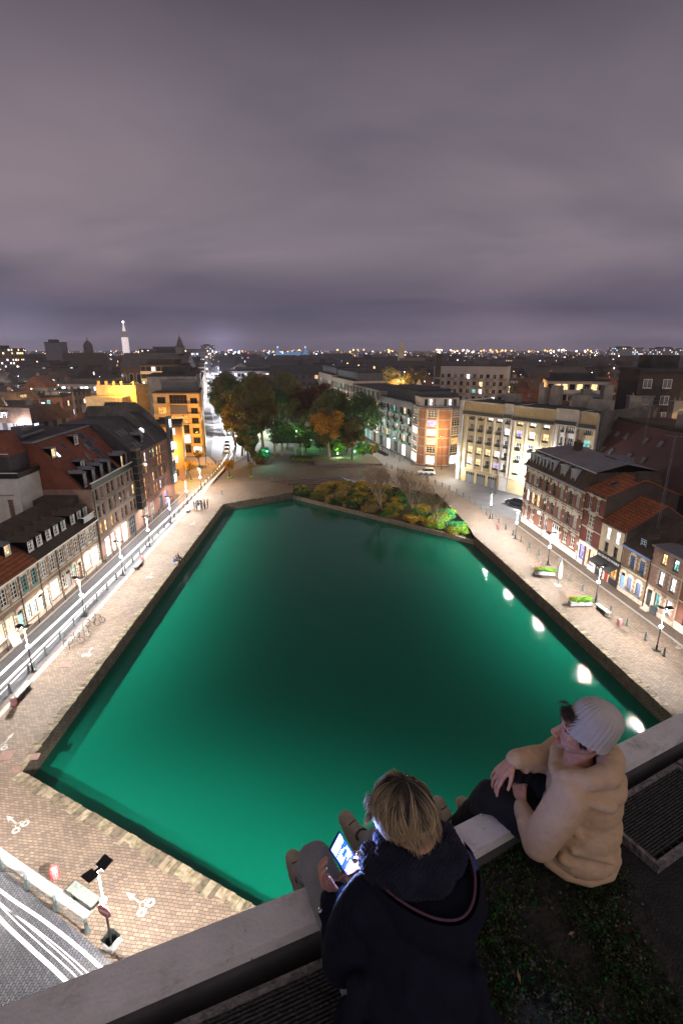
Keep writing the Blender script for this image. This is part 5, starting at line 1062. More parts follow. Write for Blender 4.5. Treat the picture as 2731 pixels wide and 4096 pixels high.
# cars
def car(x, y, rz, paint, label, sedan=False, group=None):
    o = empty('parked_car', (x, y, .01), rz, label, 'car', group); L_, Wd, Hc = (4.7, 1.85, 1.45) if sedan else (3.9, 1.72, 1.5)
    lo = [(-.5, .32, .60, .82), (-.47, .2, .78, .93), (-.38, .18, .86, 1), (-.2, .18, .88, 1), (.0, .18, .88, 1), (.18, .18, .86, 1), (.34, .18, .78, .98), (.46, .2, .66, .9), (.5, .34, .58, .78)]
    if sedan: lo = [(-.5, .34, .74, .84), (-.48, .22, .88, .95), (-.36, .18, .92, 1)] + lo[3:]
    mb = MB(); vs = []
    for t, z0, z1, w in lo:
        w2 = Wd / 2 * w; vs += [(t * L_, -w2 * .9, z0), (t * L_, w2 * .9, z0), (t * L_, w2, (z0 + z1) / 2), (t * L_, w2 * .93, z1), (t * L_, 0, z1 + .03), (t * L_, -w2 * .93, z1), (t * L_, -w2, (z0 + z1) / 2)]
    k = 7; fs = [(i * k + j, i * k + (j + 1) % k, (i + 1) * k + (j + 1) % k, (i + 1) * k + j) for i in range(len(lo) - 1) for j in range(k)] + [tuple(range(k - 1, -1, -1)), tuple(range(len(vs) - k, len(vs)))]
    mb.add(vs, [tuple(reversed(f)) for f in fs]); mb.build('body', paint, o, True)
    ts = ((-.36, -.20, .10, .27) if sedan else (-.45, -.36, .06, .24)); mb = MB(); z0 = .86; w0, w1 = Wd / 2 * .9, Wd / 2 * .68
    b = [(ts[0] * L_, -w0, z0), (ts[0] * L_, w0, z0), (ts[3] * L_, w0, z0), (ts[3] * L_, -w0, z0)]; tt = [(ts[1] * L_, -w1, Hc - .03), (ts[1] * L_, w1, Hc - .03), (ts[2] * L_, w1, Hc - .03), (ts[2] * L_, -w1, Hc - .03)]
    mb.add(b + tt, [(0, 1, 5, 4), (1, 2, 6, 5), (2, 3, 7, 6), (3, 0, 4, 7)]); mb.build('windows', M('car_glass', (.01, .012, .015), .05, 0), o)
    mb = MB(); mb.add([(tt[0][0], -w1, Hc - .04), (tt[0][0], w1, Hc - .04), (tt[2][0], w1, Hc - .04), (tt[2][0], -w1, Hc - .04), (tt[0][0] + .15, -w1 + .1, Hc), (tt[0][0] + .15, w1 - .1, Hc), (tt[2][0] - .15, w1 - .1, Hc), (tt[2][0] - .15, -w1 + .1, Hc)], [(4, 7, 6, 5), (0, 1, 5, 4), (1, 2, 6, 5), (2, 3, 7, 6), (3, 0, 4, 7)])
    for (a, c) in zip(b, tt): mb.path([a, c], .035, 4)
    mb.build('roof', paint, o, False)
    for t in (-.31, .31):
        for s_ in (-1, 1): mb = MB(); mb.tube((t * L_, s_ * (Wd / 2 - .2), .31), (t * L_, s_ * (Wd / 2 + .01), .31), .31, n=16); w_ = mb.build('wheel', black, o); mb = MB(); mb.tube((t * L_, s_ * (Wd / 2 - .1), .31), (t * L_, s_ * (Wd / 2 + .02), .31), .19, n=12); mb.build('rim', zinc, w_)
    for s_ in (-1, 1):
        mb = MB(); mb.box(L_ * .455, L_ * .49, s_ * .55 - .16, s_ * .55 + .16, .56, .68); mb.build('headlight', M('headlight', (.8, .8, .8), .1, 0), o)
        mb = MB(); mb.box(-L_ * .497, -L_ * .47, s_ * .6 - .15, s_ * .6 + .15, .62, .75); mb.build('tail_light', M('tail_light', (.4, .02, .01), .3, 0, emit=(1, .08, .02), es=.8 if sedan else 0), o)
pw = M('car_white', (.65, .63, .58), .25, 0); pd = M('car_dark', (.02, .028, .035), .18, 0); pg = M('car_silver', (.5, .5, .52), .25, 0)
car(19.2, 113.4, R(175), pw, 'white hatchback turning beside the brick corner building'); car(32.0, 89.0, R(128), pd, 'dark saloon parked in front of the cream block', True)
for k, (x, y) in enumerate([(-31.6, 140.0), (-32.6, 145.4), (-33.8, 151.0)]): car(x, y, R(101), pw if k != 1 else pg, ORD[k] + ' parked car from the bend, beside the bright avenue', False, 'cars parked beside the bright avenue')
# taller avenue and square lamps
def tall_lamp(x, y, rz, lab, grp, key, power, col, h=8.0, z=0, bw=False, arm=1.6, rad=.15):
    o = empty('tall_lamp', (x, y, z), rz, lab, 'street lamp', grp); mb = MB(); mb.lathe([(.1, 0), (.05, h)], 8); mb.path([(0, 0, h - .1), (arm * .5, 0, h + .15), (arm, 0, h + .1)], .035, 5); mb.build('pole', dark_iron, o)
    mb = MB(); mb.box(arm - .25, arm + .3, -.12, .12, h + .06, h + .16); mb.build('lamp_head', black, o); mb = MB(); mb.box(arm - .2, arm + .25, -.09, .09, h + .03, h + .058); mb.build('lens', M('lens_' + key, col, .4, 0, emit=col, es=25), o)
    link('lamp_light', light_data(key, power, col, rad, bw), o, (arm, 0, h - .25))
def avx(y): return -34.6 - (y - 134) * .2424
for k in range(10):
    y = 166 + k * 24 + k * k * 3; x = avx(y) + 9.5; tall_lamp(x, y, R(195), 'tall lamp post on the park side of the avenue', 'tall lamps along the avenue', 'AV', 110000, (.90, .93, 1.0), 8.5, 0, True)
tall_lamp(-26.0, 136, R(190), 'tall lamp post at the avenue mouth beside the park', None, 'AV1', 4500, (.93, .95, 1), 8.0)
tall_lamp(-33.3, 124, R(200), 'tall lamp on the corner of the orange square', None, 'OR', 9000, (1, .47, .06), 8)
tall_lamp(-37.5, 104, R(45), 'orange lamp behind the concrete-gabled block', None, 'OR', 9000, (1, .47, .06), 7)
tall_lamp(23.5, 118.4, R(240), 'orange street lamp at the brick corner crossing', None, 'OR2', 6500, (1, .62, .26), 8)
for k, (x, y) in enumerate([(14.6, 127.0), (11.0, 137.5), (7.6, 150), (3, 168), (-1.8, 188), (-8, 212)]): tall_lamp(x, y, R(200), 'white lamp on the pavement right of the park', 'lamps right of the park', 'RP', 2600, (1, .93, .80), 6)
tall_lamp(36.0, 92.0, R(200), 'white lamp beside the dark parked saloon', None, 'RP2', 8000, (.92, .94, 1), 6)
GR = (.10, 1, .32)
for x, y, c, p, lab, h in ((3.4, 131.6, GR, 700, 'low green garden light under the right bushes', 1.6), (-18.0, 122.6, (.1, .95, .75), 700, 'slim blue-white light column before the left bushes', 3.4), (-13.2, 150, (.55, 1, .5), 600, 'lamp in the park gap', 4), (-9.0, 147, GR, 900, 'green light under the small tree by the pergola', 2.0), (-17.5, 166, (.9, 1, .7), 1000, 'white lamp deep in the park', 4), (-1.0, 131.0, (.6, 1, .5), 500, 'small light behind the plane trunk', 1.2), (-26.0, 176, (.8, .9, 1), 900, 'white lamp deep in the left clump', 5)):
    o = empty('park_light', (x, y, 0), 0, lab, 'park light'); mb = MB(); mb.tube((0, 0, 0), (0, 0, h), .05, n=6); mb.build('post', dark_iron, o); mb = MB(); mb.lathe([(.06, h + .01), (.12, h + .08), (.06, h + .3)], 8); mb.build('lamp_head', M('pl_' + str(int(x * 10)), c, .4, 0, emit=c, es=18), o)
    l = bpy.data.lights.new('lamp_light', 'POINT'); l.energy = p; l.color = c; l.shadow_soft_size = .2; link('lamp_light', l, o, (0, -.4, h + .3))
# parked shared bicycles by the green-balcony block
for k in range(9):
    mb = MB(); mb.box(-.05, .05, -.3, .3, .05, .8); mb.box(-.07, .07, -.12, .12, .8, 1.0); mb.box(-.04, .04, -.8, -.35, .1, .65); tag(mb.build('docking_post', black, None, False, (8.9 + k * .34, 142.5 - k * 1.0, 0), R(70)), 'dark bicycle dock in the row on the far right pavement', 'bicycle dock', 'bicycle docks on the far right pavement')
tag(link('traffic_sign', (lambda m: (m.tube((0, 0, 0), (0, 0, 2.4), .035, n=6), m.box(-.3, .3, -.03, -.0, 2.0, 2.6), m.mesh('traffic_sign', zinc))[2])(MB()), None, (17.6, 104.2, 0)), 'grey sign on a pole where the right road bends', 'road sign')
# ------------------------------------------------------------------ the town behind
def wingrid(name, wallc, lit=.16, ww=2.4, hh=3.0, es=2.0, cols=((1, .9, .9), (1, .62, .3), (.6, .8, 1))):
    """distant facade: wall colour, dark window openings and some lit rooms"""
    m, t, b = newmat(name); co = objco(t); s = N(t, 'ShaderNodeSeparateXYZ'); L(t, co, s.inputs[0]); oi = N(t, 'ShaderNodeObjectInfo')
    u = math_node(t, 'DIVIDE', math_node(t, 'ADD', s.outputs[0], s.outputs[1]), ww); v = math_node(t, 'DIVIDE', s.outputs[2], hh)
    fu = math_node(t, 'FRACT', u); fv = math_node(t, 'FRACT', v)
    def band(x, a, b2): return math_node(t, 'MULTIPLY', math_node(t, 'GREATER_THAN', x, a), math_node(t, 'LESS_THAN', x, b2))
    win = math_node(t, 'MULTIPLY', band(fu, .25, .72), band(fv, .3, .8))
    c = N(t, 'ShaderNodeCombineXYZ'); L(t, math_node(t, 'FLOOR', u), c.inputs[0]); L(t, math_node(t, 'FLOOR', v), c.inputs[1]); L(t, math_node(t, 'MULTIPLY', oi.outputs['Random'], 97.0), c.inputs[2])
    wn = N(t, 'ShaderNodeTexWhiteNoise', noise_dimensions='3D'); L(t, c.outputs[0], wn.inputs['Vector'])
    on = math_node(t, 'MULTIPLY', win, math_node(t, 'LESS_THAN', wn.outputs['Value'], lit))
    sc_ = N(t, 'ShaderNodeSeparateColor'); L(t, wn.outputs['Color'], sc_.inputs[0])
    n = N(t, 'ShaderNodeTexNoise'); L(t, co, n.inputs['Vector']); n.inputs['Scale'].default_value = .4; n.inputs['Detail'].default_value = 5
    base = ramp(t, math_node(t, 'ADD', math_node(t, 'MULTIPLY', n.outputs[0], .5), math_node(t, 'MULTIPLY', oi.outputs['Random'], .5)), [(.2, tuple(x * .55 for x in wallc)), (.8, tuple(x * 1.4 for x in wallc))])
    L(t, mixc(t, win, base, (.012, .014, .018)), b.inputs['Base Color']); b.inputs['Roughness'].default_value = .8
    L(t, ramp(t, sc_.outputs[1], [(0, cols[0]), (.45, cols[1]), (.8, cols[2])], 'CONSTANT'), b.inputs['Emission Color']); L(t, math_node(t, 'MULTIPLY', on, math_node(t, 'MULTIPLY', math_node(t, 'ADD', sc_.outputs[2], .25), es)), b.inputs['Emission Strength'])
    m.cycles.emission_sampling = 'NONE'; return m
WG = [wingrid('town_wall_brown', (.17, .11, .08), .20), wingrid('town_wall_grey', (.19, .175, .17), .22), wingrid('town_wall_cream', (.30, .26, .21), .16), wingrid('town_wall_brick', (.22, .085, .05), .18)]
FAR = wingrid('skyline_wall', (.05, .046, .055), .10, 3.4, 3.2, 2.5, ((1, .9, .95), (1, .55, .25), (.55, .7, 1)))
tile_city = [brick('city_tile', (.30, .095, .038), (.21, .065, .028), (.02, .008, .006), .3, .3, .03, rough=.8, stain=.6), brick('city_slate', (.07, .067, .073), (.10, .092, .098), (.01, .01, .011), .4, .25, .02, rough=.65, stain=.6), brick('city_brown', (.15, .085, .05), (.10, .06, .04), (.012, .01, .008), .3, .25, .02, rough=.8, stain=.6)]
# archetypes of town houses: wall, roof, chimney and a few windows of their own
def town_house(w, d, h, kind, wi, ri, seed, x=0, y=0, rz=0):
    o = empty('town_house', (x, y, 0), rz); r = random.Random(seed); mb = MB(); mb.box(-w / 2, w / 2, -d / 2, d / 2, 0, h)
    if kind == 'gable': mb.add([(-w / 2, -d / 2, h), (-w / 2, d / 2, h), (-w / 2, 0, h + d * .33)], [(0, 2, 1)]); mb.add([(w / 2, -d / 2, h), (w / 2, d / 2, h), (w / 2, 0, h + d * .33)], [(0, 1, 2)])
    mb.build('wall', WG[wi], o)
    mb = MB(); e = .35
    if kind == 'gable':
        rz_ = h + d * .33; k = .33 * 2 * e / 2
        mb.add([(-w / 2 - .1, -d / 2 - e, h - k), (w / 2 + .1, -d / 2 - e, h - k), (w / 2 + .1, 0, rz_ + .1), (-w / 2 - .1, 0, rz_ + .1), (-w / 2 - .1, d / 2 + e, h - k), (w / 2 + .1, d / 2 + e, h - k)], [(0, 1, 2, 3), (3, 2, 5, 4), (0, 3, 4), (1, 5, 2)])
    elif kind == 'mansard':
        mb.add([(-w / 2 - e, -d / 2 - e, h), (w / 2 + e, -d / 2 - e, h), (w / 2 + e, d / 2 + e, h), (-w / 2 - e, d / 2 + e, h), (-w / 2 + 1, -d / 2 + 1, h + 2.6), (w / 2 - 1, -d / 2 + 1, h + 2.6), (w / 2 - 1, d / 2 - 1, h + 2.6), (-w / 2 + 1, d / 2 - 1, h + 2.6)], [(0, 1, 5, 4), (1, 2, 6, 5), (2, 3, 7, 6), (3, 0, 4, 7), (4, 5, 6, 7), (3, 2, 1, 0)])
    else:
        for a in ((-w / 2 - .1, w / 2 + .1, -d / 2 - .1, -d / 2 + .15), (-w / 2 - .1, w / 2 + .1, d / 2 - .15, d / 2 + .1), (-w / 2 - .1, -w / 2 + .15, -d / 2 + .15, d / 2 - .15), (w / 2 - .15, w / 2 + .1, -d / 2 + .15, d / 2 - .15)): mb.box(*a, h - .2, h + .5)
        mb.box(-w / 2 + .15, w / 2 - .15, -d / 2 + .15, d / 2 - .15, h + .01, h + .1)
    mb.build('roof', tile_city[ri] if kind != 'flat' else roof_felt, o)
    top = h + (d * .33 if kind == 'gable' else 2.6 if kind == 'mansard' else .4)
    cx = r.uniform(-w * .35, w * .35); mb = MB(); mb.box(cx - .6, cx + .6, -.35 + d * .1, .35 + d * .1, h, top + 1.1); c = mb.build('chimney', r.choice([brick_dark, conc_light, brick_brown]), o)
    for q in range(3): mb = MB(); mb.lathe([(.12, 0), (.10, .4)], 6, (cx - .4 + q * .4, d * .1, top + 1.1)); mb.build('chimney_pot', MATS['terracotta'], c)
    if kind == 'flat':
        for q in range(2): x0 = r.uniform(-w * .35, w * .1); y0 = r.uniform(-d * .3, d * .1); mb = MB(); mb.box(x0, x0 + r.uniform(1, 3), y0, y0 + r.uniform(1, 2.5), h + .1, h + r.uniform(.8, 2.2)); mb.build('roof_box', r.choice([zinc, conc_light, render_cream]), o)
    else:
        for q in range(r.choice((1, 2, 3))):
            u = r.uniform(-w * .35, w * .35); t = r.uniform(.25, .7)
            if kind == 'gable':
                skylight(o, u, -d / 2 * (1 - t), h + d * .33 * t + .12, .66, .8, 1.2, r.choice('dddcww'))
            else: dormer(o, u, -d / 2 + .1, h + .5, 1.1, 1.3, .8, zinc, white_paint, r.choice('ddwo'), 'white', False)
    for q in range(r.choice((2, 3, 4))):
        u = r.uniform(-w / 2 + .4, w / 2 - 1.6); z = h - r.choice((2.2, 2.2, 5.0)); window(o, u, -d / 2 - .16, z, 1.1, 1.4, r.choice('wowota'), 2, 2, 'white')
    return o
r = random.Random(21); ARC = []
spec = [('gable', 0), ('gable', 2), ('gable', 0), ('mansard', 1), ('flat', 1), ('gable', 0), ('gable', 1), ('gable', 2), ('flat', 0), ('mansard', 2), ('gable', 0), ('flat', 2)]
for i, (kd, ri) in enumerate(spec): ARC.append((kd, ri, town_house(r.uniform(8, 13), r.uniform(9, 13), r.uniform(8.0, 12.0), kd, i % 4, ri, i)))
used = set()
RN = {('gable', 0): 'town house with an orange tiled gable roof', ('gable', 2): 'town house with a brown tiled gable roof', ('gable', 1): 'town house with a slate gable roof', ('mansard', 1): 'town house with a slate mansard roof', ('mansard', 2): 'town house with a brown mansard roof', ('flat', 0): 'flat-roofed town house', ('flat', 1): 'flat-roofed town house', ('flat', 2): 'flat-roofed town house'}
# areas left free: basin, park, avenue, landmark plots
FREE = [(-120, -88, 212, 236), (-104, -78, 134, 152), (-97, -50, 140, 200), (-33, 40, 0, 128), (-60, -31.5, 40, 64), (-52, -31, 60, 100), (24, 60, 88, 120), (25, 48, 30, 86), (-60, 30, 118, 258), (-122, -56, 250, 285), (-92, -55, 186, 222), (28, 64, 180, 215), (-56, -34, 125, 175)]
FREE[4] = (-46, -31.5, 28, 64)
def blocked(x, y):
    if any(a - 5 < x < b2 + 5 and c - 5 < y < d + 5 for a, b2, c, d in FREE): return True
    if y > 120 and abs(x - (-27.0 - (y - 130) * .24)) < 20: return True
    return False
cnt = 0; r = random.Random(5); cand = []
for side in (-1, 1):
    yy = 44.0
    while yy < 330:
        xx = 42.0
        while xx < 60 + yy * 1.05:
            x = side * (xx + r.uniform(-1.5, 1.5)); y = yy + r.uniform(-2, 2) + (xx * .12 if side > 0 else -xx * .05)
            if not blocked(x, y) and math.hypot(x, y) < 330: cand.append((x, y))
            xx += 12.0 if yy < 150 else 15.5
        yy += 13.5 if yy < 150 else 19
for x in range(-60, 30, 14):
    for y in (262, 283, 305): 
        if not blocked(x, y): cand.append((x + r.uniform(-2, 2), y))
cand.sort(key=lambda p: math.hypot(*p)); cand = cand[:285]
for (x, y) in cand:
    side = 'left' if x < -25 else 'right' if x > 20 else 'behind'; dist = math.hypot(x, y); band = 'close behind the quay houses' if dist < 105 else 'in the middle distance' if dist < 200 else 'farther off in the town'
    k = r.randrange(len(ARC)); kd, ri, src = ARC[k]
    lab = RN[(kd, ri)] + ' ' + band + {'left': ', left', 'right': ', right', 'behind': ', middle'}[side]
    o = copy_tree(src) if k in used else src; used.add(k); o.location = (x, y, 0); o.rotation_euler = (0, 0, R(r.choice((0, 8, -6, 14, -12)) + (r.choice((0, 0, 90)) if x < -25 else r.choice((0, 0, -90)) if x > 20 else 0))); zs = r.uniform(.82, 1.22) * (1.0 if dist < 160 else .95); 
    if dist < 95: zs = min(zs, 1.0)
    o.scale = (r.uniform(.85, 1.15), r.uniform(.85, 1.1), zs); tag(o, lab, 'house', 'town houses ' + band + (' left' if side == 'left' else ' right' if side == 'right' else ' beyond the park'))
# ranks of distant buildings
fm = []
for i in range(7):
    rr = random.Random(i); w, d, h = rr.uniform(14, 40), rr.uniform(12, 18), rr.uniform(9, 16); mb = MB(); mb.box(-w / 2, w / 2, -d / 2, d / 2, 0, h); mb.mi = 1
    if i % 3 == 0: mb.add([(-w / 2 - .3, -d / 2 - .3, h), (w / 2 + .3, -d / 2 - .3, h), (w / 2 + .3, 0, h + 4), (-w / 2 - .3, 0, h + 4), (-w / 2 - .3, d / 2 + .3, h), (w / 2 + .3, d / 2 + .3, h)], [(0, 1, 2, 3), (3, 2, 5, 4), (0, 3, 4), (1, 5, 2)])
    else: mb.box(-w / 2 - .2, w / 2 + .2, -d / 2 - .2, d / 2 + .2, h + .01, h + .5); mb.box(-w * .2, w * .05, -2, 3, h + .5, h + 2.6)
    fm.append(mb.mesh('far_building', [FAR, roof_felt]))
r = random.Random(77); n = 0
while n < 210:
    y = 290 + 620 * r.random() ** 1.4; x = r.uniform(-.72, .72) * y * 1.0
    if abs(x - (-27.0 - (y - 130) * .24)) < 16 or (250 < y < 300 and -125 < x < -60): continue
    o = link('distant_building', fm[r.randrange(7)], None, (x, y, 0), R(r.choice((0, 5, 90, -8, 80)))); s_ = r.uniform(.8, 1.25); o.scale = (s_, s_, r.uniform(.8, 1.25) * (1 if y < 500 else 1.1))
    tag(o, 'distant block with scattered lit windows on the ' + ('left' if x < -y * .25 else 'right' if x > y * .25 else 'middle') + ' skyline', 'building', 'distant blocks on the ' + ('left' if x < -y * .25 else 'right' if x > y * .25 else 'middle') + ' skyline'); n += 1
mb = MB(); r = random.Random(9)
for i in range(5200):
    y = 850 + 5200 * r.random() ** 1.6; x = r.uniform(-.75, .75) * y; w = r.uniform(10, 45); h = r.uniform(5, 15); mb.box(x - w / 2, x + w / 2, y, y + r.uniform(8, 16), 0, h)
tag(mb.build('distant_city', FAR), 'mass of small far-off roofs and walls reaching to the horizon', 'city', None, 'stuff')
# lamps scattered over the far city: small glowing globes
glm = [M('far_lamp_' + k, c, .4, 0, emit=c, es=e) for k, c, e in (('white', (1, .95, .95), 12), ('amber', (1, .5, .15), 10), ('blue', (.55, .65, 1), 14), ('green', (.5, 1, .7), 14), ('red', (1, .1, .05), 14))]
mb = MB(); r = random.Random(31)
for i in range(1150):
    y = 200 + 4800 * r.random() ** 1.9; x = r.uniform(-.72, .72) * y
    if blocked(x, y): continue
    s_ = (.10 + y * .00030) * (.5 + r.random() ** 4 * 2.6); z = r.uniform(6, 15) if y < 700 else r.uniform(8, 20); mb.mi = r.choices((0, 1, 2, 3, 4), (10, 13, 4, 1.2, .8))[0]
    mb.add([(x + s_, y, z), (x, y + s_, z), (x - s_, y, z), (x, y - s_, z), (x, y, z + s_), (x, y, z - s_)], [(0, 1, 4), (1, 2, 4), (2, 3, 4), (3, 0, 4), (1, 0, 5), (2, 1, 5), (3, 2, 5), (0, 3, 5)])
for cx, cy, n_, sp_, mi in ((-238, 1050, 16, 40, 2), (-560, 860, 9, 50, 0), (330, 1500, 9, 60, 0), (700, 1700, 10, 90, 0), (420, 2200, 26, 500, 1), (900, 2300, 20, 500, 1), (0, 2300, 16, 500, 1)):
    for i in range(n_):
        x = cx + r.uniform(-sp_, sp_); y = cy + r.uniform(-20, 20); z = r.uniform(16, 27); s_ = cy * .0011 * r.uniform(.5, 1.6); mb.mi = mi
        mb.add([(x + s_, y, z), (x, y + s_, z), (x - s_, y, z), (x, y - s_, z), (x, y, z + s_), (x, y, z - s_)], [(0, 1, 4), (1, 2, 4), (2, 3, 4), (3, 0, 4), (1, 0, 5), (2, 1, 5), (3, 2, 5), (0, 3, 5)])
tag(mb.build('distant_lamps', glm), 'countless small lamps glittering over the far city', 'lamps', None, 'stuff')
# ---- landmarks
# bell tower
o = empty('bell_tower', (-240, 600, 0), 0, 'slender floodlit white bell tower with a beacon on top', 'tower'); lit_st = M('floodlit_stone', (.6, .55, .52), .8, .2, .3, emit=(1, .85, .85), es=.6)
mb = MB(); mb.prism([(-2.6, -2.6), (2.6, -2.6), (2.6, 2.6), (-2.6, 2.6)], 0, 40); [mb.box(-2.9 + k * 1.4, -2.5 + k * 1.4, -2.9, -2.62, 0, 40) for k in range(4)]; mb.build('shaft', lit_st, o)
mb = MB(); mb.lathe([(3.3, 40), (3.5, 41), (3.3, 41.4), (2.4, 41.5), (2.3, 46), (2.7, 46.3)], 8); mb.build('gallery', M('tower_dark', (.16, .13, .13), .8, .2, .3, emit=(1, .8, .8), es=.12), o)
mb = MB(); mb.lathe([(1.8, 46.3), (1.8, 48.6), (1.5, 48.7), (1.0, 52), (.35, 55)], 8); mb.build('lantern', lit_st, o); mb = MB(); mb.lathe([(.2, 55), (1.0, 55.6), (1.0, 56.2), (.2, 57)], 8); mb.build('beacon', glm[0], o)
# church with long dark roof and spire
o = empty('church', (-109, 262, 0), 0, 'long dark-roofed brick church with round-arched windows and a small tiered spire', 'church'); mb = MB(); mb.box(0, 30, 0, 16, 0, 18.5); mb.build('wall', brick('church_brick', (.12, .07, .05), (.09, .05, .04), (.08, .06, .05), .5, .2, .02), o)
mb = MB(); mb.add([(-.4, -.4, 18.3), (33, -.4, 18.3), (33, 8, 25.4), (-.4, 8, 25.4), (-.4, 16.4, 18.3), (33, 16.4, 18.3)], [(0, 1, 2, 3), (3, 2, 5, 4), (0, 3, 4), (1, 5, 2)]); mb.build('roof', tile_city[1], o)
for k in range(5):
    mb = MB(); x = 1.6 + k * 3.6; mb.path([(x + 1.1 * math.cos(a), -.15, 14.8 + 1.1 * math.sin(a)) for a in [j * math.pi / 8 for j in range(9)]], .16, 4); mb.box(x - 1.25, x - 1.0, -.2, 0, 11, 14.8); mb.box(x + 1.0, x + 1.25, -.2, 0, 11, 14.8); f = mb.build('window', stone, o); mb = MB(); mb.box(x - 1, x + 1, -.04, 0, 11, 15.2); mb.build('pane', pane_dark, f)
mb = MB(); mb.box(26.6, 30.2, 5, 9, 25, 28.2); mb.lathe([(2.4, 28.2), (2.5, 28.6), (1.6, 28.9), (1.5, 30.2), (1.2, 30.4), (1.1, 31.4), (.6, 31.8), (.7, 32.4), (.15, 33.2), (.05, 35)], 8, (28.4, 7, 0)); mb.build('spire', M('spire_dark', (.05, .055, .06), .6, .3, .6), o)
# hotel slab with balcony bands, lit orange-cream
def banded(name, P0, P1, Hh, label, nf, wallm, bandm, D=12, lit='dddw', cat='building', es=None, fh=2.7, zb=0):
    Lx, a = frame_of(P0, P1); o = empty(name, (*P0, 0), a, label, cat); mb = MB(); mb.box(0, Lx, 0, D, 0, Hh); mb.build('wall', wallm, o); r = random.Random(int(Lx))
    for f in range(nf):
        z = Hh - (f + 1) * fh; mb = MB(); mb.box(-.05, Lx + .05, -.5, -.002, z - .6, z + .45); mb.build('balcony_band', bandm, o)
        for i in range(int(Lx / 1.9)):
            u = .3 + i * 1.9; mb = MB(); mb.quad((u, -.03, z + .5), (u + 1.4, -.03, z + .5), (u + 1.4, -.03, z + 2.0), (u, -.03, z + 2.0)); mb.build('window', PANES[r.choice(lit)], o) if z > zb else None
    mb = MB(); mb.box(-.2, Lx + .2, -.3, D + .2, Hh, Hh + .4); mb.box(Lx * .1, Lx * .8, 2, D - 2, Hh + .4, Hh + 2.0); mb.build('roof', roof_felt, o); return o
band_glow = M('band_glow', (.62, .47, .30), .7, .1, .5, emit=(1, .6, .25), es=.30)  # emission stands in for orange light falling on the balcony bands
banded('hotel', (-75.5, 200), (-60, 200), 21.5, 'long block with cream balcony bands lit orange in front of the church', 5, M('hotel_wall', (.16, .10, .06), .8, .2, .5), band_glow, 12, 'ddddw', 'hotel', zb=6)
o = empty('lit_gable_house', (-77, 165, 0), R(-6), 'old wall glowing bright yellow-orange with chimneys', 'house'); mb = MB(); mb.box(0, 13, 0, 9, 0, 16.4); mb.build('wall', M('sodium_wall', (.55, .42, .25), .85, .3, .6, .2, 6), o)
for x in (.5, 3, 5.5, 8, 12): mb = MB(); mb.box(x, x + .6, .2, .9, 16.4, 17.6); mb.build('chimney', MATS['sodium_wall'], o)
mb = MB(); mb.box(-1, 11, -5, -.02, 0, 13.2); mb.build('annex', MATS['sodium_wall'], o); tall_lamp(-67, 157, R(100), 'orange lamp hidden in the lane by the glowing wall', None, 'OR4', 9000, (1, .50, .07), 16.5)
# glazed yellow building at the mouth of the avenue
P0, P1 = (-48.4, 134.3), (-36.4, 133.9); Lx, a = frame_of(P0, P1); o = empty('glazed_building', (*P0, 0), a, 'yellow-lit apartment building with a big glazed bay at the avenue mouth', 'apartment block'); Hh = 16.3
yel = M('ochre_panel', (.50, .33, .15), .75, .15, .6)
ops = [(4.2, 8.8, 1.0 + f * 2.55, 3.2 + f * 2.55, ('win', 'dsdacd'[f] if f < 6 else 'd', 5, 2, 'brown')) for f in range(6)] + [(9.6, 11.4, 3.4 + f * 2.55, 5.0 + f * 2.55, ('win', 'd' if f != 9 else 'w', 2, 1, 'dark')) for f in range(5)] + [(1.0, 3.2, 3.4 + f * 2.55, 5.2 + f * 2.55, ('win', 'dcdad'[f], 2, 1, 'dark')) for f in range(5)] + [(.6, 3.4, .6, 2.6, ('win', 's', 2, 1, 'brown')), (9.4, 11.6, .6, 2.6, ('win', 's', 2, 1, 'brown'))]
body(o, Lx, 2.5, Hh, ops, yel); put_windows(o, ops); RW = [(0, 2.51), (Lx - .55, 2.51), (Lx - 3.9, 16), (0, 16)]; mb = MB(); mb.prism(RW, 0, Hh - .02); mb.build('rear_wing', yel, o)
for f in range(5):
    for u0, u1 in ((.2, 4.0), (9.2, 12.1)): mb = MB(); mb.box(u0, u1, -1.0, -.003, 2.75 + f * 2.55, 2.9 + f * 2.55); mb.box(u0, u1, -1.05, -1.0, 2.85 + f * 2.55, 3.65 + f * 2.55); mb.build('balcony', yel, o)
mb = MB(); mb.box(4.0, 9.0, -.06, -.003, 16.0, 16.3)
for f in range(7): mb.box(4.0, 9.0, -.10, -.003, .75 + f * 2.55, .95 + f * 2.55)
mb.build('bay_band', yel, o)
mb = MB(); mb.prism([(-.1, -.2), (Lx + .1, -.2), (Lx - .35, 2.5), (Lx - 3.8, 16), (-.1, 16)], Hh, Hh + .35); mb.build('flat_roof', roof_felt, o); mb = MB(); mb.prism([(1.5, 2.5), (10.8, 2.5), (8.6, 12), (1.5, 12)], Hh + .35, Hh + 3.0); s_ = mb.build('penthouse', M('glass_penthouse', (.09, .09, .10), .3, .2, .5), o)
for k in range(6): window(s_, 2.0 + k * 1.5, 2.45, Hh + .7, 1.2, 1.6, 'daodwd'[k], 2, 1, 'grey')
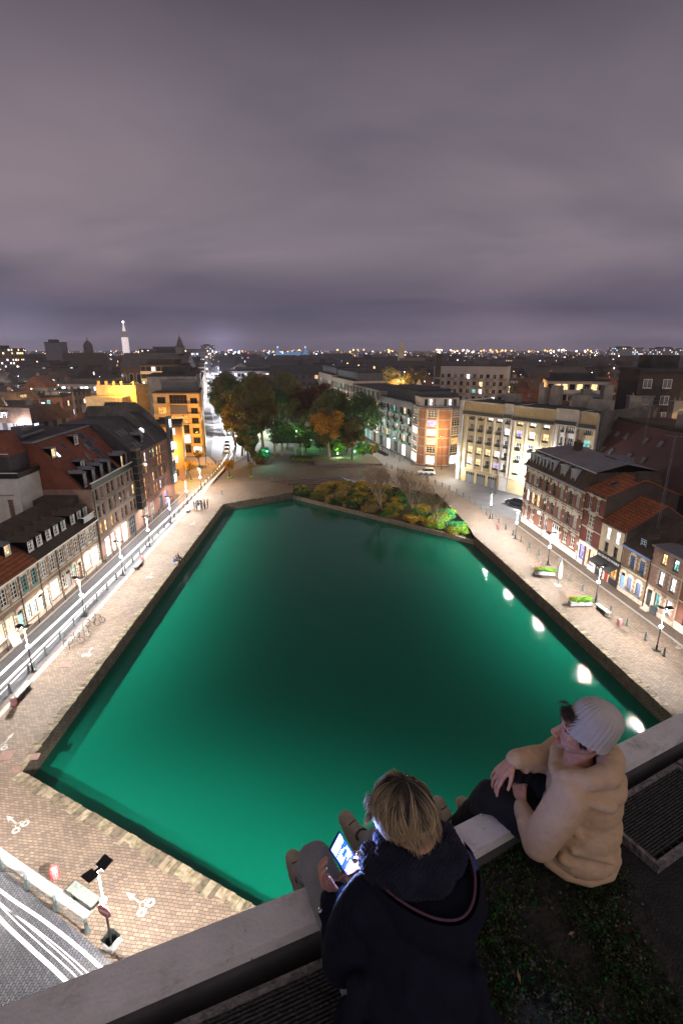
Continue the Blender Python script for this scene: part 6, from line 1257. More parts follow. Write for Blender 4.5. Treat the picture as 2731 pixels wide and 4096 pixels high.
# row along the left side of the avenue
r = random.Random(2)
for k in range(13):
    y0 = 151 + k * 20; x0 = avx(y0) - 3.0; x1 = avx(y0 + 19) - 3.0; Hh = r.uniform(14, 20)
    P0, P1 = (x0, y0), (x1, y0 + 19); Lx, a = frame_of(P0, P1); o = empty('avenue_building', (*P0, 0), a, ORD[k] + ' building from the near end along the left side of the avenue', 'building', 'buildings along the avenue')
    ops = []
    if k < 6:
        for f in range(int((Hh - 3) / 2.8)):
            for i in range(7): ops.append((.8 + i * 2.6, 2.4 + i * 2.6, 3.4 + f * 2.8, 5.2 + f * 2.8, ('win', r.choice('ddwctdo'), 2, 1, 'grey')))
    body(o, Lx, 13, Hh, ops, [conc_light, render_cream, brick_pink, render_white][k % 4]); put_windows(o, ops); mb = MB(); mb.box(-.1, Lx + .1, -.3, 13.1, Hh, Hh + .4); mb.box(3, 9, 3, 9, Hh + .4, Hh + 2.5); mb.build('flat_roof', roof_felt, o)
    window(o, 1, 13.3, Hh - 3, 1.4, 1.6, 'o', 2, 1, 'white', rz=math.pi) if False else None
# white building closing the park with ribbon windows
o = banded('ribbon_window_building', (-62, 286), (-16, 290), 15.8, 'long low white building with a ribbon of bright windows beyond the park', 2, M('lilac_white', (.30, .28, .34), .8, .1, .3), M('lilac_white', (.30, .28, .34)), 14, 'ssswd', 'building', fh=3.2)
banded('ribbon_window_building', (-14, 292), (6, 296), 15.0, 'shorter pale building with dark square windows right of the ribbon windows', 2, M('lilac_white', (.30, .28, .34)), M('lilac_white', (.30, .28, .34)), 14, 'dddw', 'building', fh=3.2)
banded('office_building', (-119, 220), (-90, 220), 13.2, 'flat office building with a band of brightly lit windows among the left roofs', 1, M('office_wall', (.14, .13, .14), .8, .2, .5), M('office_band', (.20, .18, .19), .7, .1, .5), 14, 'sswod', 'building', fh=3.0)
banded('office_building', (-102, 140), (-81, 141), 11.4, 'low grey building with small bright white windows behind the red mansard', 1, M('office_wall', (.14, .13, .14)), M('office_grey', (.10, .10, .12), .6, .1, .5), 9, 'ddswdd', 'building', fh=2.8)
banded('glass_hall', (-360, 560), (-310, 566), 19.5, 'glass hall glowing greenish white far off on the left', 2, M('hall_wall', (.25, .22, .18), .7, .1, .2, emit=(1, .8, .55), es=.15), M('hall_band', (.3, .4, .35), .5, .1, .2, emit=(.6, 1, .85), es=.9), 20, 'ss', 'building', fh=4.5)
# palace with blue-lit pyramid roofs
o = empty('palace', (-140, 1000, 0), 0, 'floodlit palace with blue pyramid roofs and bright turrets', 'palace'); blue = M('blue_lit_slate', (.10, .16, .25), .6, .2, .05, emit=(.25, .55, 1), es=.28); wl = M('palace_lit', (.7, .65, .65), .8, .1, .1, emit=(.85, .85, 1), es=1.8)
mb = MB(); mb.box(-5, 95, 0, 30, 0, 12.5); mb.build('wall', wl, o)
def pyr(mb, x, y, w, d, z0, z1, t): mb.add([(x - w, y - d, z0), (x + w, y - d, z0), (x + w, y + d, z0), (x - w, y + d, z0), (x - w * t, y - d * t, z1), (x + w * t, y - d * t, z1), (x + w * t, y + d * t, z1), (x - w * t, y + d * t, z1)], [(0, 1, 5, 4), (1, 2, 6, 5), (2, 3, 7, 6), (3, 0, 4, 7), (4, 5, 6, 7)])
for x, w, z1, t in ((4, 5, 20, .1), (20, 8, 30, .06), (47, 21, 23, .75), (72, 8, 30, .06), (88, 5, 20, .1)):
    mb = MB(); pyr(mb, x, 10, w, 8, 12.5, z1, t); p = mb.build('roof', blue, o); mb = MB(); mb.lathe([(.5, z1), (1.1, z1 + .8), (.6, z1 + 2.2), (.1, z1 + 3)], 6, (x, 10, 0)); mb.build('finial', wl, p)
# single towers and silhouettes
def simple(name, x, y, w, d, h, label, m, cat='building', rz=0, z0=0, cap=None):
    o = empty(name, (x, y, 0), rz, label, cat); mb = MB(); mb.box(-w / 2, w / 2, 0, d, z0, h); mb.build('wall', m, o); mb = MB(); mb.box(-w / 2 - .3, w / 2 + .3, -.3, d + .3, h, h + .7); (mb.box(-w * .3, w * .1, 2, d - 2, h + .7, h + 3)); mb.build('roof', roof_felt, o); return o
simple('tower_block', -268, 500, 15, 12, 33, 'grey tower block standing alone on the left skyline', M('tower_grey', (.12, .12, .15), .8, .2, .2))
simple('apartment_slab', -300, 470, 30, 14, 27.5, 'slab with rows of yellow-lit windows on the far left skyline', wingrid('slab_a', (.16, .12, .09), .45, 2.6, 2.8, 4))
simple('apartment_slab', -128, 400, 34, 14, 24.5, 'lilac balcony slab left of the bell tower', wingrid('slab_b', (.30, .28, .42), .35, 3.0, 2.8, 3.5), rz=R(8))
simple('apartment_slab', -176, 560, 70, 14, 27, 'long low slab on the skyline left of the bell tower', wingrid('slab_c', (.12, .10, .10), .3, 3.0, 3, 4))
simple('apartment_slab', -150, 430, 30, 14, 23, 'white-fronted block below the long skyline slab', wingrid('slab_d', (.3, .27, .26), .4, 3.0, 2.8, 3.5))
simple('tower_block', -262, 1050, 24, 15, 34, 'small pale tower block right of the church spire', wingrid('tower_a', (.2, .18, .2), .3, 4, 3, 3))
simple('tower_block', 560, 1050, 60, 20, 30, 'glassy pale slab on the far right skyline', wingrid('tower_b', (.2, .24, .25), .35, 4, 3.4, 3)); simple('tower_block', 640, 1050, 60, 20, 29, 'second glassy slab on the far right skyline', wingrid('tower_b2', (.2, .22, .25), .3, 4, 3.4, 3))
o = empty('domed_church', (-238, 500, 0), 0, 'dark domed church on the left skyline', 'church'); mb = MB(); mb.box(-22, 14, 0, 12, 0, 24); mb.build('nave', brick_dark, o); mb = MB(); mb.lathe([(4, 24), (4, 29), (4.3, 29.3), (3.6, 32), (2, 34), (.4, 35), (.3, 38)], 12, (0, 6, 0)); mb.build('dome', M('spire_dark', (.05, .055, .06)), o)
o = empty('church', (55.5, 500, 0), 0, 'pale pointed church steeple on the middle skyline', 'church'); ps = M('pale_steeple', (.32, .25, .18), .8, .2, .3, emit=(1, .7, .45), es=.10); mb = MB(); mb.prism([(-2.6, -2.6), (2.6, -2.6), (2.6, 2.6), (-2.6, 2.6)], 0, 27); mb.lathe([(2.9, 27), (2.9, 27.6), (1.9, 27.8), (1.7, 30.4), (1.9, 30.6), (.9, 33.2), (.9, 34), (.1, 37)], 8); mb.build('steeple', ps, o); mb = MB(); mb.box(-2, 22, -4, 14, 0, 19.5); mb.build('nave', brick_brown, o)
# right side: big red seamed-metal mansard, concrete party wall, old houses
red_metal = brick('red_seam_metal', (.085, .035, .03), (.075, .03, .027), (.035, .016, .015), 40.0, .55, .035, False, R(90), .55, .35, .2, .3)
def skew_roof():
    # steep roof whose eave runs parallel to the quay, rising away from it
    o = empty('metal_roofed_building', (41.5, 88.5, 0), R(-80), 'large building with a steep red seamed-metal roof and rows of small roof windows', 'building'); Lx = 34
    mb = MB(); mb.box(0, Lx, 0, 16, 0, 8.6); mb.build('wall', brick_dark, o)
    mb = MB(); mb.add([(0, -.3, 8.6), (Lx, -.3, 8.6), (Lx, 4.6, 15.6), (0, 4.6, 15.6), (0, 16, 15.6), (Lx, 16, 15.6), (0, 16.2, 8.6), (Lx, 16.2, 8.6)], [(0, 1, 2, 3), (3, 2, 5, 4), (0, 3, 4, 6), (1, 7, 5, 2)]); mb.build('roof', red_metal, o)
    mb = MB(); mb.add([(-.25, -.35, 8.6), (-.02, -.35, 8.6), (-.02, 4.6, 15.8), (-.25, 4.6, 15.8), (-.25, -.35, 8.3), (-.02, -.35, 8.3), (-.02, 5.2, 15.8), (-.25, 5.2, 15.8)], [(0, 1, 2, 3), (0, 3, 7, 4)]); mb.build('verge', black, o)
    for k, u in enumerate((2.6, 4.6, 6.8, 11, 14)):
        for t in (.30, .66): skylight(o, u + (0 if t > .5 else -.8), -.3 + 4.9 * t, 8.6 + 7 * t + .03, 1.43, .75, 1.0, 'c')
    mb = MB(); mb.box(12, 20, 7, 12, 15.6, 18.2); mb.build('roof_box', conc_light, o)
    mb = MB(); mb.box(-.4, 18, 5.2, 5.6, 15.6, 16.1); mb.build('green_parapet', M('moss_edge', (.05, .06, .03), .9, .4, 2), o)
skew_roof()
for x, y, h, lab in ((32.9, 53.8, 18.5, 'tall lattice aerial mast behind the orange-tiled roof'), (44.0, 78, 20.0, 'thin aerial mast in front of the red metal roof')):
    o = empty('aerial_mast', (x + 2.2, y, 0), 0, lab, 'aerial'); mb = MB(); 
    for dx, dy in ((-.12, -.1), (.12, -.1), (0, .12)): mb.path([(dx, dy, 8), (dx * .6, dy * .6, h)], .02, 4)
    for k in range(24): z = 8.2 + k * (h - 8.5) / 24; mb.path([(-.11, -.1, z), (.11, -.1, z + .2), (0, .11, z + .4)], .012, 3)
    mb.build('mast', zinc, o); mb = MB(); mb.path([(-1.1, 0, h - .1), (1.1, 0, h - .3)], .02, 4)
    for k in range(5): mb.path([(-.9 + k * .4, -.35, h - .12 - k * .03), (-.9 + k * .4, .35, h - .12 - k * .03)], .012, 3)
    mb.build('antenna', zinc, o)
banded('brick_flats', (58.5, 150), (74, 146), 18.6, 'cream flats with a brick end wall between the chimneys, right middle distance', 2, render_cream, render_cream, 12, 'dddo', 'flats', fh=2.9)
o = simple('brick_flats', 61, 97, 12, 10, 23, 'dark red brick flats with white windows at the right picture edge', brick_dark, 'flats', R(-8))
for k in range(2):
    for z in (14.2, 17.2, 20.2): window(o, -5.2 + k * 3.4, -.18, z, 1.5, 1.6, 'c', 2, 1, 'white')
o = empty('water_tank', (50.5, 108, 0), 0, 'round rendered roof tower with a low conical lid', 'roof tower'); mb = MB(); mb.lathe([(3.1, 8), (3.1, 17.6), (3.3, 17.7)], 20); mb.build('drum', render_cream, o); mb = MB(); mb.lathe([(3.5, 17.71), (3.5, 17.9), (.1, 19.0)], 20); mb.build('lid', zinc, o)
for k, (x, y, h, w, d, lab) in enumerate([(47.5, 102, 19.5, 1.6, 1.2, 'white louvred chimney stack'), (50.5, 100, 20.4, 1.8, 1.6, 'tall pale concrete chimney stack'), (56, 98, 18.6, 4.5, 1.2, 'wide low concrete chimney stack'), (59.5, 92, 18.2, 2.6, 1.6, 'bulky peach-coloured chimney stack'), (35.5, 196, 25.5, 2, 2, 'tall dark chimney beside the white slab block')]):
    mb = MB(); mb.box(-w / 2, w / 2, -d / 2, d / 2, 0, h); mb.box(-w / 2 - .1, w / 2 + .1, -d / 2 - .1, d / 2 + .1, h, h + .2)
    for q in range(3): mb.lathe([(.13, h + .2), (.11, h + .7)], 6, (-w / 2 + w * (q + .5) / 3, 0, 0))
    tag(mb.build('chimney_stack', conc_light if k < 4 else black, None, False, (x, y, 0)), lab, 'chimney')
for k, (x, y, h, cr) in enumerate([(14, 262, 19, 8), (24, 268, 20, 9), (33, 262, 19, 8), (42, 274, 18, 7), (62, 172, 15, 5), (59, 178, 16, 5), (46, 330, 18, 9), (-5, 330, 17, 8), (80, 150, 16, 5), (74, 200, 15, 6)]):
    tree(x, y, h, cr, ('straw', 'gold', 'olive') if k < 4 else ('olive', 'straw', 'olive'), ORD[k] + ' autumn tree standing among the roofs right of the park, counted from the near left', 300 + k, 4000, 'autumn trees among the roofs', .3, base=.15)
tall_lamp(27, 256, R(90), 'lamp lighting the golden trees beyond the slab block', None, 'GT', 14000, (1, .75, .4), 12)
for k, (x, y, p) in enumerate([(-70, 120, 3500), (-95, 150, 5000), (-120, 190, 7000), (-75, 235, 6000), (95, 130, 4000), (110, 180, 5000), (60, 230, 6000), (-150, 240, 8000), (-62, 82, 1500), (66, 75, 1200)]):
    tall_lamp(x, y, k, 'added lamp above the town roofs that brightens the middle distance', 'added lamps above the town roofs', 'TL%d' % k, p * 2.6, (1, .72, .42) if k % 2 else (1, .85, .72), 13.5 if k > 7 else 12)
r = random.Random(44)
for k in range(34):
    side = -1 if k % 2 else 1; y = r.uniform(60, 280); x = side * r.uniform(52 if side > 0 else 58, 55 + y * .7)
    if blocked(x, y): continue
    tall_lamp(x, y, k, 'added lamp above the town roofs that brightens the middle distance', 'added lamps above the town roofs', 'TM%d' % (k % 4), (3000, 6000, 9000, 5000)[k % 4], ((1, .66, .34), (1, .85, .7), (1, .55, .22), (.95, .92, 1))[k % 4], 13.0)  # extra lamps added to lift the brightness of the town roofs
mb = MB(); mb.box(-2600, 2600, -40, 3600, -3.2, 75); hz = newmat('haze_air'); hm, t, b = hz; t.nodes.remove(b); pv = N(t, 'ShaderNodeVolumePrincipled'); pv.inputs['Color'].default_value = (.75, .72, .85, 1); pv.inputs['Density'].default_value = .00026; pv.inputs['Anisotropy'].default_value = 0.0; L(t, pv.outputs[0], t.nodes['Material Output'].inputs['Volume'])
tag(mb.build('haze', hm), 'faint night haze over the whole town', 'haze', None, 'stuff')
# ------------------------------------------------------------------ the roof edge in the foreground
def up(p): return (p[0], p[1], p[2] + H)
PO = [(-3.6, .20), (-1.17, 1.16), (-.37, 1.485), (.46, 1.82), (1.56, 2.38), (2.20, 2.705), (5.2, 4.22)]
PI_ = [(-3.54, .06), (-1.11, 1.02), (-.33, 1.34), (.52, 1.69), (1.52, 2.22), (2.16, 2.545), (5.25, 4.11)]
FZ = H - 2.31; PZ = H - 2.15
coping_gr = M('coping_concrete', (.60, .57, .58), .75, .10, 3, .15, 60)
m_ = MATS['coping_concrete']; t = m_.node_tree; b = t.nodes['Principled BSDF']; src = b.inputs['Base Color'].links[0].from_socket
vn = N(t, 'ShaderNodeTexNoise'); L(t, objco(t), vn.inputs['Vector']); vn.inputs['Scale'].default_value = 55; vn.inputs['Detail'].default_value = 3
vn2 = N(t, 'ShaderNodeTexNoise'); L(t, objco(t), vn2.inputs['Vector']); vn2.inputs['Scale'].default_value = 5; vn2.inputs['Detail'].default_value = 8; vn2.inputs['Roughness'].default_value = .75
L(t, mixc(t, 1.0, mixc(t, 1.0, src, ramp(t, vn.outputs[0], [(.24, (.35, .32, .28)), (.30, (1, 1, 1))]), 'MULTIPLY'), ramp(t, vn2.outputs[0], [(.32, (.62, .60, .55)), (.48, (1, 1, 1)), (.7, (1.1, 1.1, 1.1))]), 'MULTIPLY'), b.inputs['Base Color'])
for k, (i0, i1, lab) in enumerate([(0, 3, 'long pale concrete coping of the roof parapet, left part up to the bend'), (3, 5, 'pale concrete coping between the two seated men and the right picture edge'), (5, 6, 'last piece of the pale concrete coping beyond the dark joint')]):
    po = [list(p) for p in PO[i0:i1 + 1]]; pi = [list(p) for p in PI_[i0:i1 + 1]]
    if k == 2: po[0][0] += .012; po[0][1] += .006; pi[0][0] += .012; pi[0][1] += .006
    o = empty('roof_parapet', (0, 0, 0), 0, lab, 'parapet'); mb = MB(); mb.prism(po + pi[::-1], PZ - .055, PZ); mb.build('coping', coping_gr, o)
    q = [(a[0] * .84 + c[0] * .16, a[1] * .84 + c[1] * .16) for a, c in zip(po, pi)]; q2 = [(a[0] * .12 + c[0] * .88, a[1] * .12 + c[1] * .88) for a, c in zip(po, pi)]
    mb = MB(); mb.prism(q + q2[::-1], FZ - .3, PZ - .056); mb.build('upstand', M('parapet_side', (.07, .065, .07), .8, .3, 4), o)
# our own building below the parapet
o = empty('own_building', (0, 0, 0), 0, 'roof and outer wall of the tall building the two men sit on', 'building')
ring = [(p[0] * .97 + .02, p[1] - .03) for p in PI_] + [(8, 4), (8, -8), (-8, -8), (-8, -1.6)]
mb = MB(); mb.prism(ring, 0.02, FZ - .02); mb.build('wall', conc_light, o)
bit = M('roof_bitumen', (.020, .019, .022), .85, .6, 8, .8, 90)
mb = MB(); mb.prism(ring, FZ - .019, FZ); mb.build('roof', bit, o)
# ribbed drain grates along the parapet
def grate(A, B, w, lab):
    A = Vector(A); B = Vector(B); Ln, ang = frame_of(A, B); o = empty('drain_grate', (A.x, A.y, FZ), ang, lab, 'drain grate', None); fm_ = M('grate_metal', (.045, .043, .048), .6, .5, 30, .5, 60, metal=.3)
    mb = MB(); mb.box(0, Ln, -.025, 0, 0, .045); mb.box(0, Ln, -w, -w + .025, 0, .045); mb.box(0, .02, -w + .025, -.025, 0, .045); mb.box(Ln - .02, Ln, -w + .025, -.025, 0, .045); mb.build('frame', M('grate_frame', (.16, .14, .14), .7, .6, 25, .6, 40), o)
    mb = MB(); n = int(w / .016)
    for k in range(1, n - 1): y = -.025 - k * (w - .05) / n; mb.box(.02, Ln - .02, y - .004, y + .004, .0, .036)
    for k in range(int(Ln / .06)): x = .04 + k * .06; mb.box(x - .003, x + .003, -w + .026, -.026, .0, .030)
    mb.build('ribs', fm_, o)
for k, (a, b2) in enumerate([((-3.5, .02), (-2.2, .535)), ((-2.19, .54), (-.98, 1.02)), ((-.97, 1.025), (.15, 1.47))]): grate(a, b2, .42, ['leftmost ribbed drain grate along the parapet foot, out at the picture edge', 'ribbed drain grate in the bottom left corner', 'ribbed drain grate just left of the man in the dark coat'][k])
for k, (a, b2) in enumerate([((1.30, 2.05), (1.92, 2.375)), ((1.93, 2.38), (2.85, 2.85)), ((2.86, 2.855), (4.2, 3.55))]): grate(a, b2, .34, ['ribbed drain grate right behind the man in the beanie', 'ribbed drain grate at the right picture edge', 'far ribbed drain grate beyond the right picture edge'][k])
# moss and litter
mr = np.random.RandomState(8); MOSS = [(0.6799, 1.8434, -2.3000), (0.8593, 1.9476, -2.3000), (1.3335, 1.7784, -2.3000), (1.3218, 1.5482, -2.3000), (1.3051, 1.3863, -2.3000), (1.25, .85, 0), (1.1, .2, 0), (.4, .2, 0), (.30, 1.2, 0), (.48, 1.62, 0)]
mp2 = [(p[0], p[1]) for p in MOSS]
flat('moss_bed', mp2, FZ + .006, M('moss_soil', (.022, .021, .016), .95, .7, 18, 1.0, 45), (), 'thin bed of moss and dirt on the flat roof')
def inside(p, poly):
    c = False; j = len(poly) - 1
    for i in range(len(poly)):
        if (poly[i][1] > p[1]) != (poly[j][1] > p[1]) and p[0] < (poly[j][0] - poly[i][0]) * (p[1] - poly[i][1]) / (poly[j][1] - poly[i][1]) + poly[i][0]: c = not c
        j = i
    return c
pts = []
while len(pts) < 5200:
    p = (mr.uniform(.25, 1.75), mr.uniform(.2, 2.2)); nv = noise.noise(Vector((p[0] * 5, p[1] * 5, 1))) + .5 * noise.noise(Vector((p[0] * 14, p[1] * 14, 4)))
    if inside(p, mp2) and nv > -.35 + mr.uniform(-.15, .3): pts.append((p[0], p[1], FZ + .008, .012 + .02 * max(0, nv)))
md = MB(); V_ = []
tri = leaves('moss', pts, 60000, .0075, [leafmat('moss_dark', (.018, .026, .012), .6), leafmat('moss_olive', (.065, .075, .03), .6), leafmat('moss_grey', (.095, .09, .072), .6), leafmat('moss_dark', (.012, .018, .008)), leafmat('moss_green', (.03, .11, .025), .6)], 3)
tag(link('moss', tri), 'dark moss and lichen tufts covering the roof between and behind the men', 'moss', None, 'stuff')
mb = MB(); rr = random.Random(6)
for k in range(170):
    while True:
        p = (rr.uniform(.25, 1.7), rr.uniform(.2, 2.2))
        if inside(p, mp2): break
    s_ = rr.uniform(.002, .0065); mb.lathe([(s_ * .6, 0), (s_, s_ * .5), (s_ * .7, s_ * 1.1)], 5, (p[0], p[1], FZ + .012))
tag(mb.build('roof_gravel', M('pebble', (.10, .095, .09), .85, .5, 60)), 'small pale pebbles strewn in the moss', 'gravel', None, 'stuff')
for k, (p, s_, a) in enumerate([((0.8213, 1.8851, -2.2900), .03, 2.4), ((0.6741, 1.3220, -2.2900), .024, 1.5), ((0.9381, 1.4741, -2.2900), .014, .2)]):
    mb = MB(); mb.add([(-s_, 0, .004), (0, -s_ * .3, .0), (s_, 0, .008), (0, s_ * .3, .010), (0, 0, .0)], [(0, 1, 4), (1, 2, 4), (2, 3, 4), (3, 0, 4)]); tag(mb.build('fallen_leaf', M('dead_leaf', (.26, .15, .07), .8, .3, 40), None, False, (p[0], p[1], FZ + .03), a), ['curled brown leaf beside the parapet near the beanie man', 'brown leaf lying in the middle of the moss', 'tiny brown leaf in the moss behind the hooded sweatshirt'][k], 'leaf')
# ------------------------------------------------------------------ figures
class Prims:
    def __init__(s): s.mb = MB(); s.c = []
    def cap(s, p0, p1, r0, r1=None, mi=0, sq=1.0, axis=(0, 0, 1), n=18):
        """tapered capsule; sq squeezes the cross-section along axis"""
        r1 = r0 if r1 is None else r1; p0 = Vector(p0); p1 = Vector(p1); d = (p1 - p0); ln = d.length; d = d.normalized() if ln > 1e-6 else Vector((0, 0, 1))
        ax = Vector(axis); a = ax - d * ax.dot(d)
        if a.length < 1e-3: a = Vector((1, 0, 0)) - d * d.x
        a.normalize(); b2 = d.cross(a); rings = []
        for k in range(1, 6): t_ = math.pi / 2 * k / 5; rings.append((p0 - d * r0 * math.cos(t_), r0 * math.sin(t_)))
        for k in range(0, 5): t_ = math.pi / 2 * k / 5; rings.append((p1 + d * r1 * math.sin(t_), r1 * math.cos(t_)))
        vs = []
        for c, r_ in rings:
            for j in range(n): th = 2 * math.pi * j / n; vs.append(c + a * (math.cos(th) * r_ * sq) + b2 * (math.sin(th) * r_))
        k = len(rings); fs = [(i * n + j, i * n + (j + 1) % n, (i + 1) * n + (j + 1) % n, (i + 1) * n + j) for i in range(k - 1) for j in range(n)]
        base = len(vs); vs += [p0 - d * r0, p1 + d * r1]
        fs += [(base, (j + 1) % n, j) for j in range(n)] + [(base + 1, (k - 1) * n + j, (k - 1) * n + (j + 1) % n) for j in range(n)]
        s.mb.add(vs, fs); s.c.append((p0, p1, r0, r1, mi))
    def ell(s, c, r, mi=0, mat=None):
        R3 = mat or Matrix.Identity(3); vs = []; n = 18; k = 12; c = Vector(c)
        for i in range(1, k):
            ph = math.pi * i / k
            for j in range(n): th = 2 * math.pi * j / n; vs.append(c + R3 @ Vector((r[0] * math.sin(ph) * math.cos(th), r[1] * math.sin(ph) * math.sin(th), -r[2] * math.cos(ph))))
        m = k - 1; fs = [(i * n + j, i * n + (j + 1) % n, (i + 1) * n + (j + 1) % n, (i + 1) * n + j) for i in range(m - 1) for j in range(n)]
        b_ = len(vs); vs += [c + R3 @ Vector((0, 0, -r[2])), c + R3 @ Vector((0, 0, r[2]))]
        fs += [(b_, (j + 1) % n, j) for j in range(n)] + [(b_ + 1, (m - 1) * n + j, (m - 1) * n + (j + 1) % n) for j in range(n)]
        s.mb.add(vs, fs); s.c.append((c, c, min(r), min(r), mi))
    def chain(s, pts, rad, mi=0, **k):
        for i in range(len(pts) - 1): s.cap(pts[i], pts[i + 1], rad[i], rad[i + 1], mi, **k)
    def build(s, name, mats, parent=None, voxel=.006, smooth=6, wr=None, fac=.6):
        me = s.mb.mesh(name + '_t', mats); ob = bpy.data.objects.new(name + '_t', me); COL.objects.link(ob)
        m = ob.modifiers.new('r', 'REMESH'); m.mode = 'VOXEL'; m.voxel_size = voxel
        if smooth: m2 = ob.modifiers.new('s', 'SMOOTH'); m2.iterations = smooth; m2.factor = fac
        bpy.context.view_layer.update(); nm = bpy.data.meshes.new_from_object(ob.evaluated_get(bpy.context.evaluated_depsgraph_get()))
        bpy.data.objects.remove(ob); nm.name = name; nm.materials.clear()
        for mt in (mats if isinstance(mats, (list, tuple)) else [mats]): nm.materials.append(mt)
        nv = len(nm.vertices); co = np.empty(nv * 3); nm.vertices.foreach_get('co', co); co = co.reshape(-1, 3)
        if wr:
            nr = np.empty(nv * 3); nm.vertices.foreach_get('normal', nr); nr = nr.reshape(-1, 3); dsp = np.array([wr(Vector(c)) for c in co]); co = co + nr * dsp[:, None]; nm.vertices.foreach_set('co', co.ravel())
        if len(nm.materials) > 1:
            best = np.full(nv, 1e9); mi = np.zeros(nv, int)
            for p0, p1, r0, r1, q in s.c:
                a = np.array(p0); b_ = np.array(p1); ab = b_ - a; L2 = ab @ ab; t_ = np.clip(((co - a) @ ab) / L2, 0, 1) if L2 > 1e-9 else np.zeros(nv)
                dd = np.linalg.norm(co - (a + t_[:, None] * ab), axis=1) - (r0 + (r1 - r0) * t_); mm = dd < best; best[mm] = dd[mm]; mi[mm] = q
            nf = len(nm.polygons); lt = np.empty(nf, np.int32); nm.polygons.foreach_get('loop_start', lt); vi = np.empty(len(nm.loops), np.int32); nm.loops.foreach_get('vertex_index', vi)
            nm.polygons.foreach_set('material_index', mi[vi[lt]].astype(np.int32))
        nm.polygons.foreach_set('use_smooth', [True] * len(nm.polygons)); nm.update()
        o = bpy.data.objects.new(name, nm); COL.objects.link(o); o.parent = parent; return o
def fabric(name, col, bump=.35, bs=220, var=.15, sheen=.3, wave=0):
    m, t, b = newmat(name); co = objco(t); n = N(t, 'ShaderNodeTexNoise'); L(t, co, n.inputs['Vector']); n.inputs['Scale'].default_value = 14; n.inputs['Detail'].default_value = 8; n.inputs['Roughness'].default_value = .7
    L(t, ramp(t, n.outputs[0], [(.3, tuple(v * (1 - var) for v in col)), (.7, tuple(v * (1 + var) for v in col))]), b.inputs['Base Color']); b.inputs['Roughness'].default_value = .92; b.inputs['Specular IOR Level'].default_value = .15
    b.inputs['Sheen Weight'].default_value = sheen; b.inputs['Sheen Roughness'].default_value = .6; b.inputs['Sheen Tint'].default_value = (*[min(1, v * 3 + .1) for v in col], 1)
    n2 = N(t, 'ShaderNodeTexNoise'); L(t, co, n2.inputs['Vector']); n2.inputs['Scale'].default_value = bs; n2.inputs['Detail'].default_value = 2; bp = N(t, 'ShaderNodeBump'); bp.inputs['Strength'].default_value = bump; bp.inputs['Distance'].default_value = .004
    L(t, n2.outputs[0], bp.inputs['Height']); L(t, bp.outputs[0], b.inputs['Normal']); return m
def skinmat(name, col):
    m, t, b = newmat(name); co = objco(t); n = N(t, 'ShaderNodeTexNoise'); L(t, co, n.inputs['Vector']); n.inputs['Scale'].default_value = 35; n.inputs['Detail'].default_value = 5
    L(t, ramp(t, n.outputs[0], [(.3, (col[0] * .85, col[1] * .72, col[2] * .7)), (.7, (col[0] * 1.1, col[1] * 1.1, col[2] * 1.1))]), b.inputs['Base Color']); b.inputs['Roughness'].default_value = .5
    b.inputs['Subsurface Weight'].default_value = .15; b.inputs['Subsurface Radius'].default_value = (.01, .004, .002); b.inputs['Subsurface Scale'].default_value = .5; return m
skin = skinmat('skin', (.50, .27, .19)); stubble = skinmat('stubble_skin', (.34, .185, .135)); lipm = skinmat('lips', (.40, .15, .12))
def nz3(c, f, o=0): return noise.noise(Vector((c.x * f[0] + o, c.y * f[1], c.z * f[2])))
def basis(f, upv=(0, 0, 1)):
    f = Vector(f).normalized(); u = Vector(upv); u = (u - f * u.dot(f)).normalized(); l = u.cross(f); return Matrix((f, l, u)).transposed()
def head_prims(P, c, B, ear=True):
    c = Vector(c); T = lambda x, y, z: c + B @ Vector((x, y, z))
    P.ell(T(-.012, 0, .022), (.096, .076, .096), 0, B); P.ell(T(.028, 0, -.03), (.062, .060, .082), 0, B)
    P.ell(T(.030, 0, -.082), (.056, .046, .036), 1, B); P.ell(T(.075, 0, -.097), (.020, .022, .018), 1, B)
    P.cap(T(-.02, .05, -.06), T(.05, .03, -.09), .022, .018, 1); P.cap(T(-.02, -.05, -.06), T(.05, -.03, -.09), .022, .018, 1)
    for s_ in (-1, 1): P.ell(T(.060, s_ * .036, -.028), (.022, .020, .020), 0, B); P.ell(T(.108, s_ * .011, -.048), (.011, .009, .008), 0, B)
    P.cap(T(.088, 0, .006), T(.119, 0, -.038), .008, .0125, 0); P.cap(T(.079, -.034, .020), T(.079, .034, .020), .013, .013, 0)
    P.cap(T(.096, -.014, -.069), T(.096, .014, -.069), .0065, .0065, 2); P.cap(T(.093, -.013, -.080), T(.093, .013, -.080), .007, .007, 2)
    if ear:
        for s_ in (-1, 1): P.ell(T(-.012, s_ * .078, -.018), (.019, .009, .031), 0, B)
def eyes(c, B, par, open_=1):
    c = Vector(c); T = lambda x, y, z: c + B @ Vector((x, y, z))
    for s_ in (-1, 1):
        mb = MB(); mb.X = Matrix.Translation(T(.074, s_ * .031, .000)) @ B.to_4x4(); mb.lathe([(.001, -.011), (.008, -.008), (.0115, 0), (.008, .008), (.001, .011)], 10); mb.build('eye', M('eye_white', (.22, .19, .17), .2, 0), par, True)
        mb = MB(); mb.X = Matrix.Translation(T(.0835, s_ * .031, .000)) @ B.to_4x4(); mb.lathe([(.001, -.005), (.0045, -.003), (.005, 0), (.0045, .003), (.001, .005)], 8); mb.build('pupil', M('eye_dark', (.02, .012, .008), .15, 0), par, True)
        mb = MB(); mb.path([T(.084, s_ * .016, .022), T(.090, s_ * .030, .028), T(.080, s_ * .048, .022)], [.002, .003, .0012], 6); mb.build('eyebrow', M('brow_hair', (.03, .018, .01), .8, 0), par, True)
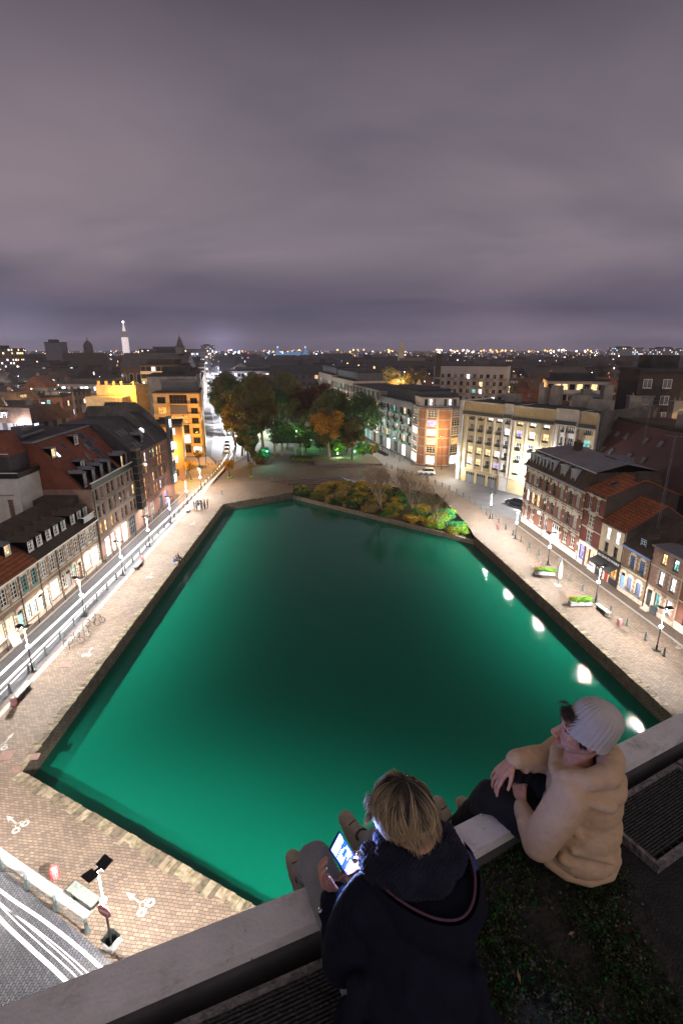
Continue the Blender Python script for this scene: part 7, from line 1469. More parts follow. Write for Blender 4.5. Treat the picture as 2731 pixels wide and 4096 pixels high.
def hand(P, w, d, nrm, side, curls, spread=.16, thumb=(.5, .4), sc=1.0, mi=0):
    """w wrist, d towards the fingers, nrm = back of the hand, side = +1 thumb on the (d x nrm) side"""
    w = Vector(w); d = Vector(d).normalized(); nn = Vector(nrm); nn = (nn - d * nn.dot(d)).normalized(); sd = d.cross(nn) * side
    T = lambda x, y, z: w + (d * x + sd * y + nn * z) * sc
    for y in (-.028, -.010, .010, .027): P.cap(T(.012, y * .7, 0), T(.082, y, 0), .0125 * sc, .0115 * sc, mi)
    P.cap(T(-.03, 0, 0), T(.02, 0, 0), .022 * sc, .021 * sc, mi, sq=.8, axis=nn)
    Ls = [(.034, .020, .016), (.043, .026, .018), (.046, .028, .019), (.042, .024, .018)]
    for k, y in enumerate((-.031, -.010, .011, .031)):   # little, ring, middle, index
        a = curls[k] if isinstance(curls, (list, tuple)) else curls; p = T(.080 if k else .072, y, 0); ang = 0; sp_ = (y / .031) * spread; rr_ = .0088 if k else .0076
        for j, ln in enumerate(Ls[k]):
            ang += a * (.75, 1.0, .7)[j]; q = p + (d * math.cos(ang) + nn * -math.sin(ang)).normalized() * ln * sc + sd * math.sin(sp_) * ln * sc * .6
            P.cap(p, q, (rr_ - .0006 * j) * sc, (rr_ - .0006 * (j + 1)) * sc, mi, n=10); p = q
    p = T(.018, .022, -.006); a1, a2 = thumb; q = p + (d * math.cos(a1) + sd * math.sin(a1) - nn * .35).normalized() * .040 * sc; P.cap(p, q, .0135 * sc, .0105 * sc, mi, n=10)
    q2 = q + (d * math.cos(a2) + sd * math.sin(a2) - nn * .45).normalized() * .030 * sc; P.cap(q, q2, .0100 * sc, .0092 * sc, mi, n=10); q3 = q2 + (d * math.cos(a2 * .6) + sd * math.sin(a2 * .6) - nn * .4).normalized() * .022 * sc; P.cap(q2, q3, .0092 * sc, .0078 * sc, mi, n=10)
def shoe(ankle, toe, par, upc, name='shoe'):
    a = Vector(ankle); t_ = Vector(toe); d = (t_ - a).normalized(); side = d.cross(Vector((0, 0, 1)));
    if side.length < .1: side = Vector((1, 0, 0))
    side.normalize(); u = side.cross(d)
    P = Prims(); heel = a - d * .045 - u * .045; P.cap(a, heel + u * .01, .043, .036, 0); P.cap(heel, a + d * .07 - u * .045, .037, .042, 0, sq=.75, axis=u); P.cap(a + d * .06 - u * .035, t_ - u * .045, .043, .037, 0, sq=.7, axis=u); P.cap(a, a + d * .08 - u * .02, .042, .033, 0)
    o = P.build(name, upc, par, .005, 4); P = Prims(); P.cap(heel - u * .026, a + d * .07 - u * .075, .036, .041, 0, sq=.28, axis=u); P.cap(a + d * .06 - u * .075, t_ - u * .07, .042, .038, 0, sq=.28, axis=u); P.build('sole', M('shoe_sole', (.42, .38, .33), .7, .1, 20), o, .005, 2)
    mb = MB(); k0 = a + d * .05 + u * .012
    for j in range(4): c = k0 + d * (.012 + j * .016) - u * (.004 + j * .007); mb.path([c - side * .022, c + u * .006, c + side * .022], .003, 5)
    mb.build('laces', M('lace_dark', (.03, .03, .045), .7, 0), o, True); mb = MB(); mb.path([a + d * .045 + side * .034 * math.cos(j * .524) + (d * .02 + u * .0) * math.sin(j * .524) + u * .02 for j in range(13)], .006, 5); mb.build('collar', M('lace_dark', (.03, .03, .045)), o, True)
# ---- man in beige hooded sweatshirt and beanie
def U(*p): return Vector((p[0], p[1], p[2] + H))
manR = empty('person', (1.13, 1.79, FZ), 0, 'man in a beige hooded sweatshirt and grey knitted beanie sitting at the parapet, looking left', 'person', 'two men sitting on the roof edge'); manR.location = (0, 0, 0)
hc = U(1.040, 1.815, -1.555); HB = basis((-1, .12, .10), (.12, -.05, 1))
kneeL, kneeR = U(.725, 1.965, -2.075), U(.895, 2.02, -1.975)
footL, footR = U(.60, 2.08, -2.43), U(.80, 2.20, -2.45)
shL, shR = U(.985, 1.725, -1.81), U(1.095, 1.995, -1.81); elL = U(.865, 1.705, -2.065); wrL = U(.842, 1.86, -2.045); elR = U(1.0, 2.0, -1.885); wrR = U(.80, 1.905, -1.80)
P = Prims(); head_prims(P, hc, HB, True)
P.chain([hc + HB @ Vector((-.035, 0, -.06)), U(1.050, 1.850, -1.700), U(1.070, 1.855, -1.800)], [.054, .056, .07], 0)
P.ell(U(1.090, 1.845, -1.920), (.12, .15, .17)); P.ell(U(1.090, 1.815, -2.170), (.13, .15, .10)); P.cap(U(1.090, 1.835, -2.000), U(1.090, 1.815, -2.150), .12, .13)
for s_, e_, w_ in ((shL, elL, wrL), (shR, elR, wrR)): P.chain([s_, e_, w_], [.05, .04, .028]); P.cap(s_, U(1.070, 1.855, -1.820), .05, .06)
for hp, k_, f_ in ((U(1.05, 1.75, -2.19), kneeL, footL), (U(1.10, 1.92, -2.19), kneeR, footR)): P.chain([hp, k_, f_], [.075, .05, .036])
hand(P, wrR + Vector((-.02, -.010, -.005)), (-.62, -.18, -.62), (-.70, -.15, .68), -1, [.36, .40, .42, .30], .20, (.55, .30), 1.0)
hand(P, wrL + Vector((0, .02, .008)), (.10, .62, .35), (-.55, .1, .8), -1, [1.0, 1.05, 1.05, .95], .05, (.5, .2), .95)
bodyR = P.build('body', [skin, stubble, lipm], manR, .0042, 4)
eyes(hc, HB, bodyR)
fleece = fabric('beige_fleece', (.50, .335, .215), .5, 260, .12, .12)
def crease(c, f, o): return (1 - min(1, abs(nz3(c, f, o)) * 4.5)) ** 2
def wrR_(c):
    w = Vector((c.x + .05 * nz3(c, (6, 6, 6), 3), c.y, c.z + .5 * c.x + .05 * nz3(c, (5, 5, 5), 7))); return .004 * nz3(c, (6, 6, 12)) - .0055 * crease(w, (4, 4, 11), 2) ** 2 * max(0, .25 + 1.4 * nz3(c, (5, 5, 5), 11)) - .002 * crease(w, (12, 12, 24), 6) ** 2 + .001 * nz3(c, (70, 70, 80), 5)
P = Prims()
P.ell(U(1.09, 1.80, -2.165), (.185, .175, .105)); P.ell(U(1.09, 1.81, -2.05), (.175, .175, .155)); P.ell(U(1.10, 1.835, -1.93), (.158, .175, .15)); P.cap(shL + Vector((.02, .02, -.01)), shR + Vector((.02, -.02, -.01)), .088, .082); P.ell(U(1.13, 1.82, -1.93), (.13, .145, .16))
P.chain([shL, (shL + elL) / 2 + Vector((-.005, -.01, 0)), elL], [.086, .082, .074]); P.chain([elL, (elL + wrL) / 2, wrL - Vector((0, .012, 0))], [.074, .060, .042]); P.chain([shR, elR, elR.lerp(wrR, .55), wrR], [.085, .070, .056, .040])
P.cap(wrL - Vector((0, .02, .002)), wrL + Vector((0, .005, .002)), .043, .040); P.cap(wrR + Vector((.035, .016, -.008)), wrR, .043, .041)
# folds pushed up on sleeves and at the waist
for t_, r_ in ((.18, .066), (.38, .062), (.60, .055)): q = elL.lerp(wrL, t_); P.cap(q + Vector((-.035, -.01, .018)), q + Vector((.03, -.012, .03)), .026, .02)
for t_ in (.25, .5, .75): q = elR.lerp(wrR, t_); P.cap(q + Vector((0, -.03, -.03)), q + Vector((.015, .0, .045)), .022, .018)
for a, b2, r_ in ((U(.96, 1.70, -1.93), U(1.05, 1.67, -2.02), .022), (U(.97, 1.68, -2.13), U(1.13, 1.65, -2.18), .026), (U(1.15, 1.67, -2.08), U(1.24, 1.77, -2.03), .022), (U(1.0, 1.665, -2.06), U(1.16, 1.645, -2.10), .020)): P.cap(a, b2, r_, r_ * .8)
# hood lying on the back, collar round the neck
P.chain([U(0.970, 1.747, -1.750), U(1.040, 1.712, -1.730), U(1.130, 1.727, -1.715), U(1.175, 1.802, -1.705), U(1.185, 1.892, -1.710), U(1.110, 1.962, -1.730)], [.038, .045, .055, .06, .055, .045])
P.chain([U(0.950, 1.772, -1.775), U(0.960, 1.852, -1.795), U(1.010, 1.942, -1.775)], [.036, .03, .036]); P.chain([U(1.07, 1.705, -1.80), U(1.16, 1.715, -1.80), U(1.20, 1.79, -1.80), U(1.19, 1.88, -1.80)], [.045, .05, .05, .045]); P.chain([U(1.000, 1.677, -1.785), U(1.120, 1.667, -1.820), U(1.165, 1.735, -1.850)], [.028, .03, .03])
hoodie = P.build('hooded_sweatshirt', fleece, manR, .0062, 9, wrR_)
P = Prims(); q = [U(.935, 1.705, -2.21), U(1.0, 1.66, -2.23), U(1.09, 1.640, -2.24), U(1.19, 1.665, -2.24), U(1.25, 1.73, -2.235), U(1.265, 1.83, -2.23)]; q = [p + Vector((-.002, .020, .014)) for p in q]; P.chain(q, [.029] * 6); P.build('waistband', fleece, hoodie, .005, 3)
jeanb = fabric('black_denim', (.016, .016, .020), .25, 300, .3, .15)
P = Prims()
for hp, k_, f_ in ((U(1.05, 1.75, -2.19), kneeL, footL), (U(1.10, 1.92, -2.19), kneeR, footR)): P.chain([hp, hp.lerp(k_, .5) + Vector((0, 0, .0)), k_, k_.lerp(f_, .5), f_], [.105, .088, .070, .058, .050]); q = hp.lerp(k_, .82); P.cap(q + Vector((.0, -.05, .03)), q + Vector((.02, .04, .045)), .025, .022); q = k_.lerp(f_, .2); P.cap(q + Vector((-.04, -.03, .0)), q + Vector((.04, .0, .01)), .03, .02)
P.ell(U(1.07, 1.82, -2.2), (.14, .14, .085)); P.build('trousers', jeanb, manR, .007, 5, lambda c: .005 * nz3(c, (18, 18, 18)) + .003 * nz3(c, (45, 45, 30), 3))
sneak = fabric('cream_suede', (.36, .30, .23), .3, 120, .25, .1)
shoe(U(.575, 2.06, -2.40), U(.545, 2.10, -2.29), manR, sneak); shoe(U(.79, 2.22, -2.46), U(.70, 2.34, -2.47), manR, sneak)
# beanie: ribbed knit dome with turned-up edge
def beanie():
    n = 120; prof = [(0.0, .134), (.035, .130), (.066, .114), (.088, .086), (.098, .05), (.100, .012), (.099, -.022), (.1005, -.045), (.096, -.050)]
    ax = basis(HB @ Vector((-.34, 0, .94)), HB @ Vector((-1, 0, -.2))); c0 = hc + HB @ Vector((-.022, 0, .020)); F, Lf, Uu = ax.col[0], ax.col[1], ax.col[2]; vs = []
    m = 34; PR = []
    for i in range(m):
        t_ = i / (m - 1) * (len(prof) - 1); k = min(int(t_), len(prof) - 2); f = t_ - k; PR.append(tuple(prof[k][j] * (1 - f) + prof[k + 1][j] * f for j in (0, 1)))
    for i, (r_, z) in enumerate(PR):
        for j in range(n):
            th = 2 * math.pi * j / n; rib = 1 + .030 * math.cos(th * 30) * min(1, r_ / .06); st = 1 + .008 * math.sin(z * 900)
            sag = .010 * max(0, math.cos(th)) * (1 if z > 0 else 1 + z * 4)
            vs.append(c0 + F * z + Uu * (math.cos(th) * r_ * rib * st * 1.04) + Lf * (math.sin(th) * r_ * rib * st * .88) + Uu * sag + Vector((0, 0, -.010 if z < -.02 and math.cos(th) > .3 else 0)))
    mb = MB(); mb.add(vs, [(i * n + j, (i + 1) * n + j, (i + 1) * n + (j + 1) % n, i * n + (j + 1) % n) for i in range(m - 1) for j in range(n)]); return mb
beanie().build('beanie', fabric('grey_knit', (.44, .40, .395), .8, 330, .10, .15), manR, True)
# ---- hair helper
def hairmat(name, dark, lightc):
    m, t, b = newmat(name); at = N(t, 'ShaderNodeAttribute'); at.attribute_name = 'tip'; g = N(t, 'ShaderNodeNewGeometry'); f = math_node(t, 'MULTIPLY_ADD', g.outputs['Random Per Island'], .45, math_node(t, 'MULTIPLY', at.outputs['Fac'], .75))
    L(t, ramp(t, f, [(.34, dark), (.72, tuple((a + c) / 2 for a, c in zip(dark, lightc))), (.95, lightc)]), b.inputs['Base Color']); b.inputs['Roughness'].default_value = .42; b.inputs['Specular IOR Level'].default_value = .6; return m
def hair(name, strands, mat, par, w=.0011):
    V = []; F = []; T_ = []
    for pts in strands:
        k = len(pts); b0 = len(V)
        for i, p in enumerate(pts):
            d = (pts[min(i + 1, k - 1)] - pts[max(i - 1, 0)]); d = d.normalized() if d.length > 1e-9 else Vector((0, 0, 1)); a = d.cross(Vector((.3, .5, .8))).normalized(); c = d.cross(a); r_ = w * (1 - .8 * (i / (k - 1)) ** 3)
            for j in range(3): th = j * 2.0944; V.append(tuple(p + a * (math.cos(th) * r_) + c * (math.sin(th) * r_))); T_.append(i / (k - 1))
        F += [(b0 + i * 3 + j, b0 + i * 3 + (j + 1) % 3, b0 + (i + 1) * 3 + (j + 1) % 3, b0 + (i + 1) * 3 + j) for i in range(k - 1) for j in range(3)]
    me = bpy.data.meshes.new(name); me.from_pydata(V, [], F); me.materials.append(mat); at = me.attributes.new('tip', 'FLOAT', 'POINT'); at.data.foreach_set('value', T_); me.polygons.foreach_set('use_smooth', [True] * len(F)); me.update(); o = bpy.data.objects.new(name, me); COL.objects.link(o); o.parent = par; return o
# fringe sticking out under the beanie
st = []; r = random.Random(3)
for k in range(230):
    y = r.gauss(0, .026); a = hc + HB @ Vector((.066 + r.uniform(-.01, .010), y, .074 + r.uniform(-.012, .012))); q = []; dv = Vector((1, y * 3 + r.uniform(-.3, .3), r.uniform(-.1, .35)))
    for i in range(6): t_ = i / 5; q.append(a + HB @ (dv.normalized() * t_ * .042 + Vector((0, 0, -.022 * t_ * t_)) + Vector((0, r.uniform(-.001, .001), 0))))
    st.append(q)
for k in range(160):
    s_ = 1; a = hc + HB @ Vector((.02 + r.uniform(-.05, .02), .074 * s_, -.005 + r.uniform(-.01, .01))); st.append([a + HB @ Vector((-.01 * t_, .003, -.035 * t_)) for t_ in (0, .33, .66, 1)])
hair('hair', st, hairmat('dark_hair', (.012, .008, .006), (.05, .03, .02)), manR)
# ---- man in dark coat with a phone
manF = empty('person', (0, 0, 0), 0, 'blond man in a dark hooded coat, seen from behind, looking at his glowing phone', 'person', 'two men sitting on the roof edge')
fc = U(.215, 1.345, -1.50); FB = basis((-.55, .55, -.62), (-.2, .2, .9))
ksL, ksR = U(-.112, 1.60, -2.035), U(.205, 1.70, -2.035); fL, fR = U(-.155, 1.76, -2.41), U(.125, 1.98, -2.40)
sL, sR = U(.085, 1.225, -1.745), U(.395, 1.225, -1.745); eL, eR = U(.005, 1.215, -2.00), U(.40, 1.42, -1.97); wL, wR = U(-.022, 1.375, -1.915), U(.130, 1.475, -1.865)
P = Prims(); head_prims(P, fc, FB, True); P.chain([fc + FB @ Vector((-.04, 0, -.05)), U(.245, 1.275, -1.64), U(.245, 1.235, -1.74)], [.055, .056, .07])
P.ell(U(.24, 1.19, -1.88), (.16, .11, .18)); P.cap(U(.24, 1.17, -2.0), U(.25, 1.12, -2.17), .13, .14)
for s_, e_, w_ in ((sL, eL, wL), (sR, eR, wR)): P.chain([s_, e_, w_], [.05, .04, .028]); P.cap(s_, U(.24, 1.23, -1.76), .05, .06)
for hp, k_, f_ in ((U(.15, 1.14, -2.2), ksL, fL), (U(.34, 1.14, -2.2), ksR, fR)): P.chain([hp, k_, f_], [.075, .05, .036])
pr, pu, pf = Vector((1, 0, 0)), Vector((0, .302, .953)), Vector((0, .953, -.302))
pc = U(.008, 1.437, -1.797); ya = (pr * -.065 + pu * .128 - pf * .043).normalized(); xa = (pr * .036 + pu * .036 + pf * .053).normalized(); za = xa.cross(ya)
if za.dot(fc - pc) < 0: za = -za; xa = -xa
hand(P, wL + Vector((.008, .008, .012)), (ya * .9 + xa * -.2 - za * .2), (-xa * .75 - za * .65), -1 if xa.x < 0 else 1, [.75, .7, .65, .6], .08, (.35, .15), 1.0)
hand(P, wR + Vector((-.012, -.004, .004)), (-.72, -.22, .10), (.15, -.2, .95), -1, [.95, .9, .85, .55], .1, (.2, -.15), 1.0)
bodyF = P.build('body', [skin, skin, lipm], manF, .0042, 4)
eyes(fc, FB, bodyF)
coat = fabric('navy_wool', (.007, .008, .017), .5, 200, .3, .04)
def wrF(c): return -.007 * crease(c, (4, 4, 8), 2) + .009 * nz3(c, (7, 7, 12)) + .005 * nz3(c, (22, 22, 32), 9)
P = Prims(); P.ell(U(.255, 1.10, -2.14), (.235, .19, .20)); P.cap(U(.10, 1.12, -2.20), U(.42, 1.12, -2.20), .13, .13); P.ell(U(.255, 1.13, -1.98), (.215, .16, .20)); P.ell(U(.245, 1.19, -1.86), (.20, .135, .15)); P.cap(sL + Vector((.02, -.01, -.01)), sR + Vector((-.02, -.01, -.01)), .092, .092)
P.chain([sL, sL.lerp(eL, .5) + Vector((-.01, -.01, 0)), eL], [.092, .086, .078]); P.chain([eL, eL.lerp(wL, .5), wL - Vector((0, .02, .008))], [.078, .066, .056]); P.chain([sR, eR, wR + Vector((.04, -.005, -.01))], [.09, .075, .052])
for t_ in (.15, .4, .65): q = eL.lerp(wL, t_); P.cap(q + Vector((-.045, -.01, .02)), q + Vector((.035, -.015, .035)), .026, .02)
for a, b2, r_ in ((U(.05, 1.08, -1.9), U(.02, 1.02, -2.1), .035), (U(.2, 1.04, -1.85), U(.32, 1.0, -1.98), .03), (U(.12, 1.0, -2.0), U(.28, .94, -2.12), .035), (U(.42, 1.08, -1.86), U(.46, 1.02, -2.05), .035)): P.cap(a, b2, r_, r_ * .8)
P.chain([U(.10, 1.28, -1.73), U(.19, 1.18, -1.75), U(.29, 1.15, -1.76), U(.38, 1.18, -1.75), U(.41, 1.25, -1.73)], [.05, .05, .05, .05, .05])
coatF = P.build('coat', coat, manF, .008, 7, wrF)
mb = MB(); mb.path([wL - Vector((0, .02, .008)) + (ksL * 0) + (wL - eL).normalized() * 0 + Vector(v) for v in ((.05, .01, .02), (.0, .0, .055), (-.052, -.01, .01))], .007, 6); mb.build('cuff_strap', coat, coatF, True)
for q in (U(.045, 1.30, -1.712), U(.060, 1.315, -1.698), U(-.075, 1.30, -1.945)): mb = MB(); mb.lathe([(.002, 0), (.0095, .002), (.0095, .005), (.004, .007)], 12, tuple(q + Vector((0, 0, .052)))); mb.build('button', M('metal_button', (.5, .45, .5), .25, 0, metal=.9), coatF, True)
# open hood with its piped rim
rim = smooth_pts([(0.1110, 1.2355, -1.6400), (0.1531, 1.1820, -1.6400), (0.2229, 1.1352, -1.6450), (0.2998, 1.1115, -1.6550), (0.3672, 1.1165, -1.6550), (0.4113, 1.1587, -1.6450), (0.4349, 1.2347, -1.6350), (0.4295, 1.2993, -1.6250), (0.4067, 1.3327, -1.6150)], 5)
rim = [U(*p) for p in rim]; cen = U(.305, 1.27, -1.72); vs = []; K = len(rim)
for q in (1.0, .9, .72, .5, .3, .0): vs += [cen.lerp(p, q) + Vector((0, 0, -.085 * math.sin(math.pi * min(1, (1 - q) * 1.2)))) for p in rim]
fs = [(i * K + j, i * K + j + 1, (i + 1) * K + j + 1, (i + 1) * K + j) for i in range(5) for j in range(K - 1)]
base_ = len(vs)
for q in (0, .35, .7, 1.0): vs += [p + (Vector((p.x, p.y, 0)) - Vector((cen.x, cen.y, 0))).normalized() * (.035 * math.sin(math.pi * (.15 + q * .55))) + Vector((0, 0, -.13 * q)) for p in rim]
fs += [(base_ + i * K + j + 1, base_ + i * K + j, base_ + (i + 1) * K + j, base_ + (i + 1) * K + j + 1) for i in range(3) for j in range(K - 1)]
mb = MB(); mb.add(vs, fs); hd = mb.build('hood', coat, manF, True); mb = MB(); mb.path(rim, .0042, 6); mb.build('piping', fabric('plum_piping', (.10, .045, .075), .4, 300, .2), hd, True)
# chunky knitted scarf
def wsc(c): return .0045 * math.sin(c.x * 420 + 3 * math.sin(c.z * 80)) * math.sin(c.z * 380 + c.y * 250) + .006 * nz3(c, (20, 20, 20))
P = Prims(); P.chain([U(.10, 1.36, -1.705), U(.12, 1.27, -1.665), U(.20, 1.215, -1.630), U(.30, 1.215, -1.620), U(.365, 1.28, -1.615), U(.355, 1.38, -1.64), U(.27, 1.44, -1.69), U(.16, 1.43, -1.72)], [.042, .052, .056, .058, .055, .05, .048, .045]); P.chain([U(.13, 1.30, -1.72), U(.24, 1.23, -1.70), U(.35, 1.27, -1.70)], [.05, .05, .05]); P.chain([U(.15, 1.285, -1.60), U(.23, 1.245, -1.585), U(.32, 1.265, -1.58)], [.036, .04, .036])
scm = fabric('scarf_knit', (.013, .014, .027), 1.0, 120, .5, .22); P.build('scarf', scm, manF, .005, 2, wsc)
greyj = fabric('grey_denim', (.20, .205, .22), .25, 260, .18, .2)
P = Prims()
for hp, k_, f_ in ((U(.15, 1.14, -2.2), ksL, fL), (U(.34, 1.14, -2.2), ksR, fR)): P.chain([hp, hp.lerp(k_, .55), k_, k_.lerp(f_, .5), f_], [.105, .088, .071, .058, .050]); q = k_.lerp(f_, .22); P.cap(q + Vector((-.05, -.02, .01)), q + Vector((.03, .01, -.02)), .03, .02); q = k_.lerp(f_, .45); P.cap(q + Vector((-.04, -.02, .01)), q + Vector((.03, .01, -.02)), .028, .02)
P.cap(U(.2, 1.14, -2.2), U(.3, 1.14, -2.2), .1, .1); P.build('trousers', greyj, manF, .007, 5, lambda c: .005 * nz3(c, (18, 18, 18)) + .003 * nz3(c, (45, 45, 30), 3))
shoe(U(-.17, 1.74, -2.385), U(-.215, 1.82, -2.30), manF, sneak); shoe(U(.115, 1.95, -2.37), U(.045, 2.03, -2.28), manF, sneak)
# hair: whorl at the crown, long strands combed away from it
r = random.Random(12); st = []; wh = Vector((-.55, -.12, .80)).normalized()
e1 = wh.cross(Vector((0, 1, 0))).normalized(); e2 = wh.cross(e1); R0 = Vector((.099, .083, .101))
clumps = [(r.uniform(0, 6.283), r.uniform(.02, 1.0), r.uniform(-.22, .22), r.uniform(.75, 1.25)) for _ in range(230)]
for k in range(5200):
    ca, cr_, cc, cl_ = clumps[r.randrange(len(clumps))]; az = ca + r.gauss(0, .05); el = math.acos(max(-1, min(1, 1 - (cr_ + r.gauss(0, .03)) * 1.15))); el = max(.01, el)
    ln = (.085 + .05 * r.random()) * cl_ / .095; q = []; lift = r.uniform(.0, .012) + .006 * abs(cc) * 5
    for i in range(8):
        t_ = i / 7; e_ = el + ln * t_; a2 = az + cc * t_ * 1.2 + .10 * math.sin(t_ * 3 + ca * 7); dv = wh * math.cos(e_) + (e1 * math.cos(a2) + e2 * math.sin(a2)) * math.sin(e_)
        front = max(0, dv.x); rad = 1.0 + .05 * math.sin(t_ * math.pi) + (lift / .09) * (t_ ** 1.3) * 1.3 + (front * .10 * t_); p = Vector((dv.x * R0.x, dv.y * R0.y, dv.z * R0.z)) * rad + Vector((-.012, 0, .022))
        if p.z < -.075 and p.x < .02: p.z = -.075 - (abs(p.z) - .075) * .8; p.x *= .97
        q.append(fc + FB @ p)
    e_end = q[-1]; loc = FB.transposed() @ (q[0] - fc)
    if loc.x > .050 and loc.z < .045: continue
    st.append(q)
tufts = [(r.uniform(-.07, .075), r.uniform(.02, .075), r.uniform(.05, .085), r.uniform(-.5, .9), r.uniform(-.6, 1.0)) for _ in range(26)]
for k in range(1300):      # loose tufts blown out over the forehead
    ty, tz, tl, tv, tw = tufts[k % 26]; a = Vector((.070 - abs(ty) * .35, ty, tz)) + Vector((r.gauss(0, .004), r.gauss(0, .006), r.gauss(0, .006))); q = []; con = Vector((r.gauss(0, .0035), r.gauss(0, .0045), r.gauss(0, .0045)))
    for i in range(8): t_ = i / 7; q.append(fc + FB @ (a + Vector((tl * .75 * t_, (.025 * tv + ty * .35) * t_, tl * (.55 * t_ - .75 * t_ * t_) + .012 * tw * t_)) + con * math.sin(t_ * 2.6)))
    st.append(q)
for k in range(1500):      # long strands down the nape to the scarf
    yy = r.uniform(-.078, .078); xx = -.012 - .085 * math.sqrt(max(0, 1 - (yy / .085) ** 2)) ; a = Vector((xx * .98, yy, .02 + r.uniform(-.02, .04))); cl_ = math.sin(yy * 240) * .006; L_ = r.uniform(.07, .115); q = []
    for i in range(7): t_ = i / 6; q.append(fc + FB @ (a + Vector((-.012 * math.sin(t_ * 2.4) + .018 * t_ * t_, cl_ * t_, -L_ * t_))))
    st.append(q)
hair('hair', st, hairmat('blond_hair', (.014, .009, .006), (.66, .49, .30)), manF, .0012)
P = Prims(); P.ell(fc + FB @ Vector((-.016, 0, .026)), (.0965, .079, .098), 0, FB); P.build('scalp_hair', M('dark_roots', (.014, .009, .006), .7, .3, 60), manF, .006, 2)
# phone with a lit screen of rows and icons
ph = empty('phone', pc, 0, 'smartphone with a bright blue-white screen held by the blond man', 'phone'); ph.rotation_euler = Matrix((xa, ya, za)).transposed().to_euler()
mb = MB(); mb.box(-.036, .036, -.075, .075, -.008, 0); mb.build('case', black, ph); mb = MB(); mb.box(-.034, .034, -.072, .072, 0, .0006); mb.build('screen', M('screen_blue', (.01, .02, .08), .2, 0, emit=(.02, .10, .9), es=2.4), ph)
r = random.Random(9)
mb = MB()
for k in range(11):
    y = -.066 + k * .0085; x = -.030
    while x < .026:
        w_ = r.uniform(.008, .030); w_ = min(w_, .029 - x)
        if w_ > .004 and r.random() < .72: mb.box(x, x + w_, y, y + .0042, .0007, .0011)
        x += w_ + .004
mb.build('text_rows', M('screen_white', (.9, .95, 1), .3, 0, emit=(.75, .88, 1), es=4), ph)
mb = MB(); mb.box(-.031, .031, .046, .069, .0007, .0011); mb.box(-.031, .008, .033, .043, .0007, .0011); mb.box(.014, .028, .034, .042, .0007, .0011); mb.build('picture', MATS['screen_white'], ph)
pl = bpy.data.lights.new('screen_light', 'AREA'); pl.shape = 'RECTANGLE'; pl.size = .06; pl.size_y = .13; pl.energy = 8.0; pl.color = (.30, .42, 1.0); lo = link('screen_light', pl, ph, (0, 0, .004)); lo.rotation_euler = (math.pi, 0, 0)
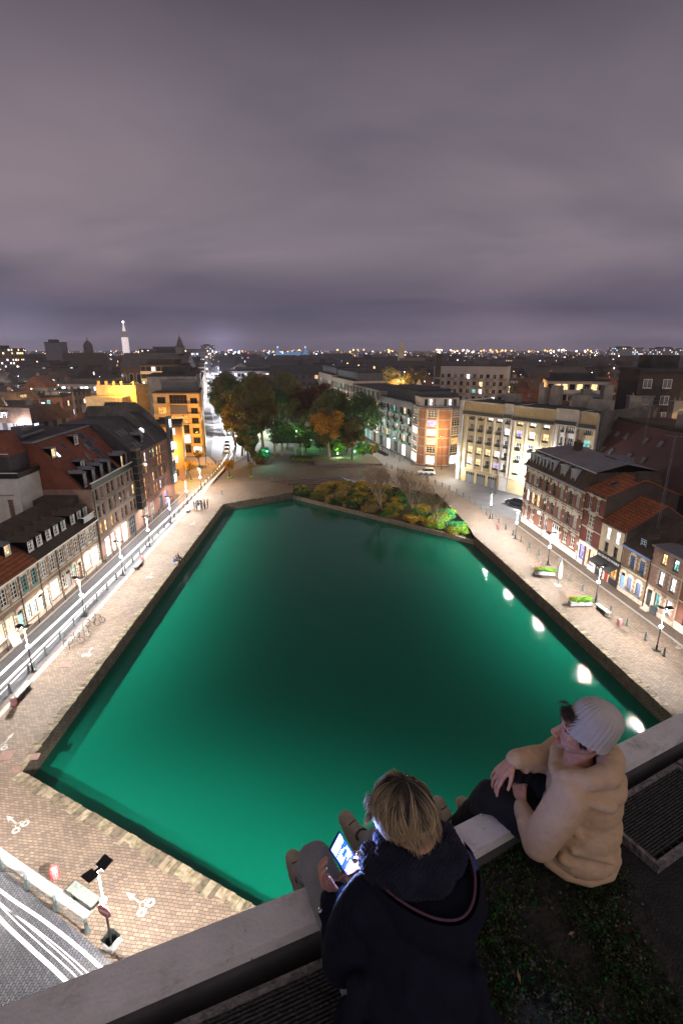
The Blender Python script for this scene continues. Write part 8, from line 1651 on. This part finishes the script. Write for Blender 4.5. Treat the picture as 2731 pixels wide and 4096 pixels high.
# ---- small distant people
def tiny(x, y, rz, z, pose, cols, label, group):
    mats = [skin, M('cloth_%s' % cols[0], CL[cols[0]], .9, .1, 5), M('cloth_%s' % cols[1], CL[cols[1]], .9, .1, 5), M('hair_dark', (.02, .014, .01), .8, .1, 5)]
    P = Prims(); r = random.Random(int(x * 100 + y * 10))
    if pose == 'stand':
        P.chain([(.09, 0, .06), (.085, .01, .48), (.08, 0, .9)], [.05, .055, .08], 2); P.chain([(-.09, .03, .06), (-.085, .02, .48), (-.08, 0, .9)], [.05, .055, .08], 2); P.cap((.09, .10, .04), (.09, -.02, .04), .04, .04, 3); P.cap((-.09, .13, .04), (-.09, .01, .04), .04, .04, 3)
        P.cap((0, 0, .92), (0, -.01, 1.38), .13, .15, 1, sq=.7, axis=(0, 1, 0)); P.cap((-.15, 0, 1.40), (.15, 0, 1.40), .06, .06, 1)
        fw = r.choice((.05, .2)); P.chain([(.19, 0, 1.38), (.23, fw * .3, 1.12), (.20, fw + .06, .95 + fw * .6)], [.05, .042, .034], 1); P.chain([(-.19, 0, 1.38), (-.23, .02, 1.12), (-.20, .12, .95)], [.05, .042, .034], 1); P.ell((.20, fw + .1, .92 + fw * .6), (.03, .04, .045), 0); P.ell((-.2, .14, .9), (.03, .04, .045), 0)
        P.cap((0, 0, 1.42), (0, .01, 1.52), .05, .05, 0); P.ell((0, .02, 1.63), (.078, .095, .11), 0); P.ell((0, -.015, 1.66), (.085, .095, .105), 3)
    else:
        P.chain([(.09, 0, .10), (.10, .42, .14), (.10, .50, -.32)], [.08, .06, .045], 2); P.chain([(-.09, 0, .10), (-.10, .40, .16), (-.10, .48, -.30)], [.08, .06, .045], 2); P.cap((.1, .48, -.36), (.1, .62, -.38), .04, .035, 0); P.cap((-.1, .47, -.34), (-.1, .6, -.36), .04, .035, 0)
        P.cap((0, -.02, .12), (0, .02, .52), .13, .15, 1, sq=.75, axis=(0, 1, 0)); P.cap((-.15, .02, .54), (.15, .02, .54), .06, .06, 1); P.chain([(.19, .02, .52), (.23, .12, .30), (.10, .30, .26)], [.05, .042, .034], 1); P.chain([(-.19, .02, .52), (-.23, .10, .28), (-.10, .28, .25)], [.05, .042, .034], 1); P.ell((0, .32, .26), (.05, .04, .035), 0)
        P.cap((0, .03, .56), (0, .05, .66), .05, .05, 0); P.ell((0, .07, .77), (.078, .095, .11), 0); P.ell((0, .035, .80), (.085, .095, .105), 3)
    o = P.build('person', mats, None, .022, 2); o.location = (x, y, z); o.rotation_euler = (0, 0, rz); tag(o, label, 'person', group); return o
CL = {'black': (.02, .02, .022), 'navy': (.03, .04, .09), 'grey': (.10, .10, .11), 'green': (.05, .08, .06), 'brown': (.12, .08, .05), 'blue': (.05, .09, .35), 'red': (.5, .03, .03), 'denim': (.08, .11, .18), 'cream': (.5, .45, .38), 'teal': (.03, .12, .12), 'plum': (.12, .04, .08), 'tan': (.25, .2, .12)}
G8 = [(-26.0, 86.6, 'black', 'denim'), (-25.5, 86.2, 'grey', 'black'), (-25.0, 85.9, 'black', 'cream'), (-24.5, 86.1, 'navy', 'black'), (-24.1, 86.7, 'black', 'black'), (-24.4, 87.3, 'tan', 'black'), (-25.0, 87.5, 'brown', 'denim'), (-25.6, 87.3, 'teal', 'black'), (-23.8, 87.3, 'plum', 'black')]
for k, (x, y, c1, c2) in enumerate(G8): tiny(x, y, math.atan2(86.7 - y, -25 - x) - math.pi / 2, .01, 'stand', (c1, c2), '%s of the group standing on the left promenade, %s top and %s trousers' % ('one', c1, c2), 'group of friends standing on the left promenade')
for k, (x, y, c1, c2, lab) in enumerate([(-22.05, 62.4, 'blue', 'cream', 'person in a blue top sitting on the left quay edge, nearest of three'), (-22.0, 63.2, 'teal', 'black', 'person in a dark green top in the middle of the trio on the quay edge'), (-22.0, 64.0, 'plum', 'black', 'person in dark clothes farthest of the trio on the quay edge')]): tiny(x, y, R(-90), .08, 'sit', (c1, c2), lab, 'trio sitting on the left quay edge')
for k, (x, y, c1, lab) in enumerate([(-11.6, 104.6, 'red', 'person in red sitting on the steps'), (-10.9, 104.3, 'black', 'dark-clothed person beside the one in red on the steps'), (-9.9, 103.6 + .6, 'black', 'dark-clothed person sitting at the foot of the steps')]): tiny(x, y, R(200), -.38, 'sit', (c1, 'denim'), lab, 'people sitting on the steps')
tiny(9.9, 143.6, 0, .01, 'stand', ('black', 'black'), 'lone dark figure standing by the green-balcony block', None)
